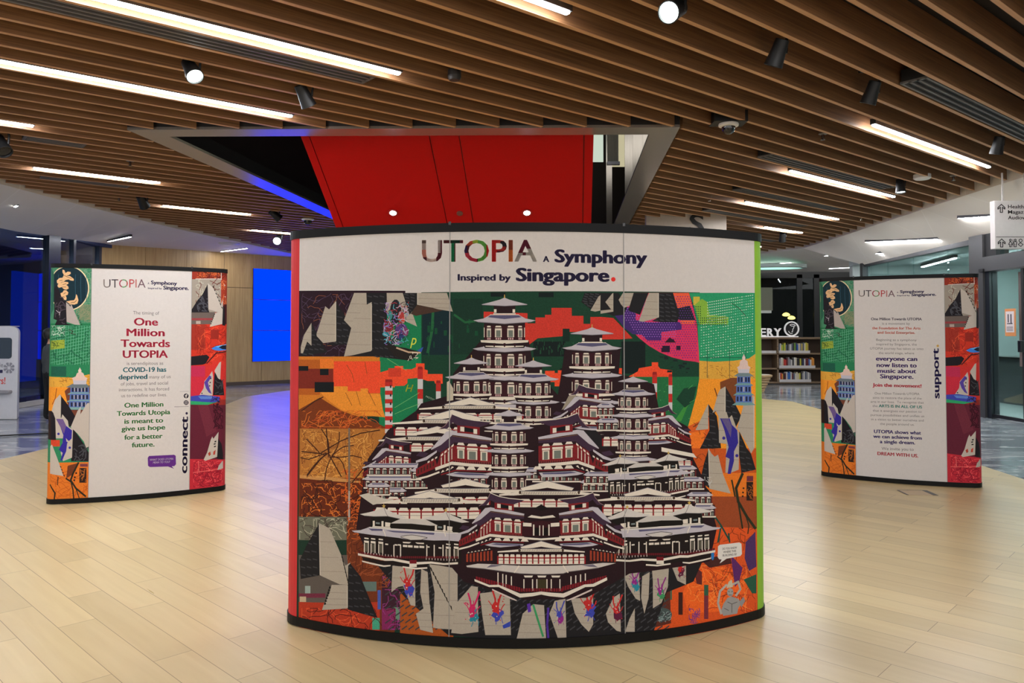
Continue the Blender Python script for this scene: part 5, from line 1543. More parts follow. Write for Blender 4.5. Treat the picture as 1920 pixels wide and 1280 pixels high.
# top right group of shards
shard([(1107, 582), (1122, 556), (1126, 553), (1125.5, 582), (1116, 584)], [(1096, 549), (1128, 549), (1126, 556), (1108, 580), (1090, 566)])
A.poly(BLK, [(1126, 549), (1160, 549), (1176, 575), (1170, 590), (1150, 592), (1126, 583)])
shard([(1135, 566), (1148, 550), (1150, 549), (1150, 584), (1126, 588), (1126, 582), (1146, 580)], None)
shard([(1160, 562), (1168, 549), (1188, 549), (1188, 570), (1170, 577), (1164, 570)], None)
shard([(1198, 602), (1212, 560), (1217, 549), (1235, 549), (1235, 595), (1206, 603)], [(1235, 549), (1262, 549), (1274, 590), (1270, 604), (1240, 604), (1222, 602), (1235, 594)], [(1234.5, 550), (1234.5, 594)])
A.poly(BLK, [(1188, 549), (1216, 549), (1200, 590), (1178, 582)])
# right group
shard([(1304, 806), (1324, 764), (1328, 757), (1328, 804), (1310, 806)], [(1328, 757), (1344, 780), (1352, 840), (1312, 841), (1330, 806)])
shard([(1336, 774), (1346, 738), (1350, 730), (1360, 724), (1360, 780), (1348, 782), (1342, 770)], [(1360, 724), (1376, 752), (1390, 780), (1380, 800), (1360, 790)], [(1359.5, 726), (1359.5, 780)])
shard([(1382, 802), (1396, 752), (1400, 756), (1412, 742), (1414, 742), (1414, 840), (1408, 850), (1402, 836), (1388, 812)], [(1386, 808), (1400, 840), (1408, 850), (1417, 880), (1390, 886), (1384, 840)], [(1413.5, 744), (1413.5, 838)])
shard([(1347, 778), (1362, 772), (1366, 784), (1372, 778), (1380, 800), (1386, 812), (1385, 880), (1370, 886), (1360, 886), (1362, 832), (1348, 830)])
A.poly((48, 40, 138), [(1350, 784), (1368, 784), (1372, 796), (1382, 806), (1384, 830), (1376, 846), (1376, 864), (1370, 888), (1364, 888), (1368, 860), (1360, 856), (1366, 838), (1362, 822), (1358, 806)])
A.poly((96, 84, 130), [(1352, 784), (1366, 784), (1372, 800), (1370, 820), (1364, 806)])
A.disc((48, 40, 138), 1357, 821, 3); A.disc((48, 40, 138), 1381.5, 854, 3)
shard([(1328, 840), (1334, 850), (1340, 856), (1346, 852), (1356, 890), (1370, 925), (1330, 916), (1330, 870)], [(1328, 842), (1330, 915), (1312, 902), (1320, 868)], [(1328.5, 842), (1330.5, 914)])
A.poly(BLK, [(1296, 880), (1312, 900), (1330, 920), (1340, 960), (1330, 966), (1296, 930)])
scribble((190, 190, 186), 1318, 894, 1334, 910, 8, 1.0, 2, 6)
# blue pagoda with white statue
def blue_pagoda(S, cx, y, k, MAP=None):
    for i in range(3):
        yy = y + i*18*k; w = (17 + 2*i)*k
        S.poly((84, 110, 176), [(cx - w*.72, yy), (cx + w*.72, yy), (cx + w*.74, yy + 15*k), (cx - w*.74, yy + 15*k)])
        S.many((30, 34, 64), [[(cx + d*w - 1.6*k, yy + 3*k), (cx + d*w + 1.6*k, yy + 3*k), (cx + d*w + 1.6*k, yy + 12*k), (cx + d*w - 1.6*k, yy + 12*k)] for d in (-.55, -.25, .25, .55)])
        S.many((190, 176, 150), [[(cx - .9*k, yy + 3*k), (cx + .9*k, yy + 3*k), (cx + .9*k, yy + 12*k), (cx - .9*k, yy + 12*k)]])
        S.poly((110, 150, 150), [(cx - w*1.06, yy + 19*k), (cx - w*.7, yy + 14*k), (cx + w*.7, yy + 14*k), (cx + w*1.06, yy + 19*k), (cx, yy + 20*k)])
    S.poly((112, 130, 134), [(cx - 19*k, y + 1*k), (cx - 10*k, y - 5*k), (cx + 10*k, y - 5*k), (cx + 19*k, y + 1*k), (cx, y + 2*k)])
    S.poly((190, 186, 196), [(cx - 11*k, y - 12*k), (cx + 11*k, y - 12*k), (cx + 10*k, y - 5*k), (cx - 10*k, y - 5*k)])
    S.poly((212, 186, 178), [(cx - 13*k, y - 15*k), (cx - 8*k, y - 19*k), (cx - 7*k, y - 27*k), (cx - 3*k, y - 30*k), (cx + 3*k, y - 30*k), (cx + 7*k, y - 27*k), (cx + 8*k, y - 19*k), (cx + 13*k, y - 15*k), (cx + 10*k, y - 12*k), (cx - 10*k, y - 12*k)])
    S.disc((220, 196, 188), cx, y - 33*k, 3.2*k, 4.2*k, 10); S.poly((206, 180, 176), [(cx - 2*k, y - 36*k), (cx, y - 41*k), (cx + 2*k, y - 36*k)])
blue_pagoda(A, 1394.5, 704, 1.0)
# bottom row of shards with paint
A.poly(BLK, [(700, 1050), (1320, 1045), (1300, 1090), (1250, 1110), (1220, 1200), (960, 1200), (840, 1190), (760, 1120)])
br_ = []
for k in range(420):
    x = 722 + (k % 42)*12.6 + (k//42 % 2)*6; y = 1062 + (k//42)*13 + ra.uniform(-1, 1)
    if abs(x - 985) < 118 and y < 1122 - abs(x - 985)*.3: continue
    br_.append([(x, y), (x + 10, y - 7), (x + 10.4, y - 4.4), (x + .4, y + 2.6)])
A.many((62, 62, 66), br_)
shard([(598, 980), (618, 990), (640, 1040), (653, 1096), (637, 1095), (600, 1078)], [(598, 982), (600, 1078), (564, 1085), (562, 1050), (576, 1020)], [(599, 984), (600.5, 1077)])
shard([(620, 994), (630, 1020), (648, 1060), (657, 1054), (654, 1094), (646, 1080)])
shard([(622, 1096), (652, 1096), (652, 1140), (604, 1143), (608, 1130), (618, 1112)], [(653, 1060), (657, 1056), (676, 1080), (692, 1120), (708, 1158), (652, 1142)], [(651.5, 1098), (651.5, 1138)])
A.many((22, 20, 20), [[(640 + 1.7*k, 1040 + 7*k), (642 + 1.7*k, 1042 + 7*k), (644 + 1.6*k, 1049 + 7*k), (641 + 1.7*k, 1046 + 7*k)] for k in range(8)] + [[(608 + 1.5*k, 1134 - 5*k), (612 + 1.5*k, 1132 - 5*k), (610 + 1.5*k, 1128 - 5*k), (608 + 1.5*k, 1130 - 5*k)] for k in range(7)])
PAINT = [(190, 44, 44), (200, 40, 96), (60, 70, 170), (90, 30, 60), (40, 130, 150), (140, 40, 130), (60, 140, 90)]
def splash(x, y, s, c1, c2, flip=1):
    """a paint splash: forked runs of colour, a ragged pool and a few drops"""
    f = lambda pts: [(x + flip*px*s, y + py*s) for px, py in pts]
    j = lambda: ra.uniform(-2.2, 2.2)
    pool = [(12 + (11 + ra.uniform(-4, 6))*math.cos(t)*.8, 34 + (13 + ra.uniform(-4, 7))*math.sin(t)) for t in [k*2*math.pi/15 for k in range(15)]]
    A.poly(c2, f(pool))
    pool = [(8 + (8 + ra.uniform(-3, 4))*math.cos(t)*.8, 24 + (10 + ra.uniform(-3, 5))*math.sin(t)) for t in [k*2*math.pi/13 for k in range(13)]]
    A.poly(c1, f(pool))
    for a, b, w in (((2, -8), (7, 20), 3.2), ((23, -11), (12, 18), 3.4), ((12, 6), (10, 20), 1.6), ((-6, 10), (4, 24), 1.6), ((16, 30), (24, 16), 1.8), ((10, 40), (8, 54), 1.4), ((18, 40), (21, 52), 1.2)):
        m = ((a[0]+b[0])/2 + j(), (a[1]+b[1])/2 + j())
        A.line(c1 if a[1] < 35 else c2, f([a, m, b]), w*s)
    A.many(c1, [f([(px - r_, py), (px, py - r_), (px + r_, py), (px, py + r_)]) for px, py, r_ in [(ra.uniform(-6, 26), ra.uniform(-8, 54), ra.uniform(.5, 1.7)) for _ in range(9)]])
    A.many((206, 198, 186), [f([(px - r_, py), (px, py - r_), (px + r_, py), (px, py + r_)]) for px, py, r_ in [(ra.uniform(2, 18), ra.uniform(18, 42), ra.uniform(.8, 1.8)) for _ in range(4)]])
shard([(736, 1060), (778, 1064), (779, 1136), (770, 1134), (756, 1098), (746, 1100), (734, 1110)]); splash(756, 1072, .9, PAINT[0], PAINT[2])
shard([(805, 1056), (848, 1064), (858, 1070), (858, 1180), (822, 1178), (812, 1176), (815, 1110)])
A.many((22, 20, 20), [[(806 + 4.2*k, 1062 + 8*k), (809 + 4.2*k, 1064 + 8*k), (812 + 4*k, 1073 + 8*k), (808 + 4.2*k, 1069 + 8*k)] for k in range(10)])
shard([(856, 1130), (884, 1098), (896, 1100), (897, 1184), (866, 1188), (846, 1186)]); splash(876, 1120, 1.0, PAINT[1], PAINT[4])
shard([(900, 1112), (930, 1108), (956, 1122), (958, 1190), (910, 1190), (904, 1150)]); splash(922, 1116, 1.0, PAINT[0], PAINT[2]); A.poly((52, 70, 170), [(942, 1172), (957, 1164), (957, 1174), (944, 1178)])
shard([(968, 1200), (980, 1150), (1000, 1132), (1020, 1134), (1024, 1200)]); A.line((60, 150, 96), [(1000, 1134), (1008, 1160), (1018, 1192)], 4); A.poly((90, 50, 160), [(988, 1132), (994, 1130), (996, 1146), (990, 1148)]); A.line((80, 50, 150), [(1028, 1140), (1026, 1170), (1028, 1196)], 4)
shard([(1070, 1120), (1112, 1106), (1112, 1170), (1104, 1184), (1090, 1170), (1078, 1150)]); splash(1094, 1110, 1.0, PAINT[0], PAINT[2])
shard([(1136, 1150), (1150, 1120), (1162, 1112), (1164, 1184), (1156, 1182), (1140, 1166)]); splash(1148, 1124, .8, PAINT[0], PAINT[3])
shard([(1170, 1080), (1198, 1066), (1200, 1126), (1192, 1122), (1178, 1100)]); splash(1184, 1072, .7, PAINT[5], PAINT[4])
shard([(1222, 1062), (1254, 1062), (1252, 1100), (1240, 1130), (1224, 1140), (1224, 1090)]); splash(1232, 1090, .7, PAINT[5], PAINT[6])
shard([(1258, 1058), (1286, 1054), (1286, 1096), (1270, 1088)]); splash(1270, 1052, .6, PAINT[0], PAINT[3])
shard([(1030, 1150), (1040, 1126), (1060, 1122), (1062, 1196), (1046, 1196)]); splash(1042, 1134, .7, PAINT[2], PAINT[5])
shard([(1204, 1080), (1218, 1072), (1216, 1120), (1208, 1150), (1202, 1120)])
shard([(790, 1066), (802, 1072), (806, 1140), (796, 1150), (788, 1110)]); shard([(780, 1150), (806, 1132), (812, 1186), (788, 1180)])
shard([(1172, 1184), (1180, 1160), (1190, 1140), (1190, 1184)])
# guardian statue, a grey carved figure with a looped ribbon
A.line((176, 168, 158), [(1352, 1150), (1346, 1130), (1350, 1108), (1362, 1096)], 4); A.line((176, 168, 158), [(1372, 1096), (1384, 1090), (1388, 1104), (1380, 1116)], 4)
A.poly((150, 148, 146), [(1356, 1132), (1364, 1120), (1372, 1118), (1384, 1122), (1390, 1130), (1384, 1140), (1382, 1150), (1356, 1154), (1352, 1144)])
A.disc((158, 156, 152), 1369, 1110, 6, 8, 14); A.poly((196, 186, 160), [(1362, 1102), (1366, 1090), (1372, 1086), (1374, 1100)])
A.poly((140, 138, 138), [(1386, 1128), (1394, 1118), (1397, 1126), (1390, 1138)])
for pts in ([(1364, 1128), (1372, 1132), (1382, 1128)], [(1372, 1132), (1372, 1148)], [(1365, 1108), (1368, 1109)], [(1371, 1109), (1374, 1108)], [(1366, 1115), (1372, 1115)], [(1358, 1140), (1366, 1144)]): A.line((70, 68, 68), pts, 1.0)
# speech bubble
A.poly((216, 212, 206), [(1346, 1024), (1349, 1021), (1386, 1016.5), (1390, 1019), (1391, 1038), (1388, 1042), (1362, 1047), (1349, 1056), (1353, 1048.5), (1348, 1048), (1345.5, 1044)])
for i, s_ in enumerate(('DO YOU KNOW', 'WHERE THIS', 'BUILDING IS?')):
    w_ = (27, 24, 26)[i]; A.text((60, 56, 60), s_, 1368 - w_/2, 1030.5 + 6.2*i, 1368 + w_/2, 1028 + 6.2*i, 3.9, 0.015)

# --- the stacked temple
ROOFL = (186, 180, 188); ROOFD = (86, 84, 116); EAVE = (150, 144, 152); MAR = (54, 20, 28); DRK = (38, 20, 26); CRM = (222, 212, 198); WINF = (218, 206, 190); GLS = (112, 118, 110); REDW = (122, 30, 36); PUR = (62, 42, 62); DK2 = (30, 22, 22); PINK = (200, 160, 160)
def roof(cx, y, w, k, cap=False):
    """curved hip roof; y = level of the eave tips"""
    h = 13*k
    if cap:
        A.poly(DRK, [(cx - w*.24, y), (cx + w*.24, y), (cx + w*.22, y + 19*k), (cx - w*.22, y + 19*k)])
        A.many(CRM, [[(cx + s*w*.2 - 2.4*k, y + 9*k), (cx + s*w*.2 + 2.4*k, y + 9*k), (cx + s*w*.2 + 2.4*k, y + 16*k), (cx + s*w*.2 - 2.4*k, y + 16*k)] for s in (-1, 1)])
        A.many(CRM, [[(cx - w*.24, y + 17*k), (cx + w*.24, y + 17*k), (cx + w*.24, y + 19*k), (cx - w*.24, y + 19*k)]])
        A.poly(ROOFL, [(cx - w*.5, y - .5*k), (cx - w*.3, y - 5*k), (cx - w*.1, y - 10*k), (cx, y - 14*k), (cx + w*.1, y - 10*k), (cx + w*.3, y - 5*k), (cx + w*.5, y - .5*k), (cx, y + 2.5*k)])
        A.line((128, 122, 132), [(cx - w*.48, y + .3*k), (cx, y + 2.6*k), (cx + w*.48, y + .3*k)], 1.1*k)
        A.many((206, 170, 90), [[(cx - 1.3*k, y - 13*k), (cx - .6*k, y - 20*k), (cx + .6*k, y - 20*k), (cx + 1.3*k, y - 13*k)]])
        return
    A.poly(ROOFL, [(cx - w*.5, y - 1.5*k), (cx - w*.34, y - 5*k), (cx - w*.23, y - h*.9), (cx + w*.23, y - h*.9), (cx + w*.34, y - 5*k), (cx + w*.5, y - 1.5*k), (cx + w*.42, y + 1.5*k), (cx, y + 5*k), (cx - w*.42, y + 1.5*k)])
    A.poly(ROOFD, [(cx - w*.27, y - 7.5*k), (cx - w*.22, y - h*.9), (cx + w*.22, y - h*.9), (cx + w*.27, y - 7.5*k), (cx, y - 4*k)])
    A.line((118, 112, 120), [(cx - w*.42, y + 1.5*k), (cx, y + 5*k), (cx + w*.42, y + 1.5*k)], 1.2*k)
    A.line(CRM, [(cx - w*.23, y - h*.92), (cx + w*.23, y - h*.92)], 1.2*k)
def body(cx, y, w, k, balcony=True):
    """storey under a roof whose tips are at y; w = roof width"""
    b = w*.33
    A.poly(MAR, [(cx - b, y + 2*k), (cx + b, y + 2*k), (cx + b, y + 36*k), (cx - b, y + 36*k)])
    A.poly(DRK, [(cx - b, y + 2*k), (cx + b, y + 2*k), (cx + b, y + 7*k), (cx, y + 9*k), (cx - b, y + 7*k)])
    fr = []; gl_ = []; tp = []; bl_ = []
    for d, ww in ((-.76, 4), (-.3, 6.4), (.3, 6.4), (.76, 4)):
        x = cx + d*b; ww *= k
        fr.append([(x - ww, y + 13.5*k), (x + ww, y + 13.5*k), (x + ww, y + 30*k), (x - ww, y + 30*k)])
        gl_.append([(x - ww*.66, y + 17*k), (x + ww*.66, y + 17*k), (x + ww*.66, y + 29.5*k), (x - ww*.66, y + 29.5*k)])
        tp.append([(x - ww*.95, y + 11.5*k), (x - ww*.7, y + 8.5*k), (x + ww*.7, y + 8.5*k), (x + ww*.95, y + 11.5*k)])
        for j in (-.6, 0, .6): bl_.append([(x + ww*j - ww*.2, y + 31*k), (x + ww*j + ww*.2, y + 31*k), (x + ww*j + ww*.2, y + 34.5*k), (x + ww*j - ww*.2, y + 34.5*k)])
    for s in (-1, 1): fr.append([(cx + s*b*.98 - 1*k, y + 12*k), (cx + s*b*.98 + .4*k, y + 12*k), (cx + s*b*.98 + .4*k, y + 30*k), (cx + s*b*.98 - 1*k, y + 30*k)])
    A.many(WINF, fr + tp); A.many(GLS, gl_); A.many(PINK, bl_)
    if balcony:
        A.poly(DRK, [(cx - b*1.1, y + 40*k), (cx + b*1.1, y + 40*k), (cx + b*.95, y + 50*k), (cx - b*.95, y + 50*k)])
        A.poly(CRM, [(cx - b*1.16, y + 35.5*k), (cx + b*1.16, y + 35.5*k), (cx + b*1.14, y + 39.5*k), (cx, y + 42.5*k), (cx - b*1.14, y + 39.5*k)])
        A.poly(CRM, [(cx - b*.92, y + 46*k), (cx + b*.92, y + 46*k), (cx + b*.92, y + 47.5*k), (cx, y + 50*k), (cx - b*.92, y + 47.5*k)])
        A.many(MAR, [[(cx + d*b - 2*k, y + 41*k), (cx + d*b + 2*k, y + 41*k), (cx + d*b + 1.2*k, y + 48*k), (cx + d*b - 1.2*k, y + 48*k)] for d in (-.5, 0, .5)])
def pagoda(cx, ycap, wcap, wr, k, n, first, step=None):
    ys = [first + (step or 54*k)*i for i in range(n)]
    for i, y in reversed(list(enumerate(ys))):
        body(cx, y, wr*(1 + .02*i), k)
        roof(cx, y, wr*(1 + .02*i), k)
    roof(cx, ycap, wcap, k*.95, True)
def gable(cx, y, w, k=1.0):
    """white gable chevron, y = apex"""
    h = w*.14
    A.poly(DRK, [(cx - w*.4, y + h*.8), (cx, y + h*.5), (cx + w*.4, y + h*.8), (cx + w*.45, y + h*1.9), (cx - w*.45, y + h*1.9)])
    A.poly(CRM, [(cx - w*.5, y + h*.95), (cx - w*.22, y + h*.45), (cx, y), (cx + w*.22, y + h*.45), (cx + w*.5, y + h*.95), (cx + w*.46, y + h*1.3), (cx + w*.2, y + h*1.15), (cx, y + h*.92), (cx - w*.2, y + h*1.15), (cx - w*.46, y + h*1.3)])
    A.line((104, 100, 112), [(cx - w*.5, y + h*.95), (cx - w*.22, y + h*.42), (cx, y - .5), (cx + w*.22, y + h*.42), (cx + w*.5, y + h*.95)], 1.0)
def rope(x0, x1, y, h=6, wing=22):
    A.poly(DRK, [(x0 - wing, y + h + 1), (x1 + wing, y + h + 1), (x1 + wing*.8, y + h + 9), (x0 - wing*.8, y + h + 9)])
    A.poly(CRM, [(x0 - wing, y + h*.9), (x0, y + 1), (x0, y + h), (x0 - wing, y + h*1.3)]); A.poly(CRM, [(x1 + wing, y + h*.9), (x1, y + 1), (x1, y + h), (x1 + wing, y + h*1.3)])
    A.poly((214, 204, 188), [(x0, y), (x1, y), (x1, y + h), (x0, y + h)])
    n = int((x1 - x0)/3.2)
    A.many((110, 100, 98), [[(x0 + 3.2*i, y + 1.4), (x0 + 3.2*i + 1.1, y + 1.4), (x0 + 3.2*i + 2.6, y + h - .6), (x0 + 3.2*i + 1.5, y + h - .6)] for i in range(n)])
    A.line((96, 92, 104), [(x0 - 2, y), (x1 + 2, y)], 1.2)
    A.disc((70, 52, 40), x0 - 1, y + 3, 2.4, 3, 8); A.disc((70, 52, 40), x1 + 1, y + 3, 2.4, 3, 8)
def redwall(x0, x1, y0, y1, n):
    A.rect(CRM, x0, y0, x1, y1)
    h = y1 - y0; d = (x1 - x0)/n
    A.many(DRK, [[(x0 + d*i - d*.24, y0 - 1), (x0 + d*i + d*.24, y0 - 1), (x0 + d*i + d*.1, y0 + h*.26), (x0 + d*i - d*.1, y0 + h*.26)] for i in range(n + 1)] + [[(x0, y0 - 2), (x1, y0 - 2), (x1, y0 + .5), (x0, y0 + .5)]])
    A.many((142, 26, 34), [[(x0 + d*i - 1.4, y0 + h*.2), (x0 + d*i + 1.4, y0 + h*.2), (x0 + d*i + 1.4, y1), (x0 + d*i - 1.4, y1)] for i in range(n + 1)] + [[(x0, y0 + h*.3), (x1, y0 + h*.3), (x1, y0 + h*.42), (x0, y0 + h*.42)]])
    A.line((96, 84, 80), [(x0, y0 + h*.66), (x1, y0 + h*.66)], .7)
def hall(ax, ay, s=1.0, flip=1):
    """corner hall seen at an angle; (ax, ay) = peak of its dark upper roof; measured from the left-hand one"""
    f = lambda pts: [(ax + flip*s*(x - 435)/6.4, ay + s*(y - 235)/6.4) for x, y in pts]
    P = lambda c, pts: A.poly(c, f(pts))
    Q = lambda c, L: A.many(c, [f(p) for p in L])
    P(DRK, [(0, 940), (60, 700), (180, 640), (370, 440), (440, 470), (910, 530), (930, 980), (460, 1010), (120, 1080)])
    P(PUR, [(180, 655), (270, 565), (365, 450), (440, 490), (905, 545), (905, 590), (460, 570), (300, 690)])
    P(ROOFL, [(365, 440), (440, 430), (560, 455), (720, 480), (910, 520), (905, 545), (760, 530), (620, 505), (440, 480), (300, 600), (185, 660), (180, 650)])
    A.line((120, 84, 60), f([(440, 492), (620, 516), (760, 540), (905, 556)]), 1.0*s)
    # far wing
    P(ROOFL, [(0, 790), (120, 745), (250, 665), (250, 690), (130, 780), (0, 815)]); P(PUR, [(0, 730), (50, 680), (150, 700), (110, 750)])
    P(REDW, [(0, 890), (230, 760), (260, 870), (0, 980)])
    Q(CRM, [[(140 + 45*i, 800 - 25*i), (165 + 45*i, 786 - 25*i), (165 + 45*i, 806 - 25*i), (140 + 45*i, 820 - 25*i)] for i in range(3)])
    Q((70, 34, 30), [[(20 + 36*i, 900 - 18*i), (40 + 36*i, 890 - 18*i), (40 + 36*i, 940 - 18*i), (20 + 36*i, 952 - 18*i)] for i in range(6)])
    # walls
    P(REDW, [(460, 590), (905, 610), (905, 810), (460, 790), (240, 880), (300, 690)])
    P(DRK, [(460, 580), (905, 596), (905, 625), (460, 605)])
    fr = []; gl_ = []; tp = []
    for x0, x1, dy in ((492, 585, 0), (612, 740, 14), (768, 862, 26)):
        tp += [[(x0, 600 + dy), (x0 + 18, 572 + dy), (x1 - 18, 574 + dy), (x1, 606 + dy)], [(x0, 620 + dy), (x1, 626 + dy), (x1, 652 + dy), (x0, 646 + dy)]]
        fr.append([(x0 + 6, 652 + dy), (x1 - 4, 656 + dy), (x1 - 4, 766 + dy), (x0 + 6, 760 + dy)])
        gl_.append([(x0 + 24, 664 + dy), (x1 - 22, 668 + dy), (x1 - 22, 764 + dy), (x0 + 24, 758 + dy)])
    for i in range(4):
        x = 440 - 42*i; y = 600 + 36*i
        tp += [[(x - 14, y + 10), (x + 12, y - 14), (x + 12, y + 10), (x - 14, y + 34)]]
        fr += [[(x - 14, y + 46), (x - 4, y + 38), (x - 4, y + 170 - 10*i), (x - 14, y + 176 - 10*i)]]
    Q(CRM, tp); Q(WINF, fr); Q(GLS, gl_)
    Q((150, 60, 60), [[(470 + 22*i, 786 + i), (480 + 22*i, 786 + i), (480 + 22*i, 812 + i), (470 + 22*i, 812 + i)] for i in range(20)])
    # white balcony band and bracket row
    P(CRM, [(230, 872), (430, 800), (640, 822), (905, 838), (905, 872), (640, 858), (430, 838), (236, 908)])
    Q(CRM, [[(480 + 125*i, 895 + 4*i), (510 + 125*i, 856 + 4*i), (570 + 125*i, 858 + 4*i), (595 + 125*i, 897 + 4*i)] for i in range(4)])
    Q(CRM, [[(300 + 56*i, 935 - 20*i), (320 + 56*i, 900 - 22*i), (344 + 56*i, 915 - 24*i)] for i in range(3)])
    P((120, 26, 34), [(300, 950), (470, 898), (905, 914), (905, 926), (470, 912), (300, 965)])
    P(ROOFL, [(360, 955), (470, 925), (900, 945), (860, 1000), (640, 995), (440, 975)]); P(ROOFD, [(440, 945), (520, 932), (860, 948), (850, 965), (600, 962)])
    P(CRM, [(0, 1000), (130, 970), (280, 915), (285, 935), (140, 990), (0, 1025)])
    # upper box and upper roof
    P(REDW, [(495, 360), (765, 380), (765, 480), (495, 455)])
    Q(CRM, [[(532, 380), (580, 384), (580, 442), (532, 436)], [(690, 408), (734, 412), (734, 470), (690, 464)]]); P(NEAR, f_raw := [(582, 386), (690, 408), (690, 450), (582, 440)])
    P(PUR, [(278, 412), (340, 372), (400, 300), (435, 232), (470, 250), (560, 284), (700, 310), (915, 328), (850, 360), (760, 388), (620, 372), (500, 366), (440, 330), (380, 402)])
    A.line(CRM, f([(435, 230), (560, 280), (700, 306), (918, 326)]), 1.6*s); A.line((150, 120, 120), f([(278, 412), (345, 372), (405, 300), (435, 232)]), 1.0*s)
def palace(x, y, s=1.0, flip=1):
    """wide hall with two small pavilions; (x, y) = tip of its outer pavilion; from the lower left one"""
    f = lambda pts: [(x + flip*s*(px - 480)/8, y + s*(py - 235)/8) for px, py in pts]
    P = lambda c, pts: A.poly(c, f(pts))
    Q = lambda c, L: A.many(c, [f(p) for p in L])
    P(DK2, [(180, 690), (480, 680), (1640, 740), (1640, 1090), (980, 1060), (600, 1010), (180, 930)])
    P((24, 20, 18), [(300, 370), (500, 340), (740, 430), (1160, 430), (1420, 330), (1640, 400), (1640, 640), (260, 560)])
    for cx, cy in ((480, 0), (1410, 60)):
        P(CRM, [(cx - 165, 450 + cy), (cx - 135, 450 + cy), (cx - 135, 530 + cy), (cx - 165, 530 + cy)]); P(CRM, [(cx - 35, 455 + cy), (cx - 5, 455 + cy), (cx - 5, 540 + cy), (cx - 35, 540 + cy)])
        P(CRM, [(cx + 20, 470 + cy), (cx + 100, 480 + cy), (cx + 90, 540 + cy), (cx + 20, 535 + cy)]); P(CRM, [(cx - 170, 525 + cy), (cx + 100, 545 + cy), (cx + 100, 560 + cy), (cx - 170, 540 + cy)])
        P((120, 130, 130), [(cx - 120, 470 + cy), (cx - 60, 475 + cy), (cx - 60, 500 + cy), (cx - 120, 496 + cy)])
        P((206, 200, 194), [(cx - 360, 350 + cy), (cx - 220, 322 + cy), (cx - 80, 285 + cy), (cx, 250 + cy), (cx + 80, 300 + cy), (cx + 200, 352 + cy), (cx + 350, 408 + cy), (cx + 240, 420 + cy), (cx + 60, 380 + cy), (cx - 150, 384 + cy), (cx - 290, 372 + cy)])
        A.line((110, 104, 108), f([(cx, 250 + cy), (cx + 40, 350 + cy), (cx + 60, 380 + cy)]), .9*s); A.line((96, 90, 92), f([(cx - 290, 374 + cy), (cx - 150, 386 + cy), (cx + 60, 382 + cy), (cx + 240, 422 + cy)]), 1.0*s)
        Q((206, 172, 90), [[(cx - 18, 252 + cy), (cx, 190 + cy), (cx + 18, 252 + cy)], [(cx - 30, 222 + cy), (cx, 214 + cy), (cx + 30, 222 + cy), (cx, 236 + cy)]])
    P((196, 190, 184), [(580, 488), (660, 450), (735, 420), (1100, 428), (1160, 455), (1290, 520), (1180, 522), (900, 492)])
    # main roof
    P(ROOFL, [(0, 598), (130, 590), (220, 560), (265, 540), (900, 580), (1400, 620), (1640, 630), (1640, 760), (1400, 742), (1230, 745), (1080, 735), (860, 735), (700, 705), (490, 680), (300, 660), (40, 622)])
    P(ROOFD, [(250, 565), (460, 572), (460, 600), (300, 600)]); P(ROOFD, [(500, 590), (1240, 630), (1230, 660), (980, 640), (620, 622)])
    P((214, 208, 200), [(265, 540), (900, 580), (1400, 618), (1590, 626), (1590, 640), (1380, 634), (900, 598), (265, 556)])
    P((200, 194, 188), [(730, 690), (820, 668), (960, 660), (1130, 700), (1040, 735), (880, 736)]); A.line((70, 64, 64), f([(735, 684), (820, 668), (900, 662), (980, 672), (1130, 702)]), 1.1*s); A.line((60, 50, 50), f([(735, 696), (880, 740), (1040, 736), (1130, 706)]), 1.0*s)
    for xx in (485, 1385): A.line(CRM, f([(xx - 15, 585), (xx + 10, 640), (xx + 20, 680)]), 1.6*s)
    # columns, windows
    q = []; q2 = []
    for i, xx in enumerate((215, 315, 430, 1440, 1560)):
        yy = 700 + 8*i if i < 3 else 790
        q += [[(xx - 28, yy), (xx + 36, yy + 8), (xx + 36, yy + 28), (xx - 28, yy + 20)], [(xx - 32, yy + 44), (xx + 40, yy + 52), (xx + 40, yy + 84), (xx - 32, yy + 76)], [(xx - 34, yy + 84), (xx - 20, yy + 84), (xx - 20, yy + 225), (xx - 34, yy + 222)], [(xx + 26, yy + 84), (xx + 38, yy + 84), (xx + 38, yy + 228), (xx + 26, yy + 228)]]
        q2.append([(xx - 14, yy + 90), (xx + 20, yy + 90), (xx + 20, yy + 215), (xx - 14, yy + 210)])
    for a, b, yy in ((765, 830, 810), (840, 910, 815), (930, 1000, 822), (1012, 1084, 824)): q.append([(a, yy), (b, yy + 4), (b, yy + 36), (a, yy + 32)])
    q += [[(760, 765), (890, 770), (860, 790), (770, 785)], [(950, 775), (1080, 780), (1080, 800), (980, 795)]]
    for xx in (622, 722, 1115, 1226, 1358): q.append([(xx, 810), (xx + 16, 812), (xx + 16, 1000), (xx, 998)])
    for xx, yy in ((500, 790), (640, 800), (690, 800), (1120, 830), (1300, 845)): q.append([(xx, yy), (xx + 44, yy + 4), (xx + 44, yy + 24), (xx, yy + 20)])
    Q(CRM, q); Q((92, 88, 76), q2)
    Q((96, 24, 32), [[(100 + 30*i, 905 + (5.2*i if i < 14 else 73)), (124 + 30*i, 910 + (5.2*i if i < 14 else 73)), (124 + 30*i, 945 + (5.2*i if i < 14 else 73)), (100 + 30*i, 938 + (5.2*i if i < 14 else 73))] for i in range(50) if 100 + 30*i < 1590])
    Q((200, 180, 176), [[(190 + 44*i, 915 + 5*i), (200 + 44*i, 916 + 5*i), (200 + 44*i, 945 + 5*i), (190 + 44*i, 943 + 5*i)] for i in range(12)] + [[(1110 + 44*i, 1005 + 2*i), (1120 + 44*i, 1005 + 2*i), (1120 + 44*i, 1035 + 2*i), (1110 + 44*i, 1034 + 2*i)] for i in range(11)])
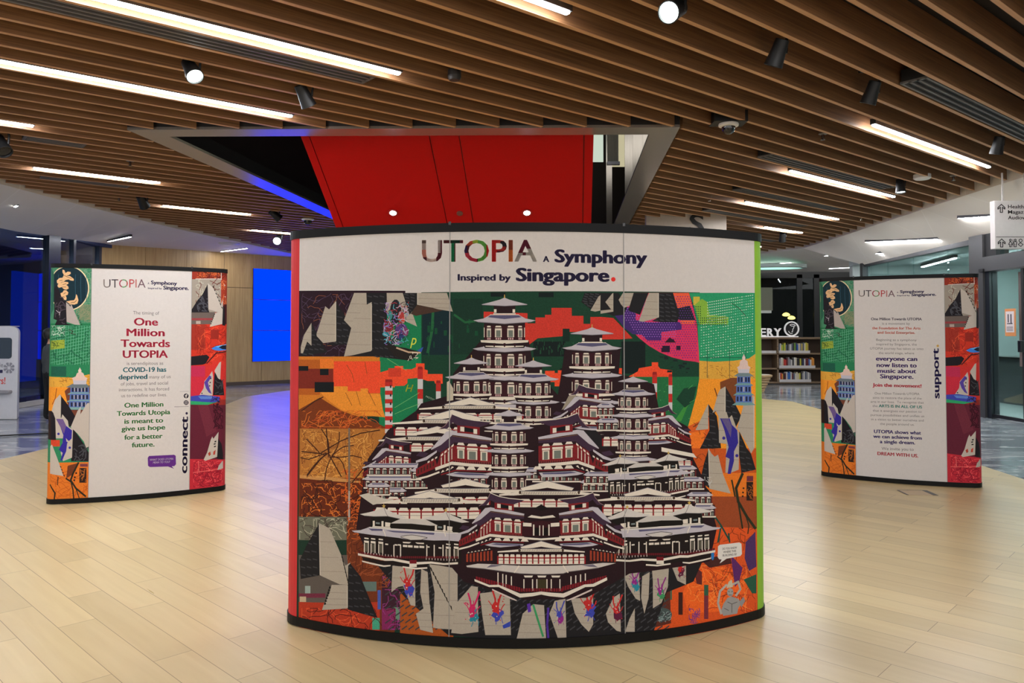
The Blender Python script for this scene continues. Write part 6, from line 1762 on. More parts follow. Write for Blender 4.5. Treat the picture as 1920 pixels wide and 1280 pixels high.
    P(CRM, [(90, 935), (300, 975), (500, 1015), (620, 1012), (870, 1060), (980, 1068), (1190, 1060), (1380, 1085), (1590, 1070), (1590, 1100), (1380, 1112), (1190, 1092), (980, 1106), (860, 1096), (620, 1050), (500, 1050), (300, 1008), (92, 968)])
    P(DK2, [(150, 990), (480, 1055), (620, 1050), (860, 1100), (980, 1110), (1140, 1100), (1140, 1160), (960, 1170), (620, 1110), (480, 1120), (170, 1040)])
    P(CRM, [(150, 1045), (300, 1080), (480, 1118), (580, 1112), (580, 1130), (480, 1142), (300, 1104), (156, 1066)]); P(CRM, [(760, 1130), (960, 1155), (1130, 1145), (1130, 1168), (960, 1180), (760, 1152)])
    P((110, 24, 32), [(866, 1036), (970, 1036), (970, 1092), (866, 1092)]); P(CRM, [(862, 1096), (972, 1096), (972, 1144), (862, 1144)])
# dark mass under everything
A.poly(DRK, [(728, 806), (780, 770), (790, 756), (846, 740), (850, 700), (900, 640), (992, 640), (1000, 690), (1046, 740), (1060, 650), (1164, 650), (1160, 700), (1226, 720), (1236, 770), (1290, 800), (1300, 860), (1320, 900), (1336, 960), (1344, 990), (1330, 1052), (1180, 1075), (1100, 1120), (985, 1124), (870, 1090), (846, 1062), (690, 1040), (668, 990), (682, 900), (690, 860)])
pagoda(946, 571, 87, 117, 1.0, 4, 602, 53)
pagoda(1110, 625.5, 82, 112, .93, 3, 653.5, 51)
pagoda(884, 681, 67, 99, .84, 1, 708, 46)
pagoda(1000, 686, 70, 97, .84, 2, 711.5, 43)
A.poly((150, 140, 124), [(1048, 778), (1066, 742), (1080, 740), (1082, 790), (1040, 792)]); A.poly(BLK, [(1080, 742), (1110, 780), (1134, 830), (1140, 842), (1112, 836), (1082, 790)])
A.poly((190, 180, 160), [(838, 716), (842, 714), (850, 728), (850, 750), (838, 752)])
gable(882, 745, 96); rope(832, 926, 760, 6, 46); redwall(784, 980, 773, 786, 7)
gable(848, 768, 112); rope(796, 880, 786, 7, 60); redwall(740, 870, 800, 816, 6)
gable(820, 799, 90); rope(764, 846, 818, 7, 54); redwall(770, 860, 830, 846, 4)
rope(1146, 1236, 808, 5, 20); gable(1148, 798, 60); redwall(1130, 1160, 818, 836, 2)
hall(1085.5, 720.8, .72, 1)
hall(1253.4, 759, .62, -1)
A.poly(CRM, [(1240, 838), (1300, 850), (1306, 858), (1240, 846)])
redwall(1216, 1296, 862, 872, 6)
hall(723.5, 820, .64, 1)
def storeys(x0, x1, y, n, c=(110, 40, 40), s=1.0):
    """low tiled roof over a row of posts on a white sill"""
    A.poly(DRK, [(x0, y), (x1, y), (x1, y + 24*s), (x0, y + 24*s)])
    A.poly(ROOFL, [(x0 - 3, y + 6*s), (x0 + 6, y), (x1 - 6, y), (x1 + 3, y + 6*s), (x1 - 4, y + 8*s), (x0 + 4, y + 8*s)]); A.poly(ROOFD, [(x0 + 7, y + 1), (x1 - 7, y + 1), (x1 - 9, y + 3*s), (x0 + 9, y + 3*s)])
    d = (x1 - x0)/n
    A.many(CRM, [[(x0 + d*i + d*.14, y + 12*s), (x0 + d*i + d*.3, y + 9.5*s), (x0 + d*i + d*.7, y + 9.5*s), (x0 + d*i + d*.86, y + 12*s)] for i in range(n)] + [[(x0 + d*i + d*.2, y + 13.5*s), (x0 + d*i + d*.34, y + 13.5*s), (x0 + d*i + d*.34, y + 20*s), (x0 + d*i + d*.2, y + 20*s)] for i in range(n)])
    A.many(c, [[(x0 + d*i - .9, y + 9*s), (x0 + d*i + .9, y + 9*s), (x0 + d*i + .9, y + 21*s), (x0 + d*i - .9, y + 21*s)] for i in range(n + 1)])
    A.many(GLS, [[(x0 + d*i + d*.42, y + 14*s), (x0 + d*i + d*.8, y + 14*s), (x0 + d*i + d*.8, y + 20*s), (x0 + d*i + d*.42, y + 20*s)] for i in range(n)])
    A.poly(CRM, [(x0 - 2, y + 21*s), (x1 + 2, y + 21*s), (x1 + 2, y + 23.6*s), (x0 - 2, y + 23.6*s)])
for a_ in ((690, 790, 868, 8), (684, 800, 892, 10), (690, 760, 914, 6), (772, 846, 876, 6), (860, 912, 888, 4), (1000, 1100, 880, 8), (1090, 1150, 866, 4), (1230, 1304, 872, 6), (1262, 1318, 894, 5), (1090, 1160, 898, 5), (1290, 1334, 922, 4), (1296, 1340, 946, 4), (960, 1010, 876, 4), (1120, 1150, 756, 3), (1120, 1160, 784, 3)): storeys(*a_)
pagoda(1187, 715, 57, 84, .72, 4, 739, 40.8)
hall(1083, 774.7, 1.0, -1)
hall(848, 776.7, 1.0, 1)
pagoda(954.5, 778.3, 59, 93, .8, 3, 802.5, 43.3)
gable(873, 897, 92); rope(818, 918, 915, 8, 40); redwall(726, 918, 930, 946, 8)
gable(1026, 901, 100); rope(976, 1084, 920, 7, 40); redwall(950, 1090, 934, 950, 6)
storeys(1096, 1170, 884, 6); storeys(690, 730, 905, 4, (130, 60, 40))
palace(1253, 849, .78, -1)
gable(1214, 914, 90); rope(1160, 1262, 930, 7, 40); redwall(1130, 1300, 944, 966, 9)
gable(806, 920, 96); rope(754, 860, 934, 8, 50); redwall(702, 900, 950, 972, 9)
A.poly((196, 188, 176), [(674, 928), (690, 924), (720, 934), (740, 936), (700, 946)])
palace(720, 949, 1.0, 1)
palace(1291.8, 943, 1.0, -1)
hall(1111.5, 923.4, .86, -1)
hall(919.3, 924.3, .86, 1)
# front hall with the bow-shaped balcony
fq = lambda pts: [(860 + x/5.566, 900 + y/5.566) for x, y in pts]
P_ = lambda c, pts: A.poly(c, fq(pts)); Q_ = lambda c, L: A.many(c, [fq(p) for p in L])
P_(DRK, [(760, 330), (860, 250), (950, 300), (960, 380), (1020, 380), (860, 420), (700, 390)]); P_(CRM, [(720, 385), (860, 400), (1010, 385), (980, 362), (860, 380), (760, 362)]); P_((24, 18, 18), [(775, 298), (860, 252), (948, 298), (860, 316)])
P_(MAR, [(660, 440), (860, 420), (1060, 440), (1060, 580), (660, 580)])
Q_(CRM, [[(672, 440), (760, 446), (760, 482), (672, 478)], [(960, 446), (1050, 440), (1050, 478), (960, 484)], [(775, 460), (790, 460), (790, 575), (775, 575)], [(840, 470), (850, 470), (850, 575), (840, 575)], [(876, 470), (886, 470), (886, 575), (876, 575)], [(935, 460), (948, 460), (948, 575), (935, 575)]])
Q_((20, 14, 14), [[(792, 492), (838, 492), (838, 575), (792, 575)], [(888, 492), (934, 492), (934, 575), (888, 575)]])
P_(CRM, [(670, 590), (860, 605), (1060, 590), (1060, 612), (860, 625), (670, 612)])
P_(DRK, [(80, 720), (420, 700), (640, 680), (1080, 680), (1300, 700), (1640, 720), (1640, 860), (1540, 1020), (1400, 1090), (1090, 1200), (860, 1180), (640, 1200), (320, 1090), (170, 1030), (80, 900)])
A2 = fq([(860, 640)])[0]; gable(A2[0], A2[1] - 1, 78)
p0_ = fq([(640, 712)])[0]; p1_ = fq([(1080, 712)])[0]; rope(p0_[0], p1_[0], p0_[1], 5.5, 42)
w0_ = fq([(410, 765)])[0]; w1_ = fq([(1316, 870)])[0]; redwall(w0_[0], w1_[0], w0_[1], w1_[1], 15)
Q_((150, 60, 40), [[(80 + 36*i, 770 - 5*i), (100 + 36*i, 764 - 5*i), (100 + 36*i, 850 - 2*i), (80 + 36*i, 850 - 2*i)] for i in range(8)] + [[(1640 - 36*i, 770 - 5*i), (1620 - 36*i, 764 - 5*i), (1620 - 36*i, 850 - 2*i), (1640 - 36*i, 850 - 2*i)] for i in range(8)])
Q_(CRM, [[(90 + 36*i, 758 - 6*i), (104 + 36*i, 744 - 6*i), (116 + 36*i, 754 - 6*i)] for i in range(7)] + [[(1630 - 36*i, 758 - 6*i), (1616 - 36*i, 744 - 6*i), (1604 - 36*i, 754 - 6*i)] for i in range(7)])
P_((200, 192, 186), [(80, 890), (200, 868), (330, 872), (640, 890), (1090, 890), (1300, 880), (1500, 860), (1640, 862), (1460, 910), (1150, 950), (1090, 970), (880, 978), (640, 970), (560, 960), (270, 920), (90, 905)])
P_((110, 104, 120), [(290, 910), (340, 876), (460, 884), (380, 900)]); P_((110, 104, 120), [(1450, 905), (1400, 874), (1280, 884), (1360, 900)])
A.line((96, 88, 90), fq([(90, 906), (270, 922), (560, 962), (640, 972), (880, 980), (1090, 972), (1150, 952), (1460, 912)]), 1.3)
for xx, d in ((600, 1), (1120, -1)): A.line(CRM, fq([(xx + 30*d, 890), (xx, 935), (xx - 20*d, 960)]), 2.0)
cols_ = []
for x, y0, y1 in ((405, 960, 1090), (455, 975, 1105), (490, 985, 1115), (545, 1000, 1130), (675, 1030, 1150), (765, 1030, 1150), (810, 1030, 1140), (915, 1030, 1140), (960, 1030, 1150), (1050, 1030, 1150), (1165, 1000, 1130), (1215, 990, 1110), (1265, 980, 1095), (1315, 970, 1085)): cols_.append([(x, y0), (x + 11, y0), (x + 11, y1), (x, y1)])
for x in (680, 820, 965): cols_.append([(x, 992), (x + 95, 992), (x + 85, 1012), (x + 10, 1012)])
Q_(CRM, cols_); P_((60, 54, 34), [(826, 1030), (912, 1030), (912, 1130), (826, 1130)])
Q_((120, 26, 36), [[(180 + 26*i, 1000 + 6.6*i), (200 + 26*i, 1005 + 6.6*i), (200 + 26*i, 1050 + 6.6*i), (180 + 26*i, 1045 + 6.6*i)] for i in range(18)] + [[(1540 - 26*i, 990 + 6.6*i), (1520 - 26*i, 995 + 6.6*i), (1520 - 26*i, 1040 + 6.6*i), (1540 - 26*i, 1035 + 6.6*i)] for i in range(18)] + [[(650 + 26*i, 1125), (668 + 26*i, 1125), (668 + 26*i, 1160), (650 + 26*i, 1160)] for i in range(17)])
P_(CRM, [(165, 1028), (320, 1090), (420, 1088), (640, 1180), (770, 1172), (860, 1158), (960, 1170), (1090, 1178), (1310, 1085), (1400, 1078), (1545, 1010), (1548, 1040), (1410, 1108), (1320, 1112), (1095, 1222), (940, 1206), (860, 1190), (770, 1208), (640, 1222), (420, 1112), (320, 1112), (168, 1052)])
P_((206, 190, 184), [(350, 1130), (560, 1225), (610, 1250), (600, 1256), (540, 1235), (350, 1145)]); P_((206, 190, 184), [(1390, 1130), (1180, 1225), (1120, 1250), (1130, 1258), (1190, 1238), (1390, 1148)])
# --- heading
NAVY = (58, 52, 86)
U = 'UTOPIA'
A.text((104, 40, 52), U, 791, 490.5, 1007, 490, 40, 0.016, bands=[
  ((196, 176, 168), (791, 440, 800, 470)), ((110, 90, 84), (791, 440, 812, 456)), ((206, 130, 112), (791, 468, 806, 482)), ((222, 200, 190), (800, 480, 818, 492)), ((190, 176, 170), (814, 440, 826, 474)),
  ((84, 30, 36), (828, 440, 846, 456)), ((30, 60, 44), (846, 440, 862, 456)), ((34, 130, 84), (838, 456, 852, 492)), ((60, 40, 84), (864, 458, 876, 476)), ((200, 60, 80), (872, 474, 894, 492)), ((206, 84, 60), (868, 448, 888, 460)), ((176, 196, 70), (886, 446, 896, 456)), ((110, 186, 84), (896, 446, 912, 492)),
  ((206, 44, 44), (912, 440, 932, 492)), ((196, 60, 54), (932, 440, 948, 470)), ((60, 50, 60), (938, 452, 950, 462)), ((150, 70, 50), (950, 440, 962, 470)), ((214, 110, 50), (950, 468, 962, 492)), ((176, 170, 164), (962, 474, 980, 492)), ((112, 40, 60), (972, 440, 990, 472)), ((190, 182, 172), (986, 466, 1008, 492))])
A.text(NAVY, 'A', 1018, 490.5, 1030, 490.8, 10.5, 0.05)
A.text(NAVY, 'Symphony', 1039.5, 491, 1214, 494.5, 23, 0.05)
A.text(NAVY, 'Inspired by', 858, 525.5, 958, 525.8, 11.5, 0.048)
A.text(NAVY, 'Singapore', 967, 526.3, 1143, 527.5, 23.5, 0.05)
A.disc((226, 52, 46), 1150, 523.5, 4.2)
def finish_center():
    P = CS.C - CS.n*CS.R
    root = empty('display_stand', (P.x, P.y, 0), 'large curved centre display stand with the red and orange temple collage under a white heading', 'display stand', 'curved display stands')
    stand_common(CS, root)
    for u0, u1 in ((CS.sL, CS.s1 - 0.0012), (CS.s1 + 0.0012, CS.s2 - 0.0012), (CS.s2 + 0.0012, CS.sR)):
        A.build('graphic_panel', root, u0, u1)
    sm = MB()
    for u in (CS.s1, CS.s2): strip(CS, u - 0.0022, u + 0.0022, CS.z0, CS.z1, 0.0012, 0.01, sm)
    for u in (CS.s1, CS.s2):
        strip(CS, u - 0.0022, u + 0.0022, CS.z0, CS.z1, 0.0022, 0.012).build('panel_joint', mat('joint_silver', (150, 148, 146), 0.35, metal=0.3), root)
    e0, e1 = math.pi*CS.rc*0.999, math.pi*CS.rc*0.999
    strip(CS, CS.sL - e0, CS.sL - 0.001, CS.z0, CS.z1, 0.0, 0.006).build('end_cap', mat('coral_red', (204, 50, 54), 0.5, spec=0.25), root)['label'] = 'coral red end cap'
    strip(CS, CS.sR + 0.001, CS.sR + e1, CS.z0, CS.z1, 0.0, 0.006).build('end_cap', mat('lime_green', (134, 182, 52), 0.5, spec=0.25), root)['label'] = 'lime green end cap'
finish_center()

# ------------------------------------------------------------------ side stands
LEFT = Stand([(-4.285, 7.25), (-4.008, 7.33), (-3.203, 7.69), (-2.985, 7.87)], 0.09, 2.262, 0.05, 0.04)
def side_art(S):
    """both side stands carry the same two collage strips; the drawing is laid out on the left stand and carried over by arc length"""
    st = S.st
    def M(ox, oy, sc, side):
        a0 = LEFT.s1 if side < 0 else LEFT.s2; a1 = st.s1 if side < 0 else st.s2
        def f(x, y):
            u, z = LEFT.pix(ox + x/sc, oy + y/sc)
            t = (z - LEFT.z0)/(LEFT.z1 - LEFT.z0)
            du = (u - a0); du = min(du, -0.0005) if side < 0 else max(du, 0.0005)
            return (a1 + du, st.z0 + min(1.0, max(0.0, t))*(st.z1 - st.z0))
        return f
    rs = random.Random(5)
    def scr(colr, x0, y0, x1, y1, n, w=1.0, seg=3, d=9):
        for _ in range(n):
            x = rs.uniform(x0, x1); y = rs.uniform(y0, y1); pts = [(x, y)]; a = rs.uniform(0, 6.28)
            for _ in range(seg):
                a += rs.uniform(-1, 1); x = min(x1, max(x0, x + d*math.cos(a))); y = min(y1, max(y0, y + d*math.sin(a))); pts.append((x, y))
            S.line(colr, pts, w)
    CN = (190, 180, 170); DK = (30, 26, 32); G = (224, 180, 132)
    # ---- left strip, upper part
    S.map = M(85, 490, 6.89, -1)
    S.rect((72, 138, 104), -120, 40, 800, 900); S.rect((108, 132, 100), 440, 560, 800, 760); S.rect((36, 122, 78), -120, 800, 800, 1460)
    scr((50, 116, 84), 400, 60, 650, 560, 60, 5, 3, 50); scr((130, 160, 130), 420, 60, 650, 560, 60, 4, 3, 40); scr((140, 140, 110), 400, 560, 650, 780, 50, 5, 3, 40)
    ell = lambda cx, cy, rx, ry, n=44: [(cx + rx*math.cos(2*math.pi*k/n), cy + ry*math.sin(2*math.pi*k/n)) for k in range(n)]
    S.poly((226, 208, 166), ell(300, 345, 268, 290)); S.poly((20, 44, 54), ell(298, 345, 254, 277))
    for x in (390, 460, 530, 170): S.line((48, 86, 104), [(x, 170), (x - 4, 300), (x + 2, 520)], 6)
    S.poly((46, 100, 80), [(40, 40), (104, 150), (100, 620), (40, 700)])
    for pts in ([(222, 105), (246, 112), (262, 150), (290, 130), (326, 136), (330, 158), (300, 178), (270, 186), (320, 190), (368, 226), (366, 250), (330, 246), (300, 232), (262, 240), (240, 262), (206, 268), (180, 292), (152, 280), (148, 246), (182, 214), (222, 210), (240, 176), (222, 140)],
                [(158, 300), (190, 280), (212, 270), (262, 262), (296, 268), (300, 286), (270, 302), (296, 322), (302, 350), (270, 366), (236, 356), (212, 330), (180, 340), (160, 326)],
                [(196, 410), (222, 400), (240, 372), (270, 372), (298, 400), (290, 430), (262, 440), (276, 470), (270, 500), (236, 494), (206, 460)],
                [(270, 516), (330, 504), (372, 500), (390, 470), (398, 422), (412, 440), (428, 500), (414, 544), (372, 558), (320, 552)]): S.poly(G, pts)
    for pts in ([(244, 180), (300, 206), (340, 222)], [(182, 246), (220, 244)], [(226, 300), (270, 286)], [(220, 330), (264, 330)], [(236, 420), (262, 404)], [(226, 452), (250, 462)], [(330, 532), (380, 526), (404, 500)]): S.line((120, 84, 56), pts, 7)
    S.poly(DK, [(110, 360), (140, 300), (180, 370), (206, 450), (270, 530), (276, 800), (350, 822), (120, 822), (150, 760), (100, 740), (112, 640)])
    scr((74, 64, 74), 130, 460, 262, 800, 14, 12, 2, 40); S.line((190, 180, 186), [(140, 632), (176, 660), (190, 652), (180, 692)], 7)
    S.poly((176, 164, 158), [(268, 526), (300, 552), (340, 560), (390, 680), (450, 820), (380, 816), (276, 780)]); S.many((26, 22, 24), [[(408 + 12*k, 690 + 28*k), (428 + 12*k, 700 + 28*k), (424 + 12*k, 714 + 28*k)] for k in range(5)] + [[(300, 556), (334, 566), (324, 582)]])
    # mesh of the construction netting
    q = []
    for k in range(15):
        y = 830 + 40*k
        q.append([(40, y), (660, y - 110), (660, y - 104), (40, y + 6)])
    for k in range(20): q.append([(60 + 34*k, 830), (66 + 34*k, 830), (46 + 34*k, 1430), (40 + 34*k, 1430)])
    S.many((104, 178, 142), [[(min(656, max(42, x)), min(1420, max(826, y))) for x, y in p] for p in q])
    scr((196, 216, 200), 60, 830, 250, 960, 40, 5, 2, 22); scr((24, 92, 66), 60, 830, 650, 1400, 60, 6, 3, 40)
    S.poly((150, 168, 60), [(44, 1024), (250, 1010), (250, 1120), (44, 1140)]); scr((66, 90, 40), 60, 1026, 240, 1120, 20, 6, 2, 26); S.line((60, 44, 40), [(300, 880), (360, 900), (330, 930), (390, 940)], 8)
    # ---- left strip, lower part
    S.map = M(85, 680, 3.32, -1)
    S.rect((222, 164, 64), -80, 70, 400, 200); S.poly((40, 126, 84), [(-80, 10), (380, 10), (380, 50), (262, 74), (170, 92), (-80, 82)]); S.rect((30, 90, 72), 30, 22, 130, 84)
    S.rect((236, 150, 44), -80, 150, 400, 330); scr((150, 96, 34), 40, 86, 290, 150, 30, 2, 2, 14)
    S.line((150, 70, 30), [(70, 160), (62, 220), (40, 260)], 5); S.poly((112, 62, 44), [(120, 176), (160, 140), (300, 140), (300, 330), (170, 400), (150, 300)])
    S.rect((46, 30, 26), -80, 300, 60, 480); S.rect((206, 70, 44), 30, 480, 90, 520)
    for k2 in range(3):
        yy = 146 + 46*k2; w = 62 + 5*k2
        S.poly((88, 112, 178), [(214 - w*.9, yy), (214 + w*.9, yy), (214 + w*.95, yy + 40), (214 - w*.95, yy + 40)])
        S.many((36, 38, 60), [[(214 + d*w - 6, yy + 8), (214 + d*w + 6, yy + 8), (214 + d*w + 6, yy + 34), (214 + d*w - 6, yy + 34)] for d in (-.7, -.36, 0, .36, .7)]); S.many((190, 176, 150), [[(214 + d*w - 2, yy + 8), (214 + d*w + 2, yy + 8), (214 + d*w + 2, yy + 34), (214 + d*w - 2, yy + 34)] for d in (-.5, -.18, .18, .5)])
        S.poly((120, 160, 158), [(214 - w*1.25, yy + 50), (214 - w*.9, yy + 38), (214 + w*.9, yy + 38), (214 + w*1.25, yy + 50), (214, yy + 56)]); S.line((70, 80, 90), [(214 - w*1.2, yy + 54), (214 + w*1.2, yy + 54)], 3)
    S.poly((104, 116, 124), [(128, 152), (170, 130), (256, 130), (290, 152), (214, 158)]); S.poly((190, 186, 198), [(172, 106), (258, 106), (254, 134), (176, 134)])
    S.poly((218, 190, 178), [(164, 96), (190, 84), (196, 66), (208, 58), (226, 58), (238, 66), (244, 84), (264, 98), (250, 110), (176, 110)]); S.poly((224, 198, 188), ell(215, 50, 10, 13, 14)); S.poly((212, 182, 178), [(209, 40), (215, 28), (221, 40)])
    S.poly(DK, [(94, 200), (140, 260), (190, 340), (180, 400), (60, 380), (96, 340)]); S.poly(DK, [(30, 300), (64, 330), (66, 480), (30, 480)])
    S.poly(CN, [(36, 300), (60, 230), (92, 196), (98, 210), (96, 350), (62, 346), (48, 310)])
    S.poly(DK, [(166, 400), (210, 460), (250, 520), (292, 560), (290, 612), (160, 612)]); scr((70, 70, 76), 176, 440, 280, 606, 16, 6, 2, 24)
    S.poly(CN, [(158, 400), (200, 300), (222, 270), (218, 320), (262, 250), (284, 250), (272, 520), (254, 528), (240, 490), (200, 440)])
    S.poly(CN, [(62, 346), (100, 342), (106, 320), (140, 360), (146, 400), (172, 410), (166, 590), (110, 612), (96, 560), (110, 470), (66, 470)])
    PP = (52, 42, 148)
    S.poly(PP, [(66, 348), (110, 350), (122, 386), (166, 420), (164, 470), (136, 500), (130, 550), (104, 610), (94, 606), (108, 560), (84, 540), (106, 500), (112, 450), (94, 400)]); S.poly((110, 88, 140), [(66, 348), (110, 350), (130, 392), (116, 440), (94, 400)])
    S.poly(PP, ell(82, 442, 8, 8, 10)); S.poly(PP, ell(152, 528, 8, 8, 10)); S.poly(CN, [(128, 468), (142, 484), (160, 486), (150, 500), (132, 490)])
    S.poly((222, 120, 40), [(-80, 622), (380, 612), (380, 900), (-80, 900)]); scr((190, 88, 30), 30, 640, 280, 850, 40, 3, 3, 26)
    S.poly(CN, [(26, 520), (40, 508), (62, 560), (84, 620), (112, 704), (24, 690)]); S.many((26, 22, 24), [[(88 + 7*k, 640 + 18*k), (100 + 7*k, 646 + 18*k), (98 + 7*k, 656 + 18*k)] for k in range(4)])
    S.poly((110, 56, 34), [(140, 640), (206, 622), (176, 690), (130, 720)])
    for pts, w in (([(206, 622), (172, 690), (158, 730), (190, 780), (250, 830)], 11), ([(158, 730), (172, 790), (176, 850)], 8), ([(130, 720), (160, 740)], 10), ([(190, 780), (210, 840)], 6), ([(26, 760), (60, 810), (56, 850)], 9), ([(80, 710), (76, 760)], 5)): S.line((42, 40, 30), pts, w)
    S.rect((50, 32, 26), 212, 654, 256, 746); scr((170, 100, 44), 216, 660, 252, 740, 10, 4, 2, 16); S.rect((120, 60, 70), 216, 628, 264, 646)
    for x, y in ((192, 686), (184, 712), (180, 730)): S.poly((42, 28, 26), ell(x, y, 6, 6, 10))
    # ---- right strip, upper part
    S.map = M(355, 495, 3.98, 1)
    S.rect((150, 50, 34), -60, -20, 400, 112); scr((206, 104, 52), 50, 48, 240, 108, 46, 4, 3, 20); scr((90, 30, 24), 50, 46, 296, 112, 30, 4, 3, 20)
    S.rect((156, 146, 134), -60, 110, 240, 360); scr((190, 186, 168), 50, 116, 230, 240, 20, 4); scr((112, 70, 60), 50, 116, 236, 330, 16, 5, 3, 20)
    S.rect((160, 56, 38), 236, 110, 400, 480); scr((214, 120, 70), 240, 120, 290, 330, 20, 4, 3, 18); S.rect((70, 24, 28), 262, 300, 400, 480)
    S.rect((206, 196, 186), 46, 108, 236, 113); S.rect((206, 196, 186), 236, 50, 241, 118); S.line((110, 44, 40), [(170, 150), (206, 110), (210, 60)], 5); S.many((206, 196, 190), [[(256, 150), (276, 156), (270, 166)], [(266, 238), (280, 240), (274, 250)]])
    S.rect((104, 92, 86), -60, 358, 190, 450); S.rect((150, 62, 66), -60, 402, 180, 418); S.rect((176, 160, 150), 50, 424, 84, 446)
    S.rect((204, 54, 36), -60, 448, 400, 780); S.rect((160, 50, 36), -60, 448, 120, 640)
    scr((150, 36, 28), 44, 456, 290, 740, 60, 4, 3, 22); scr((236, 96, 56), 60, 456, 290, 740, 30, 3, 3, 20); S.rect((150, 42, 32), 160, 490, 220, 560)
    for k2 in range(6): S.line((128, 34, 28), [(60 + 9*k2, 580), (60 + 9*k2, 660)], 2.5)
    S.poly(DK, [(-40, 340), (60, 270), (96, 230), (136, 150), (142, 340), (150, 360), (-40, 360)]); scr((72, 72, 80), 60, 240, 136, 350, 20, 7, 2, 20)
    S.poly(CN, [(138, 142), (170, 170), (196, 200), (222, 280), (246, 352), (214, 358), (142, 336)]); S.poly(CN, [(192, 366), (236, 352), (236, 300), (252, 262), (248, 446), (152, 468), (160, 440), (180, 400)])
    S.poly(DK, [(252, 300), (270, 330), (276, 460), (246, 456)]); S.many((26, 22, 24), [[(170 + 11*k, 160 + 26*k), (182 + 11*k, 166 + 26*k), (182 + 11*k, 182 + 26*k)] for k in range(7)] + [[(156 + 5*k, 450 - 14*k), (168 + 5*k, 446 - 14*k), (162 + 5*k, 438 - 14*k)] for k in range(6)])
    S.poly((58, 130, 220), [(164, 630), (196, 612), (300, 596), (300, 640), (222, 646), (190, 642)]); S.poly((96, 184, 240), [(196, 616), (230, 606), (300, 598), (300, 608), (222, 622)]); S.poly((24, 26, 44), [(218, 620), (250, 606), (300, 604), (300, 636), (246, 634)])
    S.poly(DK, [(-60, 690), (130, 676), (150, 694), (122, 742), (100, 750), (-60, 758)]); S.line((70, 26, 28), [(130, 740), (200, 664), (300, 650)], 9)
    S.rect((190, 44, 82), -60, 760, 168, 1010); S.rect((208, 54, 44), 168, 720, 400, 1010)
    # ---- right strip, lower part
    S.map = M(355, 690, 3.733, 1)
    S.rect((200, 44, 64), -60, 60, 120, 190); S.rect((206, 50, 46), 110, -20, 360, 190)
    S.poly(DK, [(176, 30), (210, 60), (240, 110), (250, 190), (166, 190)]); S.poly(CN, [(180, 10), (210, -40), (222, -46), (216, 80), (200, 70), (176, 20)]); scr((64, 64, 70), 184, 70, 240, 180, 10, 6, 2, 22)
    S.poly(CN, [(66, 196), (100, 140), (106, 90), (140, 50), (160, 20), (166, 60), (162, 190)]); S.poly((84, 64, 156), [(104, 100), (140, 50), (156, 60), (130, 100), (140, 140), (156, 180), (136, 170), (116, 140)])
    for x, y in ((150, 72), (146, 100), (142, 124), (88, 176)): S.poly((50, 30, 50), ell(x, y, 5, 5, 8))
    S.poly((62, 70, 170), [(-60, 200), (90, 186), (214, 200), (206, 230), (160, 246), (-60, 240)]); S.poly((92, 128, 200), [(60, 196), (170, 196), (150, 216), (80, 216)]); S.poly((46, 160, 104), [(-60, 232), (160, 240), (200, 236), (110, 262), (-60, 258)])
    scr((40, 34, 70), 150, 196, 214, 240, 12, 4, 2, 14)
    S.rect((96, 32, 50), -60, 258, 360, 650); S.poly((110, 42, 58), [(60, 258), (130, 258), (190, 440), (120, 480)]); scr((58, 16, 30), 170, 250, 236, 420, 26, 6, 3, 22)
    S.poly((192, 44, 58), [(-60, 640), (360, 640), (360, 900), (-60, 900)]); scr((236, 92, 96), 30, 650, 240, 830, 40, 3, 3, 20); scr((140, 24, 44), 30, 650, 240, 830, 70, 4, 3, 18); S.line((236, 116, 112), [(26, 730), (110, 720), (200, 706)], 4); S.line((236, 116, 112), [(64, 650), (66, 720)], 4)
    S.poly(DK, [(194, 480), (226, 530), (240, 600), (240, 640), (192, 632)]); S.poly(CN, [(100, 640), (124, 590), (150, 500), (160, 478), (168, 494), (204, 446), (194, 620), (160, 632), (112, 648)])
    S.many((34, 28, 30), [[(176, 510), (188, 506), (188, 516), (176, 520)], [(170, 528), (184, 524), (184, 532), (170, 536)], [(172, 546), (186, 542), (186, 550), (172, 554)]]); S.poly((170, 64, 44), [(130, 596), (146, 582), (150, 604), (138, 616)]); S.poly((186, 70, 56), [(168, 584), (184, 570), (180, 604), (166, 606)])
    S.poly((178, 170, 164), [(196, 712), (206, 680), (232, 650), (240, 650), (240, 700), (224, 706)])

DKN = (44, 38, 84); GREY = (104, 98, 100)
def logo(S, x0, x1, yb, cap, sy, ins, sing):
    S.map = S.st.pix
    w = x1 - x0
    B = [((120, 110, 104), (x0, yb-20, x0 + w*.14, yb+4)), ((60, 52, 56), (x0 + w*.14, yb-20, x0 + w*.34, yb+4)), ((150, 60, 76), (x0 + w*.34, yb-20, x0 + w*.44, yb+4)), ((96, 140, 96), (x0 + w*.44, yb-20, x0 + w*.55, yb+4)), ((176, 56, 60), (x0 + w*.55, yb-20, x0 + w*.7, yb+4)), ((176, 100, 96), (x0 + w*.7, yb-20, x0 + w*.8, yb+4)), ((110, 84, 92), (x0 + w*.8, yb-20, x1 + 1, yb+4))]
    S.text((90, 70, 76), 'UTOPIA', x0, yb, x1, yb + (0.5 if sy[1] > 500 else 0), cap, -0.002, bands=B)
    S.text(DKN, 'A', sy[0] - 6, sy[2], sy[0] - 3, sy[2], 0.2*cap, 0.03)
    S.text(DKN, 'Symphony', sy[0], sy[2], sy[1], sy[3], 0.43*cap, 0.045)
    S.text(DKN, 'Inspired by', *ins, 0.2*cap, 0.03)
    S.text(DKN, 'Singapore.', *sing, 0.45*cap, 0.045)
